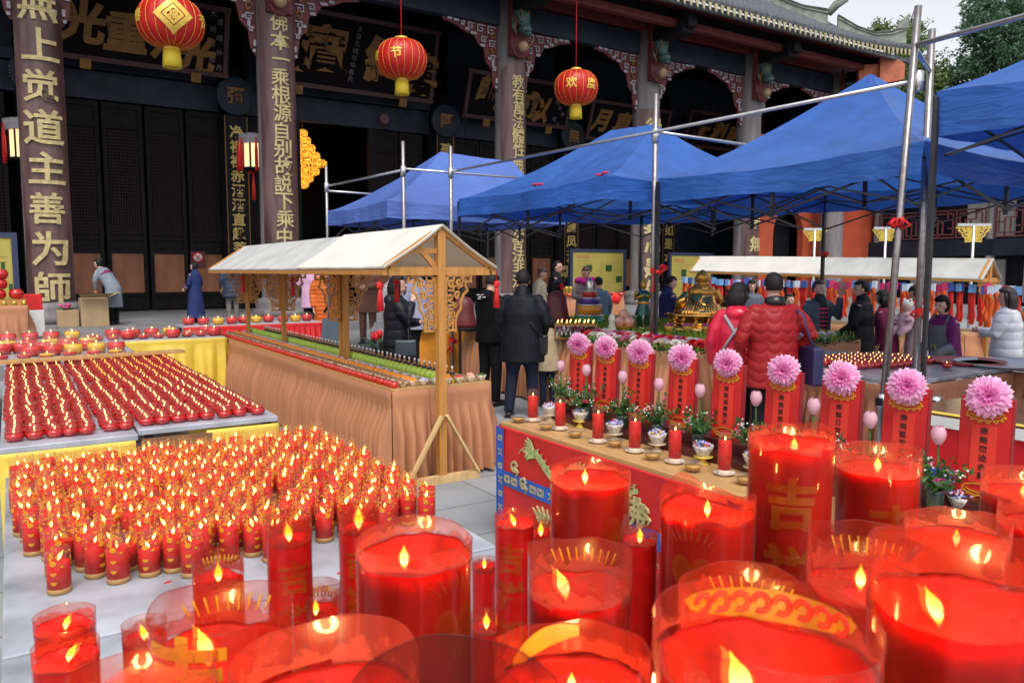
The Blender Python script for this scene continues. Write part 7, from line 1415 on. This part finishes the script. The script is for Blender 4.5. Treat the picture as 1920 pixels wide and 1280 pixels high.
# near courtyard
person('man in a black jacket and jeans with a black shoulder bag, back to the camera', 980, 508, 8.9, 0, 8, mCoatBk, 'short', 'm', mJean, hem=.66, build=1.3, collar=.02, head=(-12, 6), arms={'l': ((-.27, -.02, 1.13), (-.22, .14, .95)), 'r': ((.28, -.04, 1.12), (.22, .10, .93))}, feet=((-.16, .0), (.12, .05)),
       extra=multi(bag(mLeather, (.24, .0, .86), (.05, .10, .12), strap=[(-.10, -.02, 1.47), (.0, -.145, 1.30), (.14, -.16, 1.08), (.24, -.10, .96)]), item('jacket_print', mWhiteOld, lambda b, s, up, hp_: [b.tube([up((x, -.165, 1.17 + dz)), up((x + .035, -.166, 1.175 + dz))], .004 * s, 5) for x, dz in ((-.03, 0), (.02, .012))])))
person('youth in a black hoodie with a white-printed hood, head bowed', 918, 513, 9.7, 0, 40, M('black_hoodie', (.005, .005, .006), .85, var=.2, bump=.3, spec=.12), 'short', 'm', mTrBlack, hem=.83, build=.95, coat_style='hood', head=(0, 25), arms={'l': ((-.22, .06, 1.12), (-.12, .25, 1.1)), 'r': ((.23, .04, 1.12), (.10, .25, 1.08))},
       extra=multi(item('hood_print', mWhite, lambda b, s, up, hp_: [b.tube([up((x, -.172, z)), up((x + .05, -.172, z + .004))], .006 * s, 5) for x, z in ((-.07, 1.44), (.0, 1.44), (-.04, 1.415), (.03, 1.41), (-.05, 1.39))])))
person('girl in a beige jacket and blue jeans half hidden by the man in black', 1028, 590, 9.6, 0, -20, cloth_mat('beige_jacket', (.48, .38, .24)), 'bob', 'f', mJean, hem=.68, build=1.1, collar=.02)
mPuffBk = quilt('black_puffer', (.010, .011, .018), 'h', .11, .5)
person('woman in a black puffer coat touching her chin, black handbag at her hip', 745, 518, 9.4, 0, 82, mPuffBk, 'long', 'f', mTrBlack, hem=.60, build=1.12, coat_style='puff hood', arms={'r': ((.21, .12, 1.14), (.07, .19, 1.40)), 'l': ((-.22, .10, 1.10), (-.10, .30, 1.12))}, head=(5, -4),
       extra=multi(bag(M('steel_blue_leather', (.05, .065, .085), .3, bump=.1), (.24, .10, .82), (.05, .13, .10), 'handbag', [(-.12, -.05, 1.47), (.08, .13, 1.25), (.24, .14, .93)]), item('white_cup', mPorc, lambda b, s, up, hp_: b.tube([up((-.12, .36, 1.05)), up((-.12, .36, 1.18))], [.026 * s, .034 * s], 12))))
# on the terrace steps behind the stall
person('woman in a pink coat seen behind the stall brackets', 584, 480, 16.2, .25, 20, cloth_mat('pink_coat', (.62, .36, .52)), 'long', 'f', mTrBlack, hem=.66, build=1.05, collar=.03, arms={'l': ((-.27, -.02, 1.14), (-.14, .12, 1.05)), 'r': HANGF})
person('person in an orange quilted puffer jacket with a dark cross strap', 616, 492, 14.6, .12, 160, quilt('orange_puffer', (.62, .13, .02), 'h', .075, .38), 'short', 'm', mTrBlack, hem=.60, build=1.25, coat_style='puff', collar=.05, extra=item('cross_strap', mLeather, lambda b, s, up, hp_: b.tube([up((-.13, .10, 1.44)), up((-.10, .19, 1.25)), up((-.02, .205, 1.0)), up((.1, .205, .8))], .018 * s, 6, flat=.4)))
person('monk in brown robe and gathered trousers with white leggings', 690, 476, 15.4, .25, 185, cloth_mat('brown_monk_robe', (.22, .105, .075)), 'crop', 'm', cloth_mat('brown_monk_trousers', (.20, .09, .065)), hem=.60, build=1.05, arms={'l': ((-.24, .05, 1.12), (-.05, .22, 1.08)), 'r': ((.24, .05, 1.12), (.05, .22, 1.08))},
       extra=item('white_leggings', M('white_legging', (.6, .62, .68), .7), lambda b, s, up, hp_: [b.tube([(fx * s, -.01, .08 * s), (fx * s, .0, .42 * s)], [.062 * s, .075 * s], 12) for fx in (-.1, .1)]))
person('grey-haired man in a grey jacket behind the woman in black', 738, 496, 12.6, 0, 110, cloth_mat('grey_jacket', (.30, .30, .31)), 'crop', 'm', mTrBlack, hem=.74, hairc=M('grey_hair', (.22, .21, .20), .5))
person('person in a lavender grey jacket leaning behind the carved bracket', 790, 492, 12.0, 0, -40, cloth_mat('lavender_grey_jacket', (.27, .27, .37)), 'short', 'm', mTrBlack, hem=.74, build=1.15, lean=.2)
person('person in a dark slate puffer with a yellow strap behind the farthest stall post', 437, 484, 19.0, .45, -30, quilt('slate_puffer', (.035, .045, .075), 'h', .1, .4), 'short', 'm', cloth_mat('grey_trousers', (.16, .15, .14)), hem=.66, build=1.2, coat_style='puff', extra=item('yellow_strap', M('yellow_strap', (.65, .40, .03), .5), lambda b, s, up, hp_: b.tube([up((-.2, .02, 1.42)), up((-.25, -.02, 1.1)), up((-.2, 0, .72))], .045 * s, 8, flat=.4)))
person('woman in a long navy robe with patterned cuffs walking left', 368, 493, 18.3, .45, -75, cloth_mat('navy_robe', (.018, .03, .11)), 'bun', 'f', mTrBlack, hem=.16, build=1.05, coat_style='robe', collar=.02, arms={'l': ((-.24, .02, 1.12), (-.18, .2, .98)), 'r': ((.24, -.02, 1.12), (.2, .05, .86))},
       extra=multi(item('patterned_cuffs', M('brocade_cuff', (.14, .10, .13), .6, var=.8, scale=60), lambda b, s, up, hp_: [b.tube([up((sx * .215, .10, 1.06)), up((sx * .2, .16, 1.0))], .062 * s, 10) for sx in (-1,)]), item('name_badge', M('pale_pink_badge', (.7, .5, .6), .4), lambda b, s, up, hp_: b.box(-.06 * s, .16 * s, 1.08 * s, .02 * s, .175 * s, 1.18 * s))))
mApron = cloth_mat('grey_blue_apron', (.20, .24, .29)); mPurple = cloth_mat('purple_sweater', (.17, .02, .12))
person('woman in a grey-blue apron bending over the cardboard box', 214, 512, 18.0, .45, -80, mApron, 'bun', 'f', mTrBlack, hem=.42, build=1.05, lean=.62, hgt=1.62, arms={'l': ((-.2, .18, 1.22), (-.1, .36, 1.08)), 'r': ((.24, .10, 1.12), (.20, .16, .86))},
       extra=multi(item('purple_yoke', M('plum_yoke', (.22, .02, .10), .6), lambda b, s, up, hp_: b.tube([up((0, -.03, 1.25)), up((0, -.03, 1.44))], [.20 * s, .10 * s], 14, flat=.78)), item('yellow_bag', M('yellow_print_bag', (.72, .52, .04), .4, var=.4, scale=20), lambda b, s, up, hp_: b.tube([up((.2, .19, .82)), up((.2, .2, .72)), up((.2, .2, .6))], [.03 * s, .07 * s, .06 * s], 8))))
person('woman in a cream patterned top beside the man in glasses', 1012, 503, 14.6, .2, 100, M('cream_patterned_top', (.42, .36, .25), .7, var=.4, scale=40), 'bun', 'f', mTrBlack, hem=.74, head=(20, 20), hairc=M('brown_hair', (.06, .03, .018), .45, bump=.2))
person('tall man with glasses and a receding hairline in black', 1042, 490, 14.9, .2, 95, mCoatBk, 'crop', 'm', mTrBlack, hem=.78, build=1.05, collar=.01, head=(10, 5), extra=item('glasses', mEye, lambda b, s, up, hp_: [b.lathe([(.018 * s, -.001), (.02 * s, 0), (.018 * s, .001)], 12).shift(Matrix.Identity(4)) if 0 else b.tube([hp_((sx * .012, .098, .11)), hp_((sx * .045, .096, .112)), hp_((sx * .075, .03, .112))], .003 * s, 5) for sx in (-1, 1)]))
person('woman in a magenta fur collar behind the offering tower', 1097, 500, 13.6, .2, 175, cloth_mat('grey_patterned_coat', (.20, .16, .17)), 'bun', 'f', mJean, hem=.70, head=(0, 18), arms={'l': ((-.23, .08, 1.14), (-.06, .26, 1.12)), 'r': ((.23, .08, 1.14), (.06, .26, 1.12))}, hairc=M('auburn_hair', (.07, .03, .02), .45, bump=.2),
       extra=item('fur_collar', M('magenta_fur', (.62, .02, .28), .9, var=.3, scale=60, bump=.8, bscale=120), lambda b, s, up, hp_: [b.ball(up((.16 * cos(a), .10 * sin(a) + .02, 1.44 + .02 * sin(a * 3))), .062 * s, 10, 7) for a in [k * .628 for k in range(10)]]))
person('child in blue jeans sitting behind the offering tower', 1122, 520, 13.2, .2, -20, cloth_mat('blue_jean_jacket', (.12, .2, .27)), 'short', 'm', cloth_mat('light_denim', (.14, .22, .28)), hem=.72, build=1.1)
person('man in a navy jacket looking down, left of the Buddha', 1252, 518, 12.6, 0, 80, cloth_mat('navy_jacket', (.02, .03, .10)), 'short', 'm', mTrBlack, hem=.76, collar=.03, head=(10, 16), arms={'r': ((.22, .10, 1.12), (.10, .30, 1.08)), 'l': ((-.22, .10, 1.12), (-.08, .30, 1.06))})
mRedShiny = M('shiny_crimson_puffer', (.58, .012, .045), .25, var=.15, scale=5, bump=.5, bscale=7)
person('woman in a shiny crimson puffer with crossed grey straps, back to the camera', 1382, 533, 7.3, 0, 18, mRedShiny, 'bob', 'f', mTrBlack, hem=.70, build=1.1, coat_style='puff hood', head=(40, 8), feet=((-.08, 0), (.08, 0)),
       extra=item('grey_straps', M('grey_strap', (.30, .29, .34), .5), lambda b, s, up, hp_: [b.tube([up((-.12, -.13, 1.40)), up((.02, -.20, 1.18)), up((.16, -.17, .95)), up((.2, -.12, .78))], .017 * s, 6, flat=.4), b.tube([up((.11, -.14, 1.40)), up((-.04, -.205, 1.2)), up((-.17, -.16, .98))], .014 * s, 6, flat=.4)]))
person('man in a dark red wave-quilted jacket with a navy bag, back to the camera', 1450, 513, 6.75, 0, -6, quilt('dark_red_wave_quilt', (.30, .012, .014), 'wavy', .085, .45, .08, .26), 'bald', 'm', mTrBlack, hem=.70, build=1.22, head=(6, 3), arms={'l': ((-.31, -.03, 1.12), (-.28, .08, .90)), 'r': ((.34, -.05, 1.16), (.24, .12, .98))},
       extra=multi(bag(M('navy_canvas_bag', (.022, .018, .075), .5, bump=.15), (.31, -.10, .90), (.05, .15, .17), strap=[(.15, .03, 1.44), (.20, -.155, 1.35), (.26, -.17, 1.15), (.31, -.14, 1.06)]), item('bag_zip', M('yellow_zip', (.6, .45, .08), .5), lambda b, s, up, hp_: b.tube([up((.362, -.20, 1.06)), up((.366, -.14, .9)), up((.362, -.04, .74))], .005 * s, 5)), item('dark_collar', mLeather, lambda b, s, up, hp_: b.tube([up((0, -.02, 1.43)), up((0, -.01, 1.50))], [.098 * s, .082 * s], 14))))
person('woman in a denim vest and striped top lifting a phone', 1533, 527, 10.2, 0, 168, cloth_mat('denim_vest', (.07, .09, .12)), 'short', 'f', mTrBlack, hem=.45, build=1.1, head=(-8, -4), arms={'l': ((-.25, .12, 1.2), (-.2, .22, 1.50)), 'r': ((.26, .05, 1.08), (.2, .22, .95))}, hairc=M('maroon_black_hair', (.03, .008, .012), .4),
       extra=multi(item('phone', M('rose_gold_phone', (.45, .2, .2), .3), lambda b, s, up, hp_: b.box(-.255 * s, .24 * s, 1.52 * s, -.155 * s, .255 * s, 1.71 * s)), item('striped_top', M('black_knit', (.015, .012, .015), .8), lambda b, s, up, hp_: b.tube([up((0, .07, .9)), up((0, .075, 1.25)), up((0, .055, 1.44)), up((0, .02, 1.52))], [.10 * s, .10 * s, .08 * s, .066 * s], 12, flat=1)), item('pink_stripes', M('hot_pink_stripe', (.55, .02, .12), .8), lambda b, s, up, hp_: [b.tube([up((0, .07, .95 + .06 * k)), up((0, .07, .972 + .06 * k))], .1035 * s, 16) for k in range(7)])))
person('man in a black coat turning left beside the far table', 1614, 527, 9.9, 0, -60, quilt('black_padded_coat', (.006, .006, .008), 'h', .2, .55, .15, .3), 'short', 'm', mTrBlack, hem=.66, build=1.2, collar=.02, head=(-20, 0), arms={'l': ((-.26, .06, 1.12), (-.20, .28, .96)), 'r': ((.28, .0, 1.1), (.22, .22, .92))})
person('woman in a burgundy coat bending left behind the steel pole', 1664, 546, 10.3, 0, -50, cloth_mat('burgundy_coat', (.16, .015, .055)), 'bob', 'f', mTrBlack, hem=.6, build=1.15, lean=.12)
person('woman in a pale pink coat and red scarf holding a baby', 1722, 536, 10.1, 0, -62, cloth_mat('pale_pink_coat', (.58, .42, .45)), 'bob', 'f', mTrBlack, hem=.55, build=1.12, head=(-5, 14), arms={'l': ((-.22, .16, 1.14), (.02, .34, 1.16)), 'r': ((.24, .12, 1.08), (.02, .32, 1.02))}, extra=item('red_scarf', mRed, lambda b, s, up, hp_: [b.ball(up((.11 * cos(a), .09 * sin(a), 1.465 + .02 * sin(a * 2))), .052 * s, 9, 6) for a in [k * .785 for k in range(8)]]))
# baby in her arms
pb_ = atd(1700, 575, 9.75); t = thing('baby', 'baby in pink with a white eared hat held by the woman in the red scarf', 'baby', (pb_.x, pb_.y, pb_.z - .27), -YAW + 1.9)
b = MB(); b.ball((0, 0, .27), (.062, .068, .075)); b.ball((0, .062, .262), (.01, .012, .01)); b.tube([(0, 0, .2), (0, 0, .1), (0, .03, .0)], [.05, .085, .07], 12); [b.tube([(sg * .06, .02, .16), (sg * .11, .06, .11), (sg * .09, .11, .11)], [.032, .028, .018], 8) for sg in (-1, 1)]; [b.tube([(sg * .05, .02, .02), (sg * .07, .12, -.03), (sg * .06, .17, -.08)], [.045, .038, .025], 8) for sg in (-1, 1)]; b.build('body', mSkin, t, local=True, remesh=.008, smooth_it=2)
b = MB(); b.tube([(0, 0, .2), (0, 0, .1), (0, .03, -.01)], [.06, .1, .085], 12); [b.tube([(sg * .06, .02, .16), (sg * .11, .06, .11), (sg * .095, .10, .11)], [.042, .036, .026], 8) for sg in (-1, 1)]; [b.tube([(sg * .05, .02, .02), (sg * .07, .12, -.03), (sg * .06, .17, -.08)], [.055, .046, .034], 8) for sg in (-1, 1)]; b.build('romper', cloth_mat('pink_romper', (.66, .40, .45)), t, local=True, remesh=.01, smooth_it=2)
b = MB(); b.ball((0, -.014, .297), (.07, .072, .064)); [b.ball((sg * .05, -.01, .355), .02, 8, 6) for sg in (-1, 1)]; b.build('hat', mWhite, t, local=True); b = MB(); [b.ball((sg * .025, .064, .275), (.008, .005, .006), 6, 4) for sg in (-1, 1)]; b.build('eyes', mEye, t, local=True)
person('woman in a purple sweater and grey apron reaching over the steel table', 1776, 556, 8.75, 0, -105, mPurple, 'perm', 'f', mTrBlack, hem=.74, build=1.2, hairc=mCurl, head=(-10, 10), lean=.12, arms={'l': ((-.26, .14, 1.06), (-.12, .40, .93)), 'r': ((.30, .02, 1.06), (.20, .26, .90))},
       extra=multi(item('apron', cloth_mat('slate_apron', (.14, .15, .17)), lambda b, s, up, hp_: [b.grid(lambda u, v: up(((.19 - .05 * v ** 3) * sin((u - .5) * 2.9) * 1.22, (.148 - .012 * v) * cos((u - .5) * 2.9) * 1.2 + .012, .62 + .72 * v)), 16, 10), b.tube([up((-.11, .11, 1.34)), up((-.13, .03, 1.47)), up((-.10, -.14, 1.32)), up((.02, -.175, 1.05))], .03 * s, 6, flat=.35), b.tube([up((.11, .11, 1.34)), up((.13, .03, 1.47)), up((.10, -.14, 1.32)), up((-.02, -.175, 1.05))], .03 * s, 6, flat=.35)]),
       item('apron_emblem', M('mustard_print', (.52, .38, .05), .6), lambda b, s, up, hp_: b.tube([up((.045 * cos(a), .198, 1.02 + .055 * sin(a))) for a in [k * .5236 for k in range(12)]], .009 * s, 5)), item('grey_sleeves', cloth_mat('grey_oversleeve', (.17, .18, .20)), lambda b, s, up, hp_: [b.tube([up(p) for p in q_], [.066 * s, .064 * s, .050 * s], 12) for q_ in (((-.26, .14, 1.06), (-.19, .27, .995), (-.13, .38, .94)), ((.30, .02, 1.06), (.25, .14, .98), (.21, .24, .91)))])))
person('woman with curly hair in a white puffer jacket at the right edge', 1888, 541, 9.0, 0, -55, quilt('white_puffer', (.82, .82, .86), 'h', .1, .5), 'perm', 'f', mTrBlack, hem=.80, build=1.2, coat_style='puff', head=(-15, 0), arms={'l': ((-.23, .12, 1.12), (-.10, .30, 1.14)), 'r': ((.28, .0, 1.12), (.2, .22, 1.08))}, hairc=M('dark_brown_curls', (.025, .012, .012), .4, var=.4, scale=60, bump=.6, bscale=60))
person('far woman with a pale face and black bob behind the crimson puffer', 1408, 526, 13.5, 0, 190, cloth_mat('slate_grey_coat', (.10, .12, .15)), 'bob', 'f', mTrBlack, hem=.6)
person('far visitor in black seen left of the woman lifting a phone', 1478, 552, 12.8, 0, 150, mTrBlack, 'short', 'f', mTrBlack, hem=.7)
# chair back by the stall
p = atd(624, 612, 12.6); t = thing('plastic_chair', 'grey plastic chair behind the stall with only its back showing', 'chair', (p.x, p.y, 0), -YAW + .4); b = MB(); b.grid(lambda u, v: ((u - .5) * .46 * (1 - .15 * v), -.2 - .06 * v + .05 * (2 * u - 1) ** 2, .46 + .48 * v), 12, 8); b.v += [v + Vector((0, .015, 0)) for v in b.v]; n0 = len(b.v) // 2; b.f += [tuple(i + n0 for i in reversed(f)) for f in b.f]; b.mi += b.mi[:]; b.sm += b.sm[:]; mCh2 = M('blue_grey_plastic', (.12, .15, .19), .45); b.build('backrest', mCh2, t, local=True); b = MB(); b.box(-.22, -.2, .43, .22, .22, .46); b.build('seat', mCh2, t, local=True, bevel=.01)
for sx in (-1, 1):
    for sy in (-1, 1): b = MB(); b.bar((sx * .2, sy * .18, 0), (sx * .19, sy * .17, .44), .03); b.build('leg', mCh2, t, local=True)
